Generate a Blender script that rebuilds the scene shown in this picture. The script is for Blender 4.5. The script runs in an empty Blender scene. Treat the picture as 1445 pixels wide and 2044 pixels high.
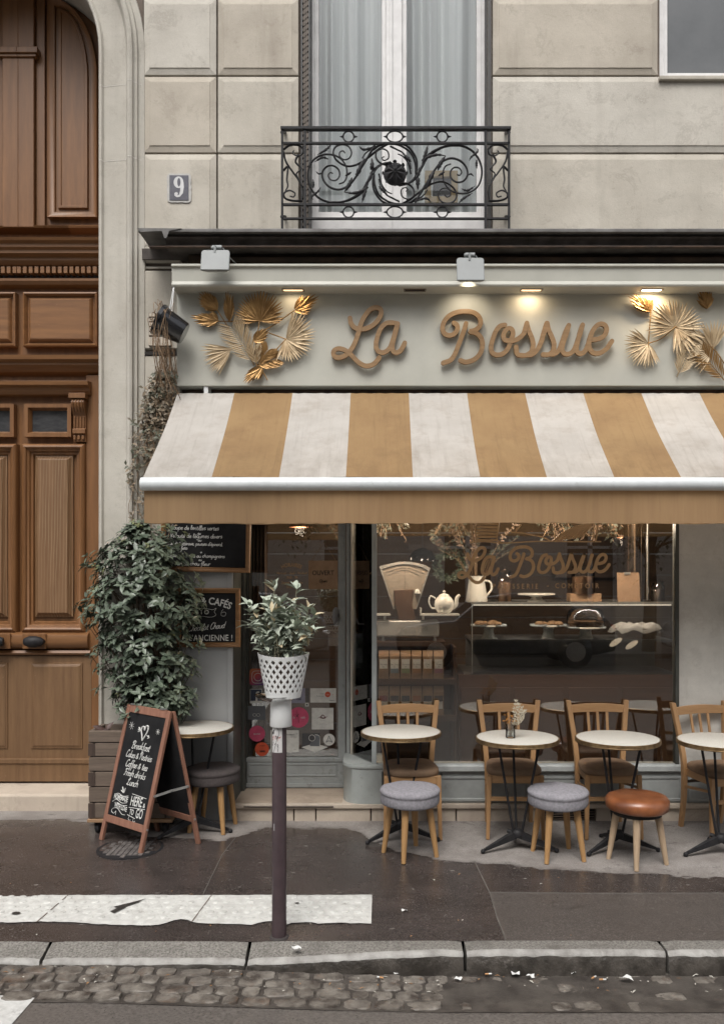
import bpy, math, random
from mathutils import Vector, Matrix
R = math.radians
random.seed(7)
scene = bpy.context.scene
C = scene.collection
# ------------------------------------------------------------------ camera
CY, CZ, FPX, PX0, PY0 = -6.25, 1.82, 1700.0, 762.0, 1140.0
cd = bpy.data.cameras.new('camera'); cam = bpy.data.objects.new('camera', cd); C.objects.link(cam)
cam.location = (0, CY, CZ); cam.rotation_euler = (R(90), 0, 0)
cd.sensor_fit = 'AUTO'; cd.sensor_width = 36; cd.lens = FPX/2044*36
cd.shift_x = -(PX0-722.5)/2044; cd.shift_y = (PY0-1022)/2044
cd.clip_start = .05; cd.clip_end = 400
scene.camera = cam
# ------------------------------------------------------------------ world, sun, exposure
SUN_EL, SUN_AZ = 57, 192          # overcast: a wide soft sun high over the street
w = bpy.data.worlds.new('World'); scene.world = w; w.use_nodes = True
nt = w.node_tree; bg = nt.nodes['Background']
sky = nt.nodes.new('ShaderNodeTexSky'); sky.sky_type = 'NISHITA'; sky.sun_disc = False
sky.sun_elevation = R(SUN_EL); sky.sun_rotation = R(SUN_AZ); sky.air_density = 1.0; sky.dust_density = 5; sky.ozone_density = 1
hs = nt.nodes.new('ShaderNodeHueSaturation'); hs.inputs['Saturation'].default_value = .22
nt.links.new(sky.outputs[0], hs.inputs['Color']); nt.links.new(hs.outputs[0], bg.inputs[0]); bg.inputs[1].default_value = .12
sd = bpy.data.lights.new('sun', 'SUN'); so = bpy.data.objects.new('sun', sd); C.objects.link(so)
sd.energy = 1.1; sd.angle = R(30); sd.color = (1, .965, .92)
so.location = (0, -4, 14)
so.rotation_euler = (R(90-SUN_EL), 0, R(-12)); 
scene.view_settings.view_transform = 'Standard'; scene.view_settings.look = 'None'
scene.view_settings.exposure = 0.72; scene.view_settings.gamma = 1; scene.view_settings.use_curve_mapping = False
try:
    scene.cycles.max_bounces = 8; scene.cycles.transparent_max_bounces = 16
except Exception: pass

# ------------------------------------------------------------------ helpers
def fx(px, y): return (px-PX0)*(y-CY)/FPX
def fz(py, y): return CZ-(py-PY0)*(y-CY)/FPX
def P(px, py, y): return Vector((fx(px, y), y, fz(py, y)))
def link(o): C.objects.link(o); return o

class MB:
    def __init__(s): s.v = []; s.f = []; s.m = []
    def add(s, vs, fs, mi=0):
        b = len(s.v); s.v += [tuple(v) for v in vs]; s.f += [tuple(b+i for i in f) for f in fs]; s.m += [mi]*len(fs); return s
    def box(s, x0, x1, y0, y1, z0, z1, mi=0):
        vs = [(x, y, z) for x in (x0, x1) for y in (y0, y1) for z in (z0, z1)]
        return s.add(vs, [(0,1,3,2),(4,6,7,5),(0,4,5,1),(2,3,7,6),(0,2,6,4),(1,5,7,3)], mi)
    def frustum(s, x0, x1, z0, z1, yb, yf, i, it=None, mi=0):     # raised block on a wall: base at yb, face at yf inset by i
        it = i if it is None else it
        if i > .03:
            ym = yb+(yf-yb)*.62; s.frustum(x0, x1, z0, z1, yb, ym, .010); s.v[-4:] = [(x0+i, yb+(yf-yb)*.86, z0+i), (x1-i, yb+(yf-yb)*.86, z0+i), (x1-i, yb+(yf-yb)*.86, z1-i), (x0+i, yb+(yf-yb)*.86, z1-i)]; q = len(s.v)
            s.v[-8:-4] = [(x0, ym, z0), (x1, ym, z0), (x1, ym, z1), (x0, ym, z1)]
            s.add([(x0, yb, z0), (x1, yb, z0), (x1, yb, z1), (x0, yb, z1), (x0, ym, z0), (x1, ym, z0), (x1, ym, z1), (x0, ym, z1)], [(0,1,5,4),(1,2,6,5),(2,3,7,6),(3,0,4,7)])
            x0 += i+.0015; x1 -= i+.0015; z0 += i+.0015; z1 -= i+.0015; i = it = .003
        a = [(x0,yb,z0),(x1,yb,z0),(x1,yb,z1),(x0,yb,z1),(x0+i,yf,z0+i),(x1-i,yf,z0+i),(x1-i,yf,z1-it),(x0+i,yf,z1-it)]
        return s.add(a, [(4,5,6,7),(0,1,5,4),(1,2,6,5),(2,3,7,6),(3,0,4,7),(3,2,1,0)], mi)
    def beam(s, p0, p1, w, t, side=None, w1=None, t1=None, mi=0):   # square bar p0->p1, w along 'side', t across
        p0 = Vector(p0); p1 = Vector(p1); d = (p1-p0).normalized()
        side = Vector(side) if side else (Vector((1,0,0)) if abs(d.x) < .9 else Vector((0,1,0)))
        side = (side-d*side.dot(d)).normalized(); n = d.cross(side)
        w1 = w if w1 is None else w1; t1 = t if t1 is None else t1
        vs = []
        for p, ww, tt in ((p0, w, t), (p1, w1, t1)):
            for a, b in ((-1,-1),(1,-1),(1,1),(-1,1)): vs.append(p+side*ww/2*a+n*tt/2*b)
        return s.add(vs, [(0,3,2,1),(4,5,6,7),(0,1,5,4),(1,2,6,5),(2,3,7,6),(3,0,4,7)], mi)
    def tube(s, pts, r, n=8, cap=True, flat=None, mi=0):
        pts = [Vector(p) for p in pts]; k = len(pts)
        rs = r if isinstance(r, (list, tuple)) else [r]*k
        prev = None; b = len(s.v); vs = []
        for i, p in enumerate(pts):
            d = (pts[min(i+1, k-1)]-pts[max(i-1, 0)])
            if d.length < 1e-9: d = Vector((0,0,1))
            d.normalize()
            if prev is None:
                u = d.orthogonal().normalized()
            else:
                u = prev-d*prev.dot(d)
                u = u.normalized() if u.length > 1e-6 else d.orthogonal().normalized()
            prev = u; q = d.cross(u)
            for j in range(n):
                a = 2*math.pi*j/n; o = (u*math.cos(a)+q*math.sin(a))*rs[i]
                if flat: o = Vector((o.x, o.y*flat, o.z))
                vs.append(p+o)
        fs = [(i*n+j, i*n+(j+1) % n, (i+1)*n+(j+1) % n, (i+1)*n+j) for i in range(k-1) for j in range(n)]
        if cap: fs += [tuple(reversed(range(n))), tuple(range((k-1)*n, k*n))]
        return s.add(vs, fs, mi)
    def lathe(s, prof, n=32, c=(0,0,0), mi=0, ax=None, a0=0, a1=2*math.pi, sx=1, sy=1):
        full = abs(a1-a0-2*math.pi) < 1e-6; m = n if full else n+1
        vs = []
        for r, z in prof:
            for j in range(m):
                a = a0+(a1-a0)*j/n
                p = Vector((r*math.cos(a)*sx, r*math.sin(a)*sy, z))
                if ax is not None: p = ax @ p
                vs.append((c[0]+p.x, c[1]+p.y, c[2]+p.z))
        fs = []
        for i in range(len(prof)-1):
            for j in range(n):
                k = (j+1) % m
                fs.append((i*m+j, i*m+k, (i+1)*m+k, (i+1)*m+j))
        return s.add(vs, fs, mi)
    def prism(s, poly, y0, y1, mi=0):           # poly in (x,z), extruded in y
        n = len(poly)
        vs = [(x, y0, z) for x, z in poly]+[(x, y1, z) for x, z in poly]
        return s.add(vs, [tuple(range(n)), tuple(reversed(range(n, 2*n)))]+[(i, i+n, (i+1) % n+n, (i+1) % n) for i in range(n)], mi)
    def prismz(s, poly, z0, z1, mi=0):          # poly in (x,y), extruded in z
        n = len(poly)
        vs = [(x, y, z0) for x, y in poly]+[(x, y, z1) for x, y in poly]
        return s.add(vs, [tuple(reversed(range(n))), tuple(range(n, 2*n))]+[(i, (i+1) % n, (i+1) % n+n, i+n) for i in range(n)], mi)
    def extr_x(s, prof, x0, x1, mi=0):          # prof in (y,z), extruded along x
        n = len(prof)
        vs = [(x0, y, z) for y, z in prof]+[(x1, y, z) for y, z in prof]
        return s.add(vs, [tuple(range(n)), tuple(reversed(range(n, 2*n)))]+[(i, i+n, (i+1) % n+n, (i+1) % n) for i in range(n)], mi)
    def ribbon(s, pts, wd, y0, th, step=.0006, caps=6, mi=0):     # wood-letter stroke in the xz plane, front drifts so crossings never share a plane
        pts = [Vector((p[0], p[1])) for p in pts]; k = len(pts); L = []; Rr = []
        for i, p in enumerate(pts):
            d = pts[min(i+1, k-1)]-pts[max(i-1, 0)]; d.normalize(); nn = Vector((-d.y, d.x))
            L.append(p+nn*wd/2); Rr.append(p-nn*wd/2)
        b = []
        for i in range(k):
            yy = y0-step*i*.25
            b += [(L[i].x, yy, L[i].y), (Rr[i].x, yy, Rr[i].y), (L[i].x, yy+th, L[i].y), (Rr[i].x, yy+th, Rr[i].y)]
        fs = []
        for i in range(k-1):
            a = 4*i; c = 4*(i+1)
            fs += [(a, a+1, c+1, c), (a+1, a+3, c+3, c+1), (a+2, a, c, c+2), (a+3, a+2, c+2, c+3)]
        s.add(b, fs, mi)
        for e, sg in ((0, -1), (k-1, 1)):
            d = (pts[1]-pts[0]) if e == 0 else (pts[-1]-pts[-2]); d.normalize(); d *= sg; nn = Vector((-d.y, d.x))
            yy = y0-step*e*.25
            arc = [pts[e]+(nn*math.cos(math.pi*j/caps)+d*math.sin(math.pi*j/caps))*wd/2 for j in range(caps+1)]
            n = len(arc); vs = [(q.x, yy, q.y) for q in arc]+[(q.x, yy+th, q.y) for q in arc]
            s.add(vs, [tuple(range(n))]+[(j, j+n, j+1+n, j+1) for j in range(n-1)], mi)
        return s
    def leaf(s, b, d, up, L, W, fold=.25, curl=.2, mi=0, seg=3):
        b = Vector(b); d = Vector(d).normalized(); up = Vector(up); sd_ = d.cross(up)
        if sd_.length < 1e-4: sd_ = d.orthogonal()
        sd_.normalize(); nn = sd_.cross(d).normalized(); vs = []; 
        for i in range(seg+1):
            t = i/seg; wv = W/2*math.sin(math.pi*min(.98, max(.02, t))**.85)
            c = b+d*L*t-nn*curl*L*t*t
            vs += [c-sd_*wv+nn*fold*wv, c, c+sd_*wv+nn*fold*wv]
        fs = []
        for i in range(seg):
            a = 3*i; fs += [(a, a+1, a+4, a+3), (a+1, a+2, a+5, a+4)]
        return s.add(vs, fs, mi)
    def build(s, name, mats, parent=None, world=False, smooth=False, bevel=0, seg=2, ang=None, recalc=True):
        me = bpy.data.meshes.new(name); me.from_pydata(s.v, [], s.f)
        mats = mats if isinstance(mats, (list, tuple)) else [mats]
        for m_ in mats: me.materials.append(m_)
        if len(mats) > 1: me.polygons.foreach_set('material_index', s.m)
        if recalc:
            import bmesh
            bm = bmesh.new(); bm.from_mesh(me); bmesh.ops.recalc_face_normals(bm, faces=bm.faces); bm.to_mesh(me); bm.free()
        if smooth:
            me.polygons.foreach_set('use_smooth', [True]*len(me.polygons))
            if smooth != 'all': me.set_sharp_from_angle(angle=R(ang or 40))
        me.update()
        o = link(bpy.data.objects.new(name, me))
        if parent is not None:
            o.parent = parent
            if world: o.matrix_parent_inverse = Matrix.Translation(-Vector(parent.location))
        if bevel:
            bv = o.modifiers.new('bevel', 'BEVEL'); bv.width = bevel; bv.segments = seg; bv.limit_method = 'ANGLE'; bv.angle_limit = R(35)
        return o

def thing(name, label, cat, loc=(0,0,0), rz=0, group=None):
    o = link(bpy.data.objects.new(name, None)); o.location = loc; o.rotation_euler = (0,0,rz); o.empty_display_size = .1
    o['label'] = label; o['category'] = cat
    if group: o['group'] = group
    return o
def tag(o, label, cat, group=None):
    o['label'] = label; o['category'] = cat
    if group: o['group'] = group
    return o
def struct(o, kind='structure'): o['kind'] = kind; return o
def dup(o, parent=None, loc=None, rz=None, label=None):
    c = o.copy(); C.objects.link(c); c.parent = parent
    if parent is not None: c.matrix_parent_inverse = o.matrix_parent_inverse.copy()
    if loc is not None: c.location = loc
    if rz is not None: c.rotation_euler = (0,0,rz)
    if label: c['label'] = label
    for ch in list(o.children): dup(ch, c)
    return c
def setmat(root, old, new):
    for ch in root.children_recursive:
        if ch.type == 'MESH' and ch.data.materials and ch.data.materials[0] == old:
            ch.data = ch.data.copy(); ch.data.materials[0] = new
def cr(pts, n=6):
    pts = [Vector(p) for p in pts]; out = []
    if len(pts) < 3: return pts
    q = [pts[0]*2-pts[1]]+pts+[pts[-1]*2-pts[-2]]
    for i in range(1, len(q)-2):
        a, b, c, d = q[i-1], q[i], q[i+1], q[i+2]
        for k in range(n):
            t = k/n
            out.append(.5*((2*b)+(c-a)*t+(2*a-5*b+4*c-d)*t*t+(3*b-a-3*c+d)*t**3))
    out.append(pts[-1]); return out

# ------------------------------------------------------------------ materials
def S(r, g, b):       # sRGB 0-255 -> linear
    return tuple((c/255/12.92 if c/255 <= .04045 else ((c/255+.055)/1.055)**2.4) for c in (r, g, b))+(1,)
def mk(name):
    m = bpy.data.materials.new(name); m.use_nodes = True; n = m.node_tree
    return m, n, n.nodes['Principled BSDF'], lambda t: n.nodes.new('ShaderNode'+t), n.links.new
def rampn(N, L, src, pts, interp='LINEAR'):
    r = N('ValToRGB'); r.color_ramp.interpolation = interp
    e = r.color_ramp.elements
    while len(e) < len(pts): e.new(.5)
    for i, (p, c) in enumerate(pts):
        e[i].position = p; e[i].color = c if isinstance(c, tuple) else (c, c, c, 1)
    L(src, r.inputs[0]); return r.outputs[0]
def coordn(N, L, scale=(1,1,1), rot=(0,0,0)):
    t = N('TexCoord'); mp = N('Mapping'); L(t.outputs['Object'], mp.inputs[0]); mp.inputs['Scale'].default_value = scale; mp.inputs['Rotation'].default_value = rot
    return mp.outputs[0]
def noise(N, L, co, sc, det=5, ro=.6, dist=0):
    t = N('TexNoise'); L(co, t.inputs['Vector']); t.inputs['Scale'].default_value = sc; t.inputs['Detail'].default_value = det
    t.inputs['Roughness'].default_value = ro; t.inputs['Distortion'].default_value = dist; return t.outputs['Fac']
def mixc(N, L, fac, a, b, mode='MIX'):
    m = N('Mix'); m.data_type = 'RGBA'; m.blend_type = mode
    if isinstance(fac, (int, float)): m.inputs[0].default_value = fac
    else: L(fac, m.inputs[0])
    for i, v in ((6, a), (7, b)):
        if isinstance(v, tuple): m.inputs[i].default_value = v
        else: L(v, m.inputs[i])
    return m.outputs[2]
def math_(N, L, op, a, b=0, clamp=False):
    m = N('Math'); m.operation = op; m.use_clamp = clamp
    for i, v in enumerate((a, b)):
        if isinstance(v, (int, float)): m.inputs[i].default_value = v
        else: L(v, m.inputs[i])
    return m.outputs[0]
def bumpn(N, L, h, bs, strength=.3, dist=.01):
    b = N('Bump'); b.inputs['Strength'].default_value = strength; b.inputs['Distance'].default_value = dist; L(h, b.inputs['Height']); L(b.outputs[0], bs.inputs['Normal'])
def M(name, c, c2=None, sc=6, rough=.6, metal=0, bump=.15, bsc=120, bd=.003, stretch=(1,1,1), lo=.35, hi=.65, dirt=None, dsc=3, dlo=.55, dhi=.75, spec=.5, coat=0, rvar=0):
    m, n, bs, N, L = mk(name)
    co = coordn(N, L, stretch)
    c2 = c2 or tuple(min(1, x*.82) for x in c[:3])+(1,)
    col = mixc(N, L, rampn(N, L, noise(N, L, co, sc, 6), [(lo, 0), (hi, 1)]), c, c2)
    if dirt: col = mixc(N, L, rampn(N, L, noise(N, L, co, dsc, 8, .7), [(dlo, 0), (dhi, 1)]), col, dirt)
    L(col, bs.inputs['Base Color'])
    bs.inputs['Roughness'].default_value = rough; bs.inputs['Metallic'].default_value = metal; bs.inputs['Specular IOR Level'].default_value = spec
    if rvar:
        rr = N('MapRange'); L(noise(N, L, co, sc*2, 4), rr.inputs[0]); rr.inputs[1].default_value = .3; rr.inputs[2].default_value = .7
        rr.inputs[3].default_value = rough-rvar; rr.inputs[4].default_value = rough+rvar; L(rr.outputs[0], bs.inputs['Roughness'])
    if coat: bs.inputs['Coat Weight'].default_value = coat; bs.inputs['Coat Roughness'].default_value = .15
    if bump: bumpn(N, L, noise(N, L, co, bsc, 4), bs, bump, bd)
    return m
def wood(name, c, c2, axis='Z', sc=14, rough=.5, bump=.2, dist=6, wear=None, dirt=None, wave=.12, rings=None):
    m, n, bs, N, L = mk(name)
    st = {'Z': (1,1,.09), 'X': (.09,1,1), 'Y': (1,.09,1)}[axis]
    co = coordn(N, L, st)
    wv = N('TexWave'); wv.wave_type = 'RINGS'; wv.rings_direction = 'Y'; L(co, wv.inputs[0]); wv.inputs['Scale'].default_value = sc*.35; wv.inputs['Distortion'].default_value = dist; wv.inputs['Detail'].default_value = 3; wv.inputs['Detail Scale'].default_value = 1.4
    f = noise(N, L, co, sc*4, 6, .7); g = noise(N, L, co, 1.7, 3)
    fac = math_(N, L, 'ADD', math_(N, L, 'MULTIPLY', wv.outputs['Fac'], wave), math_(N, L, 'MULTIPLY', f, 1-wave))
    col = mixc(N, L, rampn(N, L, fac, [(.3, 0), (.75, 1)]), c, c2)
    col = mixc(N, L, rampn(N, L, g, [(.4, 0), (.7, .35)]), col, tuple(x*.6 for x in c2[:3])+(1,))
    if rings:
        w2 = N('TexWave'); w2.wave_type = 'RINGS'; w2.rings_direction = 'Y'; cc = coordn(N, L, (1.5,1,.22) if axis == 'Z' else (.22,1,1.5)); L(cc, w2.inputs[0]); w2.inputs['Scale'].default_value = 9; w2.inputs['Distortion'].default_value = 3.5; w2.inputs['Detail'].default_value = 2; w2.inputs['Detail Scale'].default_value = 1.1
        col = mixc(N, L, math_(N, L, 'MULTIPLY', rampn(N, L, w2.outputs['Fac'], [(.90, 0), (.97, .6)]), rampn(N, L, noise(N, L, cc, 5, 3), [(.4, .2), (.6, 1)])), col, rings)
    if wear: col = mixc(N, L, rampn(N, L, noise(N, L, coordn(N, L, (1,1,2.5)), 26, 6, .75), [(.68, 0), (.71, .8)]), col, wear)
    if dirt: col = mixc(N, L, rampn(N, L, noise(N, L, coordn(N, L), 5, 7, .7), [(.5, 0), (.7, .7)]), col, dirt)
    L(col, bs.inputs['Base Color']); bs.inputs['Roughness'].default_value = rough
    bumpn(N, L, fac, bs, bump, .002); return m
def stone(name, c, c2, stain, sx=1, streak=.5, bump=.35, crack=None):
    m, n, bs, N, L = mk(name)
    co = coordn(N, L); cs = coordn(N, L, (5, 5, .5)); ch = coordn(N, L, (.7, .7, 3))
    col = mixc(N, L, rampn(N, L, noise(N, L, co, 2.3, 8, .65), [(.35, 0), (.68, 1)]), c, c2)
    col = mixc(N, L, rampn(N, L, noise(N, L, ch, 1.6, 6, .7, .6), [(.5, 0), (.78, .55)]), col, tuple(x*.74 for x in c[:3])+(1,))
    col = mixc(N, L, rampn(N, L, noise(N, L, cs, .9, 5, .6), [(.55, 0), (.85, streak)]), col, stain)
    col = mixc(N, L, rampn(N, L, noise(N, L, co, 11, 8, .8), [(.6, 0), (.8, .5)]), col, stain)
    col = mixc(N, L, rampn(N, L, noise(N, L, co, 160, 3, .6), [(.3, .0), (.75, .22)]), col, tuple(x*.5 for x in c[:3])+(1,))
    col = mixc(N, L, rampn(N, L, noise(N, L, co, 42, 5, .75), [(.62, 0), (.70, .5)]), col, tuple(x*.45 for x in c[:3])+(1,))
    col = mixc(N, L, rampn(N, L, noise(N, L, co, 3.7, 9, .8, .4), [(.54, 0), (.60, .28), (.63, .0)]), col, stain)
    col = mixc(N, L, rampn(N, L, noise(N, L, co, .9, 4, .6), [(.4, 0), (.7, .35)]), col, tuple(x*1.22 for x in c[:3])+(1,))
    L(col, bs.inputs['Base Color']); bs.inputs['Roughness'].default_value = .88; bs.inputs['Specular IOR Level'].default_value = .25
    h = math_(N, L, 'ADD', noise(N, L, co, 14, 8, .7), math_(N, L, 'MULTIPLY', noise(N, L, co, 150, 3), .4))
    bumpn(N, L, h, bs, bump, .006); return m
def glass(name, tint=(.9,.93,.92,1), rough=.0, base=.06, gain=1.0):
    m = bpy.data.materials.new(name); m.use_nodes = True; n = m.node_tree; n.nodes.clear()
    N = lambda t: n.nodes.new('ShaderNode'+t); L = n.links.new
    o = N('OutputMaterial'); tr = N('BsdfTransparent'); tr.inputs[0].default_value = tint; gl = N('BsdfGlossy'); gl.inputs['Roughness'].default_value = rough
    fr = N('Fresnel'); fr.inputs[0].default_value = 1.5
    f = math_(N, L, 'ADD', math_(N, L, 'MULTIPLY', fr.outputs[0], gain), base, True)
    mx = N('MixShader'); L(f, mx.inputs[0]); L(tr.outputs[0], mx.inputs[1]); L(gl.outputs[0], mx.inputs[2]); L(mx.outputs[0], o.inputs[0]); return m
def emis(name, c, st):
    m, n, bs, N, L = mk(name); bs.inputs['Base Color'].default_value = c; bs.inputs['Emission Color'].default_value = c; bs.inputs['Emission Strength'].default_value = st; return m

m_stone = stone('limestone', (.52,.485,.42,1), (.40,.365,.31,1), (.17,.145,.12,1), streak=.6, bump=.5)
m_stoneb = stone('limestone_warm', (.50,.455,.385,1), (.37,.33,.275,1), (.17,.14,.11,1), streak=.8, bump=.5)
m_stonec = stone('limestone_pale', (.56,.53,.47,1), (.44,.41,.36,1), (.20,.17,.14,1), streak=.5, bump=.5)
m_stone2 = stone('limestone_surround', (.50,.475,.42,1), (.40,.37,.32,1), (.22,.19,.16,1), streak=.5, bump=.5)
m_joint = M('dark_joint_stone', (.17,.135,.11,1), (.11,.09,.075,1), sc=5, rough=.95)  # dark colour of the joints between blocks and slabs
m_plinth = stone('plinth_stone', (.50,.43,.35,1), (.36,.30,.25,1), (.12,.095,.08,1), streak=.8)
m_doorw = wood('walnut_door_wood', (.24,.112,.042,1), (.14,.062,.023,1), 'Z', 9, .45, .12)
m_doorh = wood('walnut_door_wood_horizontal', (.245,.115,.042,1), (.145,.064,.024,1), 'X', 9, .45, .12, wear=(.36,.24,.13,1))
m_doorp = wood('oak_panel_wood', (.215,.118,.056,1), (.145,.074,.033,1), 'Z', 9, .5, .15, dist=9, rings=(.38,.27,.16,1))
m_doorlow = wood('worn_low_panel_wood', (.205,.115,.054,1), (.135,.072,.033,1), 'Z', 12, .55, .2, wear=(.55,.42,.28,1))
m_dark = M('flat_black', (.012,.010,.009,1), (.02,.016,.013,1), rough=.8)  # plain near-black for gaps, holes and slots
m_iron = M('black_painted_iron', (.016,.016,.018,1), (.028,.027,.028,1), sc=30, rough=.5, bump=.25, bsc=200, spec=.22)
m_zinc = M('weathered_zinc', (.17,.165,.16,1), (.09,.085,.08,1), sc=7, rough=.55, metal=.3, bump=.2, bsc=30)
m_rust = M('rusty_brown_steel', (.085,.05,.032,1), (.03,.02,.015,1), sc=9, rough=.8)
m_sage = M('sage_grey_paint', (.455,.45,.395,1), (.41,.405,.355,1), sc=4, rough=.5, bump=.08, bsc=90, dirt=(.30,.30,.28,1), dlo=.68, dhi=.85)
m_sagelow = M('worn_grey_paint', (.30,.315,.305,1), (.235,.245,.24,1), sc=7, rough=.5, bump=.12, bsc=60, dirt=(.12,.115,.105,1), dsc=9, dlo=.6, dhi=.75)
m_panelgrey = M('flat_grey_panel', (.33,.335,.335,1), (.29,.295,.295,1), sc=2, rough=.7, bump=.05)
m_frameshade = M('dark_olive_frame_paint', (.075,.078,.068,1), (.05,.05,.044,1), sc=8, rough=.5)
m_letter = wood('sign_letter_wood', (.33,.20,.092,1), (.20,.115,.05,1), 'X', 20, .5, .25)
m_gold = M('gold_painted_palm', (.44,.26,.10,1), (.27,.15,.055,1), sc=9, rough=.34, metal=.6, bump=.1)
m_goldpale = M('pale_dried_palm', (.56,.44,.28,1), (.38,.27,.15,1), sc=9, rough=.55, metal=.15, bump=.1)
m_white = M('white_plastic', (.74,.75,.74,1), (.68,.69,.68,1), sc=5, rough=.4, bump=.03)
m_tubew = M('white_aluminium', (.66,.69,.70,1), (.58,.61,.62,1), sc=12, rough=.4, bump=.03, dirt=(.42,.43,.43,1), dsc=22, dlo=.6, dhi=.8)
m_chalk = M('chalk_white', (.72,.72,.69,1), (.5,.5,.48,1), sc=90, rough=.9)
m_chalkgrey = M('faded_chalk', (.42,.41,.37,1), (.30,.29,.26,1), sc=90, rough=.9)
m_slate = M('black_slate_board', (.014,.014,.015,1), (.024,.024,.025,1), sc=5, rough=.8, dirt=(.03,.03,.03,1), dsc=6, spec=.08)
m_frameoak = wood('golden_oak_frame', (.30,.155,.06,1), (.19,.092,.035,1), 'X', 20, .5)
m_redwood = wood('reddish_aboard_wood', (.30,.150,.100,1), (.19,.085,.055,1), 'Z', 16, .5, wear=(.55,.44,.36,1))
m_beech = wood('honey_beech_wood', (.42,.245,.115,1), (.31,.17,.075,1), 'Z', 18, .45)
m_beechh = wood('honey_beech_wood_flat', (.42,.245,.115,1), (.31,.17,.075,1), 'X', 18, .45)
m_oakleg = wood('oak_stool_leg', (.47,.28,.12,1), (.35,.19,.075,1), 'Z', 20, .5)
m_paleleg = wood('pale_ash_leg', (.50,.37,.25,1), (.38,.27,.17,1), 'Z', 20, .6)
m_seatb = M('tan_seat_fabric', (.235,.150,.090,1), (.17,.105,.062,1), sc=12, rough=.75, bump=.2, bsc=250)
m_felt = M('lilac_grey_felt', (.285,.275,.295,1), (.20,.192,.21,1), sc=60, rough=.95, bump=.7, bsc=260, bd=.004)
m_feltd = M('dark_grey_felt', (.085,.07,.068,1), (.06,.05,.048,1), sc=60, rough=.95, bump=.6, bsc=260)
m_leather = M('cognac_leather', (.27,.095,.035,1), (.15,.05,.02,1), sc=8, rough=.34, bump=.2, bsc=90, coat=.2)
m_marble = M('speckled_cream_tabletop', (.62,.60,.54,1), (.50,.48,.43,1), sc=140, rough=.35, bump=.05, rvar=.08)
m_brass = M('aged_brass_edge', (.42,.30,.16,1), (.22,.145,.075,1), sc=25, rough=.38, metal=.85, bump=.05)
m_leafg = M('shrub_leaf', (.17,.205,.15,1), (.05,.07,.048,1), sc=9, rough=.36, bump=.1, bsc=70, lo=.3, hi=.7)
m_leafd = M('dark_dry_foliage', (.045,.052,.035,1), (.03,.028,.02,1), sc=14, rough=.7)
m_leafy = M('young_shrub_leaf', (.17,.18,.08,1), (.11,.13,.06,1), sc=14, rough=.45)
m_twig = M('brown_twig', (.10,.065,.04,1), (.05,.035,.022,1), sc=40, rough=.8)
m_sagel = M('sage_plant_leaf', (.44,.48,.40,1), (.27,.31,.24,1), sc=16, rough=.7, lo=.3, hi=.7)
m_drytwig = M('dry_straw_stem', (.30,.20,.12,1), (.17,.11,.065,1), sc=40, rough=.8)
m_ivy = M('wilted_ivy_leaf', (.075,.085,.055,1), (.16,.125,.085,1), sc=9, rough=.6, lo=.4, hi=.6)
m_pot = M('glossy_black_pot', (.012,.012,.014,1), (.02,.02,.022,1), rough=.15, coat=.5)
m_crate = wood('weathered_crate_plank', (.165,.125,.095,1), (.085,.062,.047,1), 'X', 16, .75, .5)
m_crated = wood('dark_crate_endgrain', (.07,.045,.034,1), (.045,.03,.022,1), 'Z', 16, .8)
m_post = M('aubergine_post_paint', (.070,.048,.052,1), (.050,.034,.038,1), sc=12, rough=.38, bump=.1, bsc=60, dirt=(.13,.11,.11,1), dsc=20, dlo=.68, dhi=.8)
m_steel = M('galvanised_steel', (.50,.50,.48,1), (.38,.38,.37,1), sc=20, rough=.35, metal=.8)
m_kraft = M('kraft_paper', (.34,.22,.135,1), (.27,.17,.10,1), sc=16, rough=.8)
m_shelf = wood('brown_shelf_wood', (.085,.045,.027,1), (.05,.027,.017,1), 'X', 12, .5)
m_porcelain = M('white_porcelain', (.72,.71,.66,1), (.66,.65,.60,1), sc=3, rough=.15, bump=0)
m_pane = glass('shop_window_glass', (.95,.95,.93,1), 0, .095, 1.7)
m_paneup = glass('upper_window_glass', (.97,.98,.98,1), 0, .0, .8)
m_clear = glass('clear_glass', (.97,.98,.98,1), .0, .03, 1.0)
m_signgold = M('gold_window_paint', (.56,.37,.20,1), (.48,.31,.165,1), sc=20, rough=.6)
# ================================================================== THE STREET SURFACE
def gz(x, y):                 # pavement height: falls 2 % to the kerb, and a little more to the dropped kerb on the left
    t = min(1, max(0, -y/1.97)); dr = min(1, max(0, (.35-x)/1.1))
    return -.037*t - .004*dr*t**2
def sheet(name, xs, ys, zf, mat, kind='structure'):
    mb = MB(); nx, ny = len(xs), len(ys)
    mb.add([(x, y, zf(x, y)) for x in xs for y in ys], [(i*ny+j, (i+1)*ny+j, (i+1)*ny+j+1, i*ny+j+1) for i in range(nx-1) for j in range(ny-1)])
    o = mb.build(name, mat, smooth=True, recalc=False); return struct(o, kind)
def lin(a, b, n): return [a+(b-a)*i/(n-1) for i in range(n)]
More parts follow.
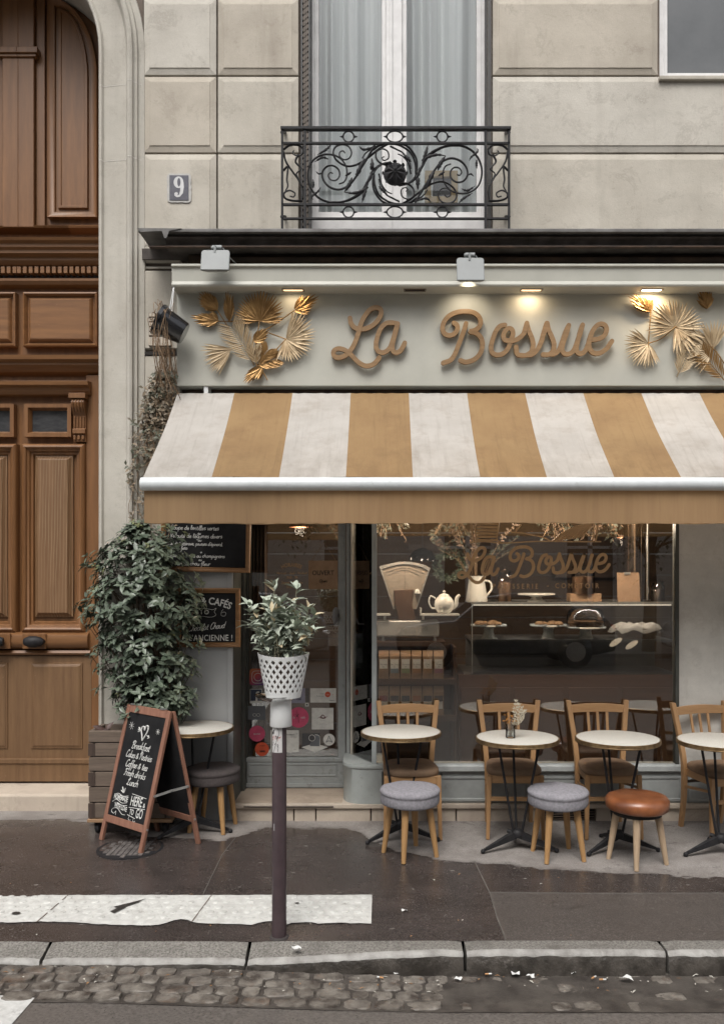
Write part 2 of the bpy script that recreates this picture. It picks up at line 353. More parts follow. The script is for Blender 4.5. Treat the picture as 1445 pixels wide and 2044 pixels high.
# wet asphalt with the dry strip sheltered by the awning
def pavement_mat():
    m, n, bs, N, L = mk('wet_and_dry_asphalt')
    co = coordn(N, L); sep = N('SeparateXYZ'); L(co, sep.inputs[0]); x, y = sep.outputs[0], sep.outputs[1]
    mr = N('MapRange'); L(x, mr.inputs[0]); mr.inputs[1].default_value = -3; mr.inputs[2].default_value = 3
    T = lambda v: (v+3)/6
    V = lambda v: (v+1.5)/1.5
    ed = rampn(N, L, mr.outputs[0], [(T(-2.3), V(-.02)), (T(-1.75), V(-.34)), (T(-1.1), V(-.47)), (T(-.82), V(-.20)), (T(-.25), V(-.22)), (T(.12), V(-.72)), (T(.5), V(-.90)), (T(1.3), V(-1.03)), (T(2.4), V(-1.2))])
    ed = math_(N, L, 'SUBTRACT', math_(N, L, 'MULTIPLY', ed, 1.5), 1.5)
    cw = coordn(N, L, (1, 2.6, 1))
    nz = math_(N, L, 'MULTIPLY', math_(N, L, 'SUBTRACT', noise(N, L, cw, 2.6, 7, .6, .3), .5), .30)
    nf = math_(N, L, 'MULTIPLY', math_(N, L, 'SUBTRACT', noise(N, L, coordn(N, L, (1, 4, 1)), 14, 8, .8, .6), .5), .13)
    dd = math_(N, L, 'ADD', math_(N, L, 'ADD', math_(N, L, 'SUBTRACT', y, ed), nz), nf)
    dry = rampn(N, L, dd, [(0.0, 0), (.02, .75), (.09, 1)])
    # second stage: drier grey patch of older asphalt beyond a joint on the right
    pa = math_(N, L, 'MULTIPLY', rampn(N, L, math_(N, L, 'SUBTRACT', x, .612), [(0, 0), (.01, 1)]),
               rampn(N, L, math_(N, L, 'ADD', math_(N, L, 'MULTIPLY', y, -1), -1.36), [(0, 0), (.012, 1)]))
    agg = noise(N, L, co, 130, 3, .6)
    wet = mixc(N, L, rampn(N, L, agg, [(.45, 0), (.66, 1)]), (.028, .0225, .0205, 1), (.082, .069, .063, 1))
    wet = mixc(N, L, rampn(N, L, noise(N, L, coordn(N, L, (1, 2, 1)), 2.2, 6, .65), [(.35, 0), (.7, .7)]), wet, (.075, .060, .055, 1))
    wet = mixc(N, L, math_(N, L, 'MULTIPLY', pa, .75), wet, mixc(N, L, rampn(N, L, agg, [(.42, 0), (.66, 1)]), (.060, .051, .045, 1), (.135, .120, .108, 1)))
    dc = mixc(N, L, rampn(N, L, agg, [(.4, 0), (.65, 1)]), (.21, .19, .175, 1), (.31, .29, .27, 1))
    dc = mixc(N, L, rampn(N, L, noise(N, L, co, 3.5, 7, .7), [(.42, 0), (.72, .75)]), dc, (.12, .10, .09, 1))
    col = mixc(N, L, dry, wet, dc)
    # pale grit and old gum worn into the surface
    vo = N('TexVoronoi'); L(coordn(N, L, (1, 1.7, 1)), vo.inputs['Vector']); vo.inputs['Scale'].default_value = 7; vo.inputs['Randomness'].default_value = 1
    g1 = rampn(N, L, vo.outputs['Distance'], [(.085, 1), (.125, 0)])
    g1 = math_(N, L, 'MULTIPLY', g1, rampn(N, L, noise(N, L, co, 5.1, 2), [(.53, 0), (.55, .85)]))
    vo2 = N('TexVoronoi'); L(co, vo2.inputs['Vector']); vo2.inputs['Scale'].default_value = 60
    g2 = math_(N, L, 'MULTIPLY', rampn(N, L, vo2.outputs['Distance'], [(.22, 1), (.32, 0)]), rampn(N, L, noise(N, L, co, 31, 2), [(.53, 0), (.56, .55)]))
    drift = rampn(N, L, noise(N, L, co, 1.3, 5, .7), [(.42, .12), (.62, 1)])
    col = mixc(N, L, math_(N, L, 'MULTIPLY', math_(N, L, 'MAXIMUM', math_(N, L, 'MULTIPLY', g1, .8), math_(N, L, 'MULTIPLY', g2, .7)), drift), col, (.31, .29, .26, 1))
    col = mixc(N, L, rampn(N, L, noise(N, L, coordn(N, L, (1, 1.6, 1)), 4.3, 8, .75, .5), [(.58, 0), (.66, .55)]), col, (.030, .024, .021, 1))
    L(col, bs.inputs['Base Color'])
    rr = N('MapRange'); L(noise(N, L, co, 4.5, 5, .7), rr.inputs[0]); rr.inputs[1].default_value = .3; rr.inputs[2].default_value = .7; rr.inputs[3].default_value = .12; rr.inputs[4].default_value = .34
    ro = math_(N, L, 'ADD', rr.outputs[0], math_(N, L, 'MULTIPLY', pa, .14))
    mm = N('Mix'); L(dry, mm.inputs[0]); L(ro, mm.inputs[2]); mm.inputs[3].default_value = .85; L(mm.outputs[0], bs.inputs['Roughness'])
    bm_ = N('Bump'); bm_.inputs['Strength'].default_value = .35; bm_.inputs['Distance'].default_value = .0025
    L(math_(N, L, 'ADD', agg, math_(N, L, 'MULTIPLY', noise(N, L, co, 12, 4), .8)), bm_.inputs['Height']); L(bm_.outputs[0], bs.inputs['Normal'])
    return m
m_pave = pavement_mat()
sheet('pavement', [-40, -12]+lin(-6, 6, 60)+[12, 40], lin(-1.975, 0, 14)+[.3, .8], gz, m_pave)
m_road = M('wet_road_asphalt', (.075, .067, .06, 1), (.15, .135, .123, 1), sc=70, rough=.35, bump=.4, bsc=180, rvar=.1)
def rz_(x, y):
    base = -.148 - .0 + .045*min(1, max(0, (.1-x)/1.4))
    return base + min(.09, (-2.11-y)*.035) if y > -6 else base+.09
sheet('road', [-60, -12]+lin(-6, 6, 24)+[12, 60], [-12.5, -9, -6, -4.5, -3.5, -3, -2.6, -2.3, -2.05], lambda x, y: rz_(x, max(y, -5)), m_road)
# white crossing bars start at the gutter on the left
m_roadpaint = M('worn_white_road_paint', (.62,.62,.60,1), (.45,.45,.43,1), sc=25, rough=.45, dirt=(.2,.19,.18,1), dsc=18, dlo=.6, dhi=.7)
mb = MB()
for k in range(3):
    xa = -1.55-k*1.05
    g = [(xa+random.uniform(-.01, .01), y) for y in lin(-2.43, -5.4, 12)]
    for i in range(11):
        y0, y1 = g[i][1], g[i+1][1]; x0, x1 = xa-.52, xa
        sl = .06 if i == 0 else 0
        mb.add([(x0, y0+sl, rz_(x0, y0)+.004), (x1, y0-sl*.2, rz_(x1, y0)+.004), (x1, y1, rz_(x1, y1)+.004), (x0, y1, rz_(x0, y1)+.004)], [(0, 1, 2, 3)])
struct(mb.build('crossing_marking', m_roadpaint))
# gutter cobbles
m_cob = M('wet_cobble', (.055,.045,.038,1), (.20,.18,.155,1), sc=13, rough=.42, bump=.7, bsc=60, bd=.006, rvar=.15, dirt=(.12,.075,.05,1), dsc=8)
mb = MB()
for r in range(4):
    x = -4.6+random.random()*.1; yr = -2.122-.088*r
    while x < 4.2:
        L_ = random.uniform(.07, .17)
        if x > -3.6 and not (x > .25 and random.random() < .75):
            c = (x+L_/2, yr-.042+random.uniform(-.004, .004)); hx, hy = L_/2-.002, .043+random.uniform(-.004, .003); top = rz_(*c)+(.010 if x < .25 else .003)+random.uniform(-.004, .004); tl = random.uniform(-.004, .004)
            pts = []
            for zi, s_ in ((-.03, 1.0), (-.005, 1.0), (.0, .95), (.0008, .6)):
                for a in range(12):
                    t = 2*math.pi*a/12; ca, sa = math.cos(t), math.sin(t)
                    k = min(1.32, 1/max(abs(ca), abs(sa)))
                    pts.append((c[0]+hx*s_*ca*k*random.uniform(.93, 1.0), c[1]+hy*s_*sa*k*random.uniform(.92, 1.0), top+zi+tl*ca+random.uniform(-.002, .002)))
            fs = [(q*12+a, q*12+(a+1) % 12, (q+1)*12+(a+1) % 12, (q+1)*12+a) for q in range(3) for a in range(12)]+[tuple(range(36, 48))]
            mb.add(pts, fs)
        x += L_+random.uniform(.002, .010)
struct(mb.build('cobble_gutter', m_cob, smooth=True, ang=55))
sheet('gutter_bed', lin(-6, 6, 40), [-2.485, -2.3, -2.11], lambda x, y: rz_(x, y)+.0035, M('dirty_gutter_bed', (.036,.030,.026,1), (.085,.074,.064,1), sc=9, rough=.5, bump=.6))
# kerb stones: dropped on the left, a ramp stone, full height on the right
m_kerb = M('granite_kerb', (.235,.222,.20,1), (.10,.093,.082,1), sc=95, rough=.7, bump=.8, bsc=120, bd=.004, lo=.4, hi=.62, dirt=(.10,.09,.08,1), dsc=5, dlo=.52, dhi=.72)
m_kerbf = M('granite_kerb_wet_face', (.075,.066,.057,1), (.028,.024,.020,1), sc=7, rough=.35, bump=.9, bsc=50, bd=.006, lo=.38, hi=.6, dirt=(.22,.20,.18,1), dsc=9, dlo=.62, dhi=.74)
def kerbtop(x):           # front edge height
    t = min(1, max(0, (x+.66)/1.0)); t = t*t*(3-2*t); return -.072+(-.031+.072)*t
mb = MB()
stones = [(-9+i*1.0, -9+(i+1)*1.0) for i in range(8)]; stones = [(a-.0, b) for a, b in stones][:8]
stones = [(-8.66+i, -7.66+i) for i in range(8)]+[(-.66, .405), (.405, 1.388), (1.388, 2.4), (2.4, 3.42), (3.42, 4.45), (4.45, 8)]
random.seed(11)
for a, b in stones:
    a += .008; b -= .008; nx = max(3, int((b-a)/.035)); rows = []
    for i in range(nx+1):
        x = a+(b-a)*i/nx; e = .012 if i in (0, nx) else (.004 if i in (1, nx-1) else 0)
        zt = kerbtop(x)-e*.8; zb = gz(x, -1.97)-e*.4; rd = rz_(x, -2.11)-.05
        j = lambda s=.003: random.uniform(-s, s)
        rows.append([(x, -1.972, rd), (x, -1.972, zb+.001), (x+j(), -2.02, zb*.55+zt*.45+j(.0015)), (x+j(), -2.085, zt+.002+j(.0015)), (x+j(), -2.103+e, zt-.004+j()), (x+j(), -2.115+e+j(.004), zt-.020+j()), (x+j(), -2.120+e+j(.005), (zt-.02)*.5+rd*.5), (x+j(), -2.118+e+j(.004), rd)])
    n = 8; mb.add([p for r in rows for p in r], [(i*n+k, i*n+k+1, (i+1)*n+k+1, (i+1)*n+k) for i in range(nx) for k in range(n-1)]+[tuple(range(n)), tuple(nx*n+k for k in range(n-1, -1, -1))], 0)
    base = len(mb.m)-(nx*(n-1)+2)
    for i in range(nx):
        for k in (5, 6): mb.m[base+i*(n-1)+k] = 1
        mb.m[base+i*(n-1)+3] = 2; mb.m[base+i*(n-1)+4] = 2
struct(mb.build('kerb', [m_kerb, m_kerbf, M('worn_pale_kerb_edge', (.34,.33,.31,1), (.19,.18,.165,1), sc=11, rough=.6, bump=.8, lo=.4, hi=.7, dirt=(.10,.09,.08,1), dsc=6, dlo=.56, dhi=.8)], smooth=True, ang=50))
# tactile strip: worn white slabs with round studs
m_tac = M('worn_white_tactile_resin', (.60,.60,.57,1), (.46,.455,.43,1), sc=22, rough=.55, bump=.3, bsc=90, dirt=(.20,.175,.155,1), dsc=26, dlo=.6, dhi=.72)
random.seed(5)
mb = MB(); xL, xR = -4.2, -.055
def tac_y(px):             # frayed lower edge where asphalt laps over the slab
    return 1849+3*math.sin(px*.05)+{0: 0}.get(0)
top = []; bot = []
xs = lin(xR, xL, 120)
for x in xs:
    u = (xR-x); yb = -1.785+.012*math.sin(u*9)+random.uniform(-.004, .004)
    if .46 < u < .62: yb += .05*math.sin((u-.46)/.16*math.pi)+.0
    if .30 < u < .42: yb += .02
    if u > 1.45: yb += .035*min(1, (u-1.45)*3)
    if .92 < u < 1.10: yb += .055*abs(math.sin((u-.92)*17))
    top.append((x, -1.405+random.uniform(-.003, .003)-(0.02 if u > 1.9 else 0))); bot.append((x, yb))
n = len(xs); v = []
for q in (top, bot):
    for x, y in q: v.append((x, y, gz(x, y)+.006))
f = [(i, i+1, n+i+1, n+i) for i in range(n-1)]
mb.add(v, f)
for k in range(62):
    for r in range(6):
        cx = xR-.04-k*.0667-(.033 if r % 2 else 0); cy_ = -1.435-.066*r
        i = min(n-1, max(0, int((xR-cx)/(xR-xL)*(n-1))))
        if cy_ < bot[i][1]+.03 or random.random() < .04: continue
        rr = random.uniform(.019, .025); h = random.uniform(.003, .0055); z = gz(cx, cy_)+.006
        mb.lathe([(rr, -.002), (rr*.93, h*.6), (rr*.7, h), (.0005, h*1.02)], 12, (cx, cy_, z))
tac = struct(mb.build('tactile_paving', m_tac, smooth=True))
mb = MB()
for x in (-.965, -1.78, -2.7): mb.beam((x, -1.41, gz(x, -1.41)+.0085), (x-.035, -1.76, gz(x, -1.76)+.0085), .006, .002, side=(1, 0, 0))
struct(mb.build('tactile_paving_joints', m_joint))
mb = MB()
for pts in ([(-1.32, -1.47), (-1.36, -1.53), (-1.43, -1.60), (-1.47, -1.58)], [(-1.40, -1.58), (-1.44, -1.66), (-1.47, -1.64), (-1.43, -1.575)]):
    mb.add([(x, y, gz(x, y)+.0125) for x, y in pts], [(0, 1, 2, 3)])
for x, y, s in ((-1.97, -1.66, .03), (-.58, -1.60, .022), (-.47, -1.53, .015)):
    mb.add([(x+s*math.cos(a)*random.uniform(.6, 1.1), y+s*math.sin(a)*.6, gz(x, y)+.0125) for a in lin(0, 5.4, 7)], [tuple(range(7))])
struct(mb.build('asphalt_patches', M('bitumen_smear', (.035,.03,.026,1), rough=.6, bump=.5)))
# joints cut across the pavement
mb = MB()
def crack(pts, wd, mi=0):
    for a, b in zip(pts, pts[1:]): mb.beam((a[0], a[1], gz(*a)+.0015), (b[0], b[1], gz(*b)+.0015), wd, .004, side=(-(b[1]-a[1]), b[0]-a[0], 0))
crack([(.585, -.86), (.60, -1.1), (.62, -1.4), (.615, -1.7), (.625, -1.96)], .006)
crack([(.61, -1.36), (1.2, -1.375), (2.1, -1.37), (3.4, -1.38)], .0045)
crack([(-1.0, -.40), (-1.03, -.75), (-1.02, -1.38)], .004)
struct(mb.build('pavement_joints', M('pale_sealed_joint', (.15,.135,.12,1), (.10,.09,.08,1), sc=14, rough=.6)))
# manhole cover
mh = thing('manhole_cover', 'cracked round iron manhole cover in front of the tilted menu board', 'manhole cover', (-1.66, -.62, gz(-1.66, -.62)))
mb = MB(); mb.lathe([(.215, -.01), (.215, .002), (.198, .003), (.196, -.001), (.0005, -.001)], 40)
mb.build('rim', m_iron, mh, smooth=True)
mb = MB(); random.seed(3)
for i in range(-5, 6):
    for j in range(-4, 5):
        x, y = i*.034, j*.042
        if math.hypot(abs(x)+.017, abs(y)+.02) < .19 and random.random() > .08: mb.box(x-.0145, x+.0145, y-.0175, y+.0175, -.0008, .0028+random.uniform(0, .0015))
mb.build('tread_plate', M('worn_wet_iron', (.22,.20,.19,1), (.10,.09,.085,1), sc=15, rough=.4, metal=.3), mh, bevel=.0015)

# ================================================================== THE BUILDING
bld = thing('stone_building', 'pale limestone apartment building with wooden entrance door above and beside the cafe', 'building', (0, .2, 0))
OX, OZ, OR_ = -2.84, 5.62, .78         # arch of the entrance
def loops(mb, outline, prof, cap=True, mi=0, flip=False):     # outline(i)->list of (x,z); prof list of (inset,y)
    ls = [[(x, y, z) for x, z in outline(i)] for i, y in prof]; n = len(ls[0])
    vs = [p for l in ls for p in l]
    fs = [(a*n+k, a*n+(k+1) % n, (a+1)*n+(k+1) % n, (a+1)*n+k) for a in range(len(ls)-1) for k in range(n)]
    if cap: fs.append(tuple((len(ls)-1)*n+k for k in range(n)))
    mb.add(vs, fs, mi)
def rect(x0, x1, z0, z1): return lambda i: [(x0+i, z0+i), (x1-i, z0+i), (x1-i, z1-i), (x0+i, z1-i)]
def arc(cx, cz, r, a0, a1, n): return [(cx+r*math.cos(a0+(a1-a0)*k/n), cz+r*math.sin(a0+(a1-a0)*k/n)) for k in range(n+1)]
TOP = 9.6
WXL, WXR = -.599, .804                  # balcony window opening
RWX, RWZ = 2.035, 5.42                  # corner of the upper right window
mb = MB()
mb.prism([(-1.75, OZ), *arc(OX, OZ, 1.09, 0, math.pi, 24), (-3.95, OZ), (-3.95, TOP), (-1.75, TOP)], .0, .45)
mb.box(-12, -3.94, 0.0, .45, 0, TOP)
mb.box(-1.752, WXL, .002, .45, 3.4, TOP)
mb.box(WXL, WXR, .002, .45, 6.95, TOP); mb.box(WXL, WXR, .0, .45, 3.4, 4.196)
mb.box(WXR, RWX, .002, .45, 3.4, TOP); mb.box(RWX, 3.6, .002, .45, 3.4, RWZ); mb.box(RWX, 3.6, .002, .45, 7.1, TOP); mb.box(3.6, 12, .002, .45, 0, TOP)
mb.box(-1.752, -1.08, .004, .45, 0, 3.4)
mb.build('wall', m_joint, bld, True)
mb = MB(); random.seed(2)
far = MB(); xa, xb, xc = -1.742, fx(435, -.0), -.603
rows = [4.19, fz(307, -.02), fz(152.5, -.02)]; rows += [rows[-1]+.567*k for k in range(1, 8)]
for z0, z1 in zip(rows, rows[1:]):
    for x0, x1 in ((xa, xb), (xb, xc)):
        if z1 > 5.6 and x0 < -1.7: x0 = -1.742
        s0 = len(mb.m); mb.frustum(x0+.004, x1-.004, z0+.006, z1-.004, .004, -.04, .04); mb.m[s0:] = [random.choice((0, 1, 2))]*(len(mb.m)-s0)
    s0 = len(mb.m); x = .808
    if z0 < 5.3: mb.frustum(x, 6.4, z0+.006, z1-.004, .004, -.04, .04)
    else:
        mb.frustum(x, RWX-.02, z0+.006, z1-.004, .004, -.04, .04)
        mb.frustum(3.61, 6.4, z0+.006, z1-.004, .004, -.04, .04)
    mb.m[s0:] = [random.choice((0, 1, 2))]*(len(mb.m)-s0)
    for x in (-5.6, -7.2): far.frustum(x, x+1.59, z0+.006, z1-.004, .0, -.04, .04)
# narrow stone strip between entrance and shopfront
for p0, p1, px in ((503, 488, 350), (526, 508, 352), (700, 540, 352), (1042, 709, 352)):
    mb.frustum(-1.742, -1.462, fz(p0, 0), fz(p1, 0), .005, -.022 if p0 < 520 or p0 > 600 else -.03, .012)
mb.frustum(-1.742, -1.56, .35, fz(1046, 0), .005, -.022, .012)
mb.box(-1.745, -1.56, -.045, .0, -.05, .346)
mb.build('stone_blocks', [m_stone, m_stoneb, m_stonec], bld, True, bevel=.004); far.build('stone_blocks', m_stone, bld, True, bevel=.004)
mb = MB()   # the cut joint and fillet lines beside the entrance
mb.box(-1.744, -1.47, -.012, .0, fz(537, 0), fz(533, 0)); mb.box(-1.756, -1.744, -.035, .0, 0, 4.08)
mb.build('fillet', m_stone2, bld, True, bevel=.002)
# moulded surround
pr = [(0, .50), (0, -.045), (.008, -.06), (.026, -.06), (.032, -.045), (.038, -.038), (.185, -.040), (.20, -.046), (.212, -.07), (.225, -.10), (.243, -.108), (.258, -.10), (.262, -.07), (.268, -.066), (.285, -.066), (.289, -.04), (.312, -.038), (.330, -.03), (.336, .03)]
path = [((OX+OR_), z, 1, 0) for z in lin(0, OZ, 26)]
ring = []
for k in range(26): ring.append(('s', lin(0, OZ, 26)[k]))
mb = MB(); vs = []
secs = [((OX, z), 0.0, True) for z in lin(0.0, OZ, 20)]+[((OX, OZ), math.pi*k/28, False) for k in range(1, 28)]+[((OX, z), math.pi, True) for z in lin(OZ, 0, 20)]
for (c, a, st) in secs:
    for o_, y_ in pr:
        r = OR_+o_; vs.append((c[0]+r*math.cos(a), y_, c[1]+(0 if st else r*math.sin(a))))
n = len(pr); mb.add(vs, [(i*n+k, i*n+k+1, (i+1)*n+k+1, (i+1)*n+k) for i in range(len(secs)-1) for k in range(n-1)])
mb.build('door_surround', m_stone2, bld, True, smooth=True, ang=28)
m_lime = M('pale_lime_mortar', (.62,.59,.54,1), rough=.9)
for py, dip in ((167, .02), (318, .012)):
    mb = MB()      # pale repointed joints on the surround
    z = fz(py, -.05); vs = []
    for k, (o_, y_) in enumerate(pr[2:17]): vs += [(OX+OR_+o_, y_-.0018, z-dip*(1-min(1, o_/.2))-.0032+.002*math.sin(k*2.1)), (OX+OR_+o_, y_-.0018, z-dip*(1-min(1, o_/.2))+.0032+.002*math.sin(k*1.3))]
    mb.add(vs, [(2*k, 2*k+2, 2*k+3, 2*k+1) for k in range(14)])
    mb.build('mortar_joint', m_lime, bld, True, recalc=False)
mb = MB(); # flared stone foot of the surround
mb.prism([(-2.105, 0), (-1.735, 0), (-1.735, .62), (-1.76, .66), (-2.052, .66), (-2.09, .58)], -.125, .3)
mb.build('surround_foot', m_stone2, bld, True, bevel=.012)
mb = MB(); mb.extr_x([(.62, -.1), (.62, .155), (.50, .152), (.235, .124), (.215, .11), (.205, -.1)], -3.6, -2.07)
mb.build('door_step', m_plinth, bld, True, bevel=.006)

# ---- entrance door, mirrored about its middle
YD = .45; XC = -2.85
door = MB(); door.box(-3.9, -1.9, YD+.06, YD+.12, .1, 6.5); 
door.build('entrance_door', m_doorw, bld, True); entr = bld.children[-1] if False else [c for c in bld.children if c.name.startswith('entrance_door')][0]
dx = lambda px, y=YD: fx(px, y); dz = lambda py, y=YD: fz(py, y)
def put(name, mat, fn, bevel=0, smooth=False, mirror=True):
    mb = MB(); fn(mb); o = mb.build(name, mat, entr, smooth=smooth, bevel=bevel)
    if mirror:
        m2 = MB(); m2.v = [(2*XC-x, y, z) for x, y, z in mb.v]; m2.f = [tuple(reversed(f)) for f in mb.f]; m2.m = mb.m
        m2.build(name, mat, entr, smooth=smooth, bevel=bevel)
    return o
XJ = dx(166)          # leaf edge / jamb
# transom arch lights (solid wooden fanlight panels)
def leafout(x0, x1, z0, zs, b):
    def f(i):
        a = [(x0+i, z0+i), (x1-i, z0+i), (x1-i, zs)]
        for k in range(1, 13):
            t = math.pi/2*k/12; a.append((x0+i+(x1-x0-2*i)*math.cos(t), zs+(b-i)*math.sin(t)))
        return a
    return f
put('arched_panel', m_doorw, lambda mb: loops(mb, leafout(dx(94), dx(193), dz(432), dz(150), .62), [(0, YD+.06), (0, YD+.005), (.035, YD+.03), (.05, YD+.03), (.055, YD+.05), (.075, YD+.05), (.082, YD+.028), (.10, YD+.028), (.105, YD+.036)]), smooth=True)
put('sill_moulding', m_doorh, lambda mb: mb.extr_x([(YD+.06, dz(462)), (YD-.015, dz(456)), (YD-.02, dz(452)), (YD+.0, dz(449)), (YD+.06, dz(446))], dx(66)-.5, dx(210)))
put('centre_column', m_doorw, lambda mb: (mb.box(XC, dx(70), YD-.02, YD+.06, dz(455), 6.5), mb.box(XC, dx(80), YD-.05, YD+.06, dz(112), dz(100)), mb.box(XC, dx(76), YD-.035, YD+.06, dz(118), dz(112)), mb.box(dx(71), dx(88), YD+.02, YD+.06, dz(452), 6.5)), bevel=.004)
put('transom_cornice', m_doorh, lambda mb: (mb.extr_x([(YD+.06, dz(530)), (YD-.0, dz(530)), (YD-.03, dz(522)), (YD-.03, dz(516)), (YD-.075, dz(512)), (YD-.075, dz(506)), (YD-.10, dz(502)), (YD-.10, dz(496)), (YD-.13, dz(492)), (YD-.14, dz(487)), (YD+.06, dz(481))], XC, dx(215))), smooth=False)
def dent(mb):
    for k in range(40):
        x = dx(67)+k*.0455-.7
        if XC < x < dx(200): mb.box(x, x+.030, YD-.045, YD+.03, dz(549), dz(536))
put('dentil_row', m_doorh, dent, bevel=.002)
put('dentil_bed', m_dark, lambda mb: mb.box(XC, dx(215), YD+.03, YD+.06, dz(555), dz(531)))
put('frieze_mould', m_doorh, lambda mb: mb.extr_x([(YD+.06, dz(572)), (YD+.0, dz(568)), (YD-.02, dz(562)), (YD-.02, dz(557)), (YD+.06, dz(555))], XC, dx(215)))
put('frieze_panel', m_doorh, lambda mb: loops(mb, rect(XC+.03, dx(194), dz(691), dz(583)), [(0, YD+.06), (0, YD+.0), (.012, YD-.006), (.022, YD+.012), (.03, YD+.03), (.036, YD+.03), (.05, YD+.008), (.06, YD+.0)]))
put('lintel_cornice', m_doorh, lambda mb: mb.extr_x([(YD+.06, dz(748)), (YD+.0, dz(742)), (YD-.02, dz(737)), (YD-.05, dz(731)), (YD-.05, dz(727)), (YD-.085, dz(722)), (YD-.09, dz(714)), (YD+.06, dz(706))], XC, dx(215)))
put('door_jamb', m_doorw, lambda mb: mb.box(XJ+.02, dx(215), YD+.015, YD+.06, dz(1562), dz(748)), bevel=.003)
# leaf: pediment, glazed slot, console, panels
put('pediment', m_doorh, lambda mb: mb.extr_x([(YD+.06, dz(790)), (YD-.01, dz(788)), (YD-.03, dz(782)), (YD-.035, dz(776)), (YD-.07, dz(772)), (YD-.075, dz(764)), (YD+.06, dz(760))], XC, dx(182)), bevel=.002)
put('slot_frame', m_doorw, lambda mb: loops(mb, rect(XC+.04, dx(143), dz(872), dz(806)), [(0, YD+.06), (0, YD-.005), (.03, YD-.005), (.036, YD+.01), (.045, YD+.035), (.05, YD+.056)], cap=False))
put('glass_pane', M('dark_door_glass', (.035,.037,.04,1), (.07,.07,.072,1), sc=9, rough=.12, stretch=(1, 1, 3)), lambda mb: mb.box(XC+.06, dx(133), YD+.045, YD+.055, dz(864), dz(815)))
def console(mb):
    x0, x1 = dx(147), dx(174)
    mb.box(x0-.012, x1+.012, YD-.075, YD+.06, dz(798), dz(788))
    q = [(YD+.06, dz(882)), (YD-.0, dz(882)), (YD-.01, dz(868)), (YD-.03, dz(866)), (YD-.03, dz(858)), (YD-.008, dz(855)), (YD-.012, dz(830)), (YD-.03, dz(824)), (YD-.055, dz(815)), (YD-.065, dz(806)), (YD-.055, dz(799)), (YD+.06, dz(799))]
    mb.extr_x(q, x0+.004, x1-.004)
    for k in range(4):
        xx = x0+.012+k*(x1-x0-.036)/3
        mb.tube([(xx+.006, YD-.014, dz(853)), (xx+.006, YD-.016, dz(832))], .006, 6)
        mb.tube(cr([(xx+.006, YD-.035, dz(824)), (xx+.006, YD-.06, dz(815)), (xx+.006, YD-.068, dz(806)), (xx+.006, YD-.055, dz(800))], 3), .006, 6)
    for k in range(3): mb.box(x0+.008+k*.033, x0+.026+k*.033, YD-.024, YD, dz(878), dz(870))
put('console_bracket', m_doorw, console, bevel=.0015)
put('panel_frame', m_doorw, lambda mb: loops(mb, rect(XC+.02, dx(171), dz(1262), dz(886)), [(0, YD+.06), (0, YD-.0), (.010, YD-.012), (.024, YD-.02), (.036, YD-.012), (.04, YD+.004), (.055, YD+.012), (.062, YD+.03), (.078, YD+.03), (.085, YD+.045)], cap=False), smooth=True)
put('raised_panel', m_doorp, lambda mb: loops(mb, rect(XC+.11, dx(143), dz(1232), dz(908)), [(0, YD+.06), (.0, YD+.042), (.012, YD+.036), (.03, YD+.018), (.032, YD+.01), (.036, YD+.008)]))
put('roll_rail', m_doorh, lambda mb: (mb.extr_x([(YD+.06, dz(1296)), (YD+.0, dz(1295)), (YD-.03, dz(1290)), (YD-.042, dz(1280)), (YD-.03, dz(1267)), (YD+.0, dz(1262)), (YD+.06, dz(1262))], XC, dx(178)), mb.extr_x([(YD+.06, dz(1308)), (YD-.01, dz(1307)), (YD-.022, dz(1303)), (YD-.01, dz(1298)), (YD+.06, dz(1297))], XC, dx(182))), smooth=True, bevel=0)
put('low_panel', m_doorlow, lambda mb: (mb.box(XC, dx(182), YD+.012, YD+.06, dz(1514), dz(1309)), loops(mb, rect(XC+.09, dx(165), dz(1495), dz(1323)), [(0, YD+.012), (.004, YD+.004), (.012, YD+.004), (.018, YD+.0), (.03, YD-.004)])))
put('kick_board', m_doorlow, lambda mb: (mb.extr_x([(YD+.06, dz(1562)), (YD-.0, dz(1560)), (YD-.0, dz(1526)), (YD-.012, dz(1523)), (YD-.012, dz(1515)), (YD+.06, dz(1512))], XC, dx(180))), bevel=.002)
def knob(mb):
    x0 = dx(66); 
    mb.box(x0-.06, dx(97), YD-.05, YD-.03, dz(1294), dz(1264))
put('handle_plate', m_doorw, knob, bevel=.003)
put('door_pull', m_iron, lambda mb: (mb.tube([(dx(60), YD-.09, dz(1279)), (dx(70), YD-.095, dz(1279)), (dx(82), YD-.095, dz(1279)), (dx(90), YD-.08, dz(1279)), (dx(92), YD-.05, dz(1279))], [.03, .045, .045, .035, .018], 14)), smooth=True)

# ---- ledge under the balcony and the dark recess beneath it
mb = MB(); xl = fx(277, -.35)
mb.extr_x([(0.0, 4.205), (-.345, 4.195), (-.355, 4.188), (-.355, 4.168), (-.33, 4.166), (-.33, 4.172), (0, 4.17)], xl, 6.5)
mb.build('zinc_flashing', m_zinc, bld, True, bevel=.002)
mb = MB(); q = [(xl-.005, 4.192), (xl+.02, 4.165), (xl+.13, 4.172), (xl+.165, 4.172), (xl+.18, 4.125), (xl+.195, 4.122), (xl+.215, 4.172), (xl+.3, 4.19)]
mb.prism(q, -.362, -.355); mb.build('torn_flashing', m_zinc, bld, True)
mb = MB(); mb.extr_x([(0, 4.168), (-.30, 4.165), (-.31, 4.15), (-.275, 4.135), (-.26, 4.115), (-.29, 4.10), (-.29, 4.092), (0, 4.09)], xl+.17, 6.5)
mb.extr_x([(0, 4.168), (-.06, 4.165), (-.05, 4.09), (0, 4.09)], -1.742, xl+.17)
mb.build('ledge', M('sooty_ledge_stone', (.11,.095,.085,1), (.05,.042,.036,1), sc=8, rough=.8), bld, True)
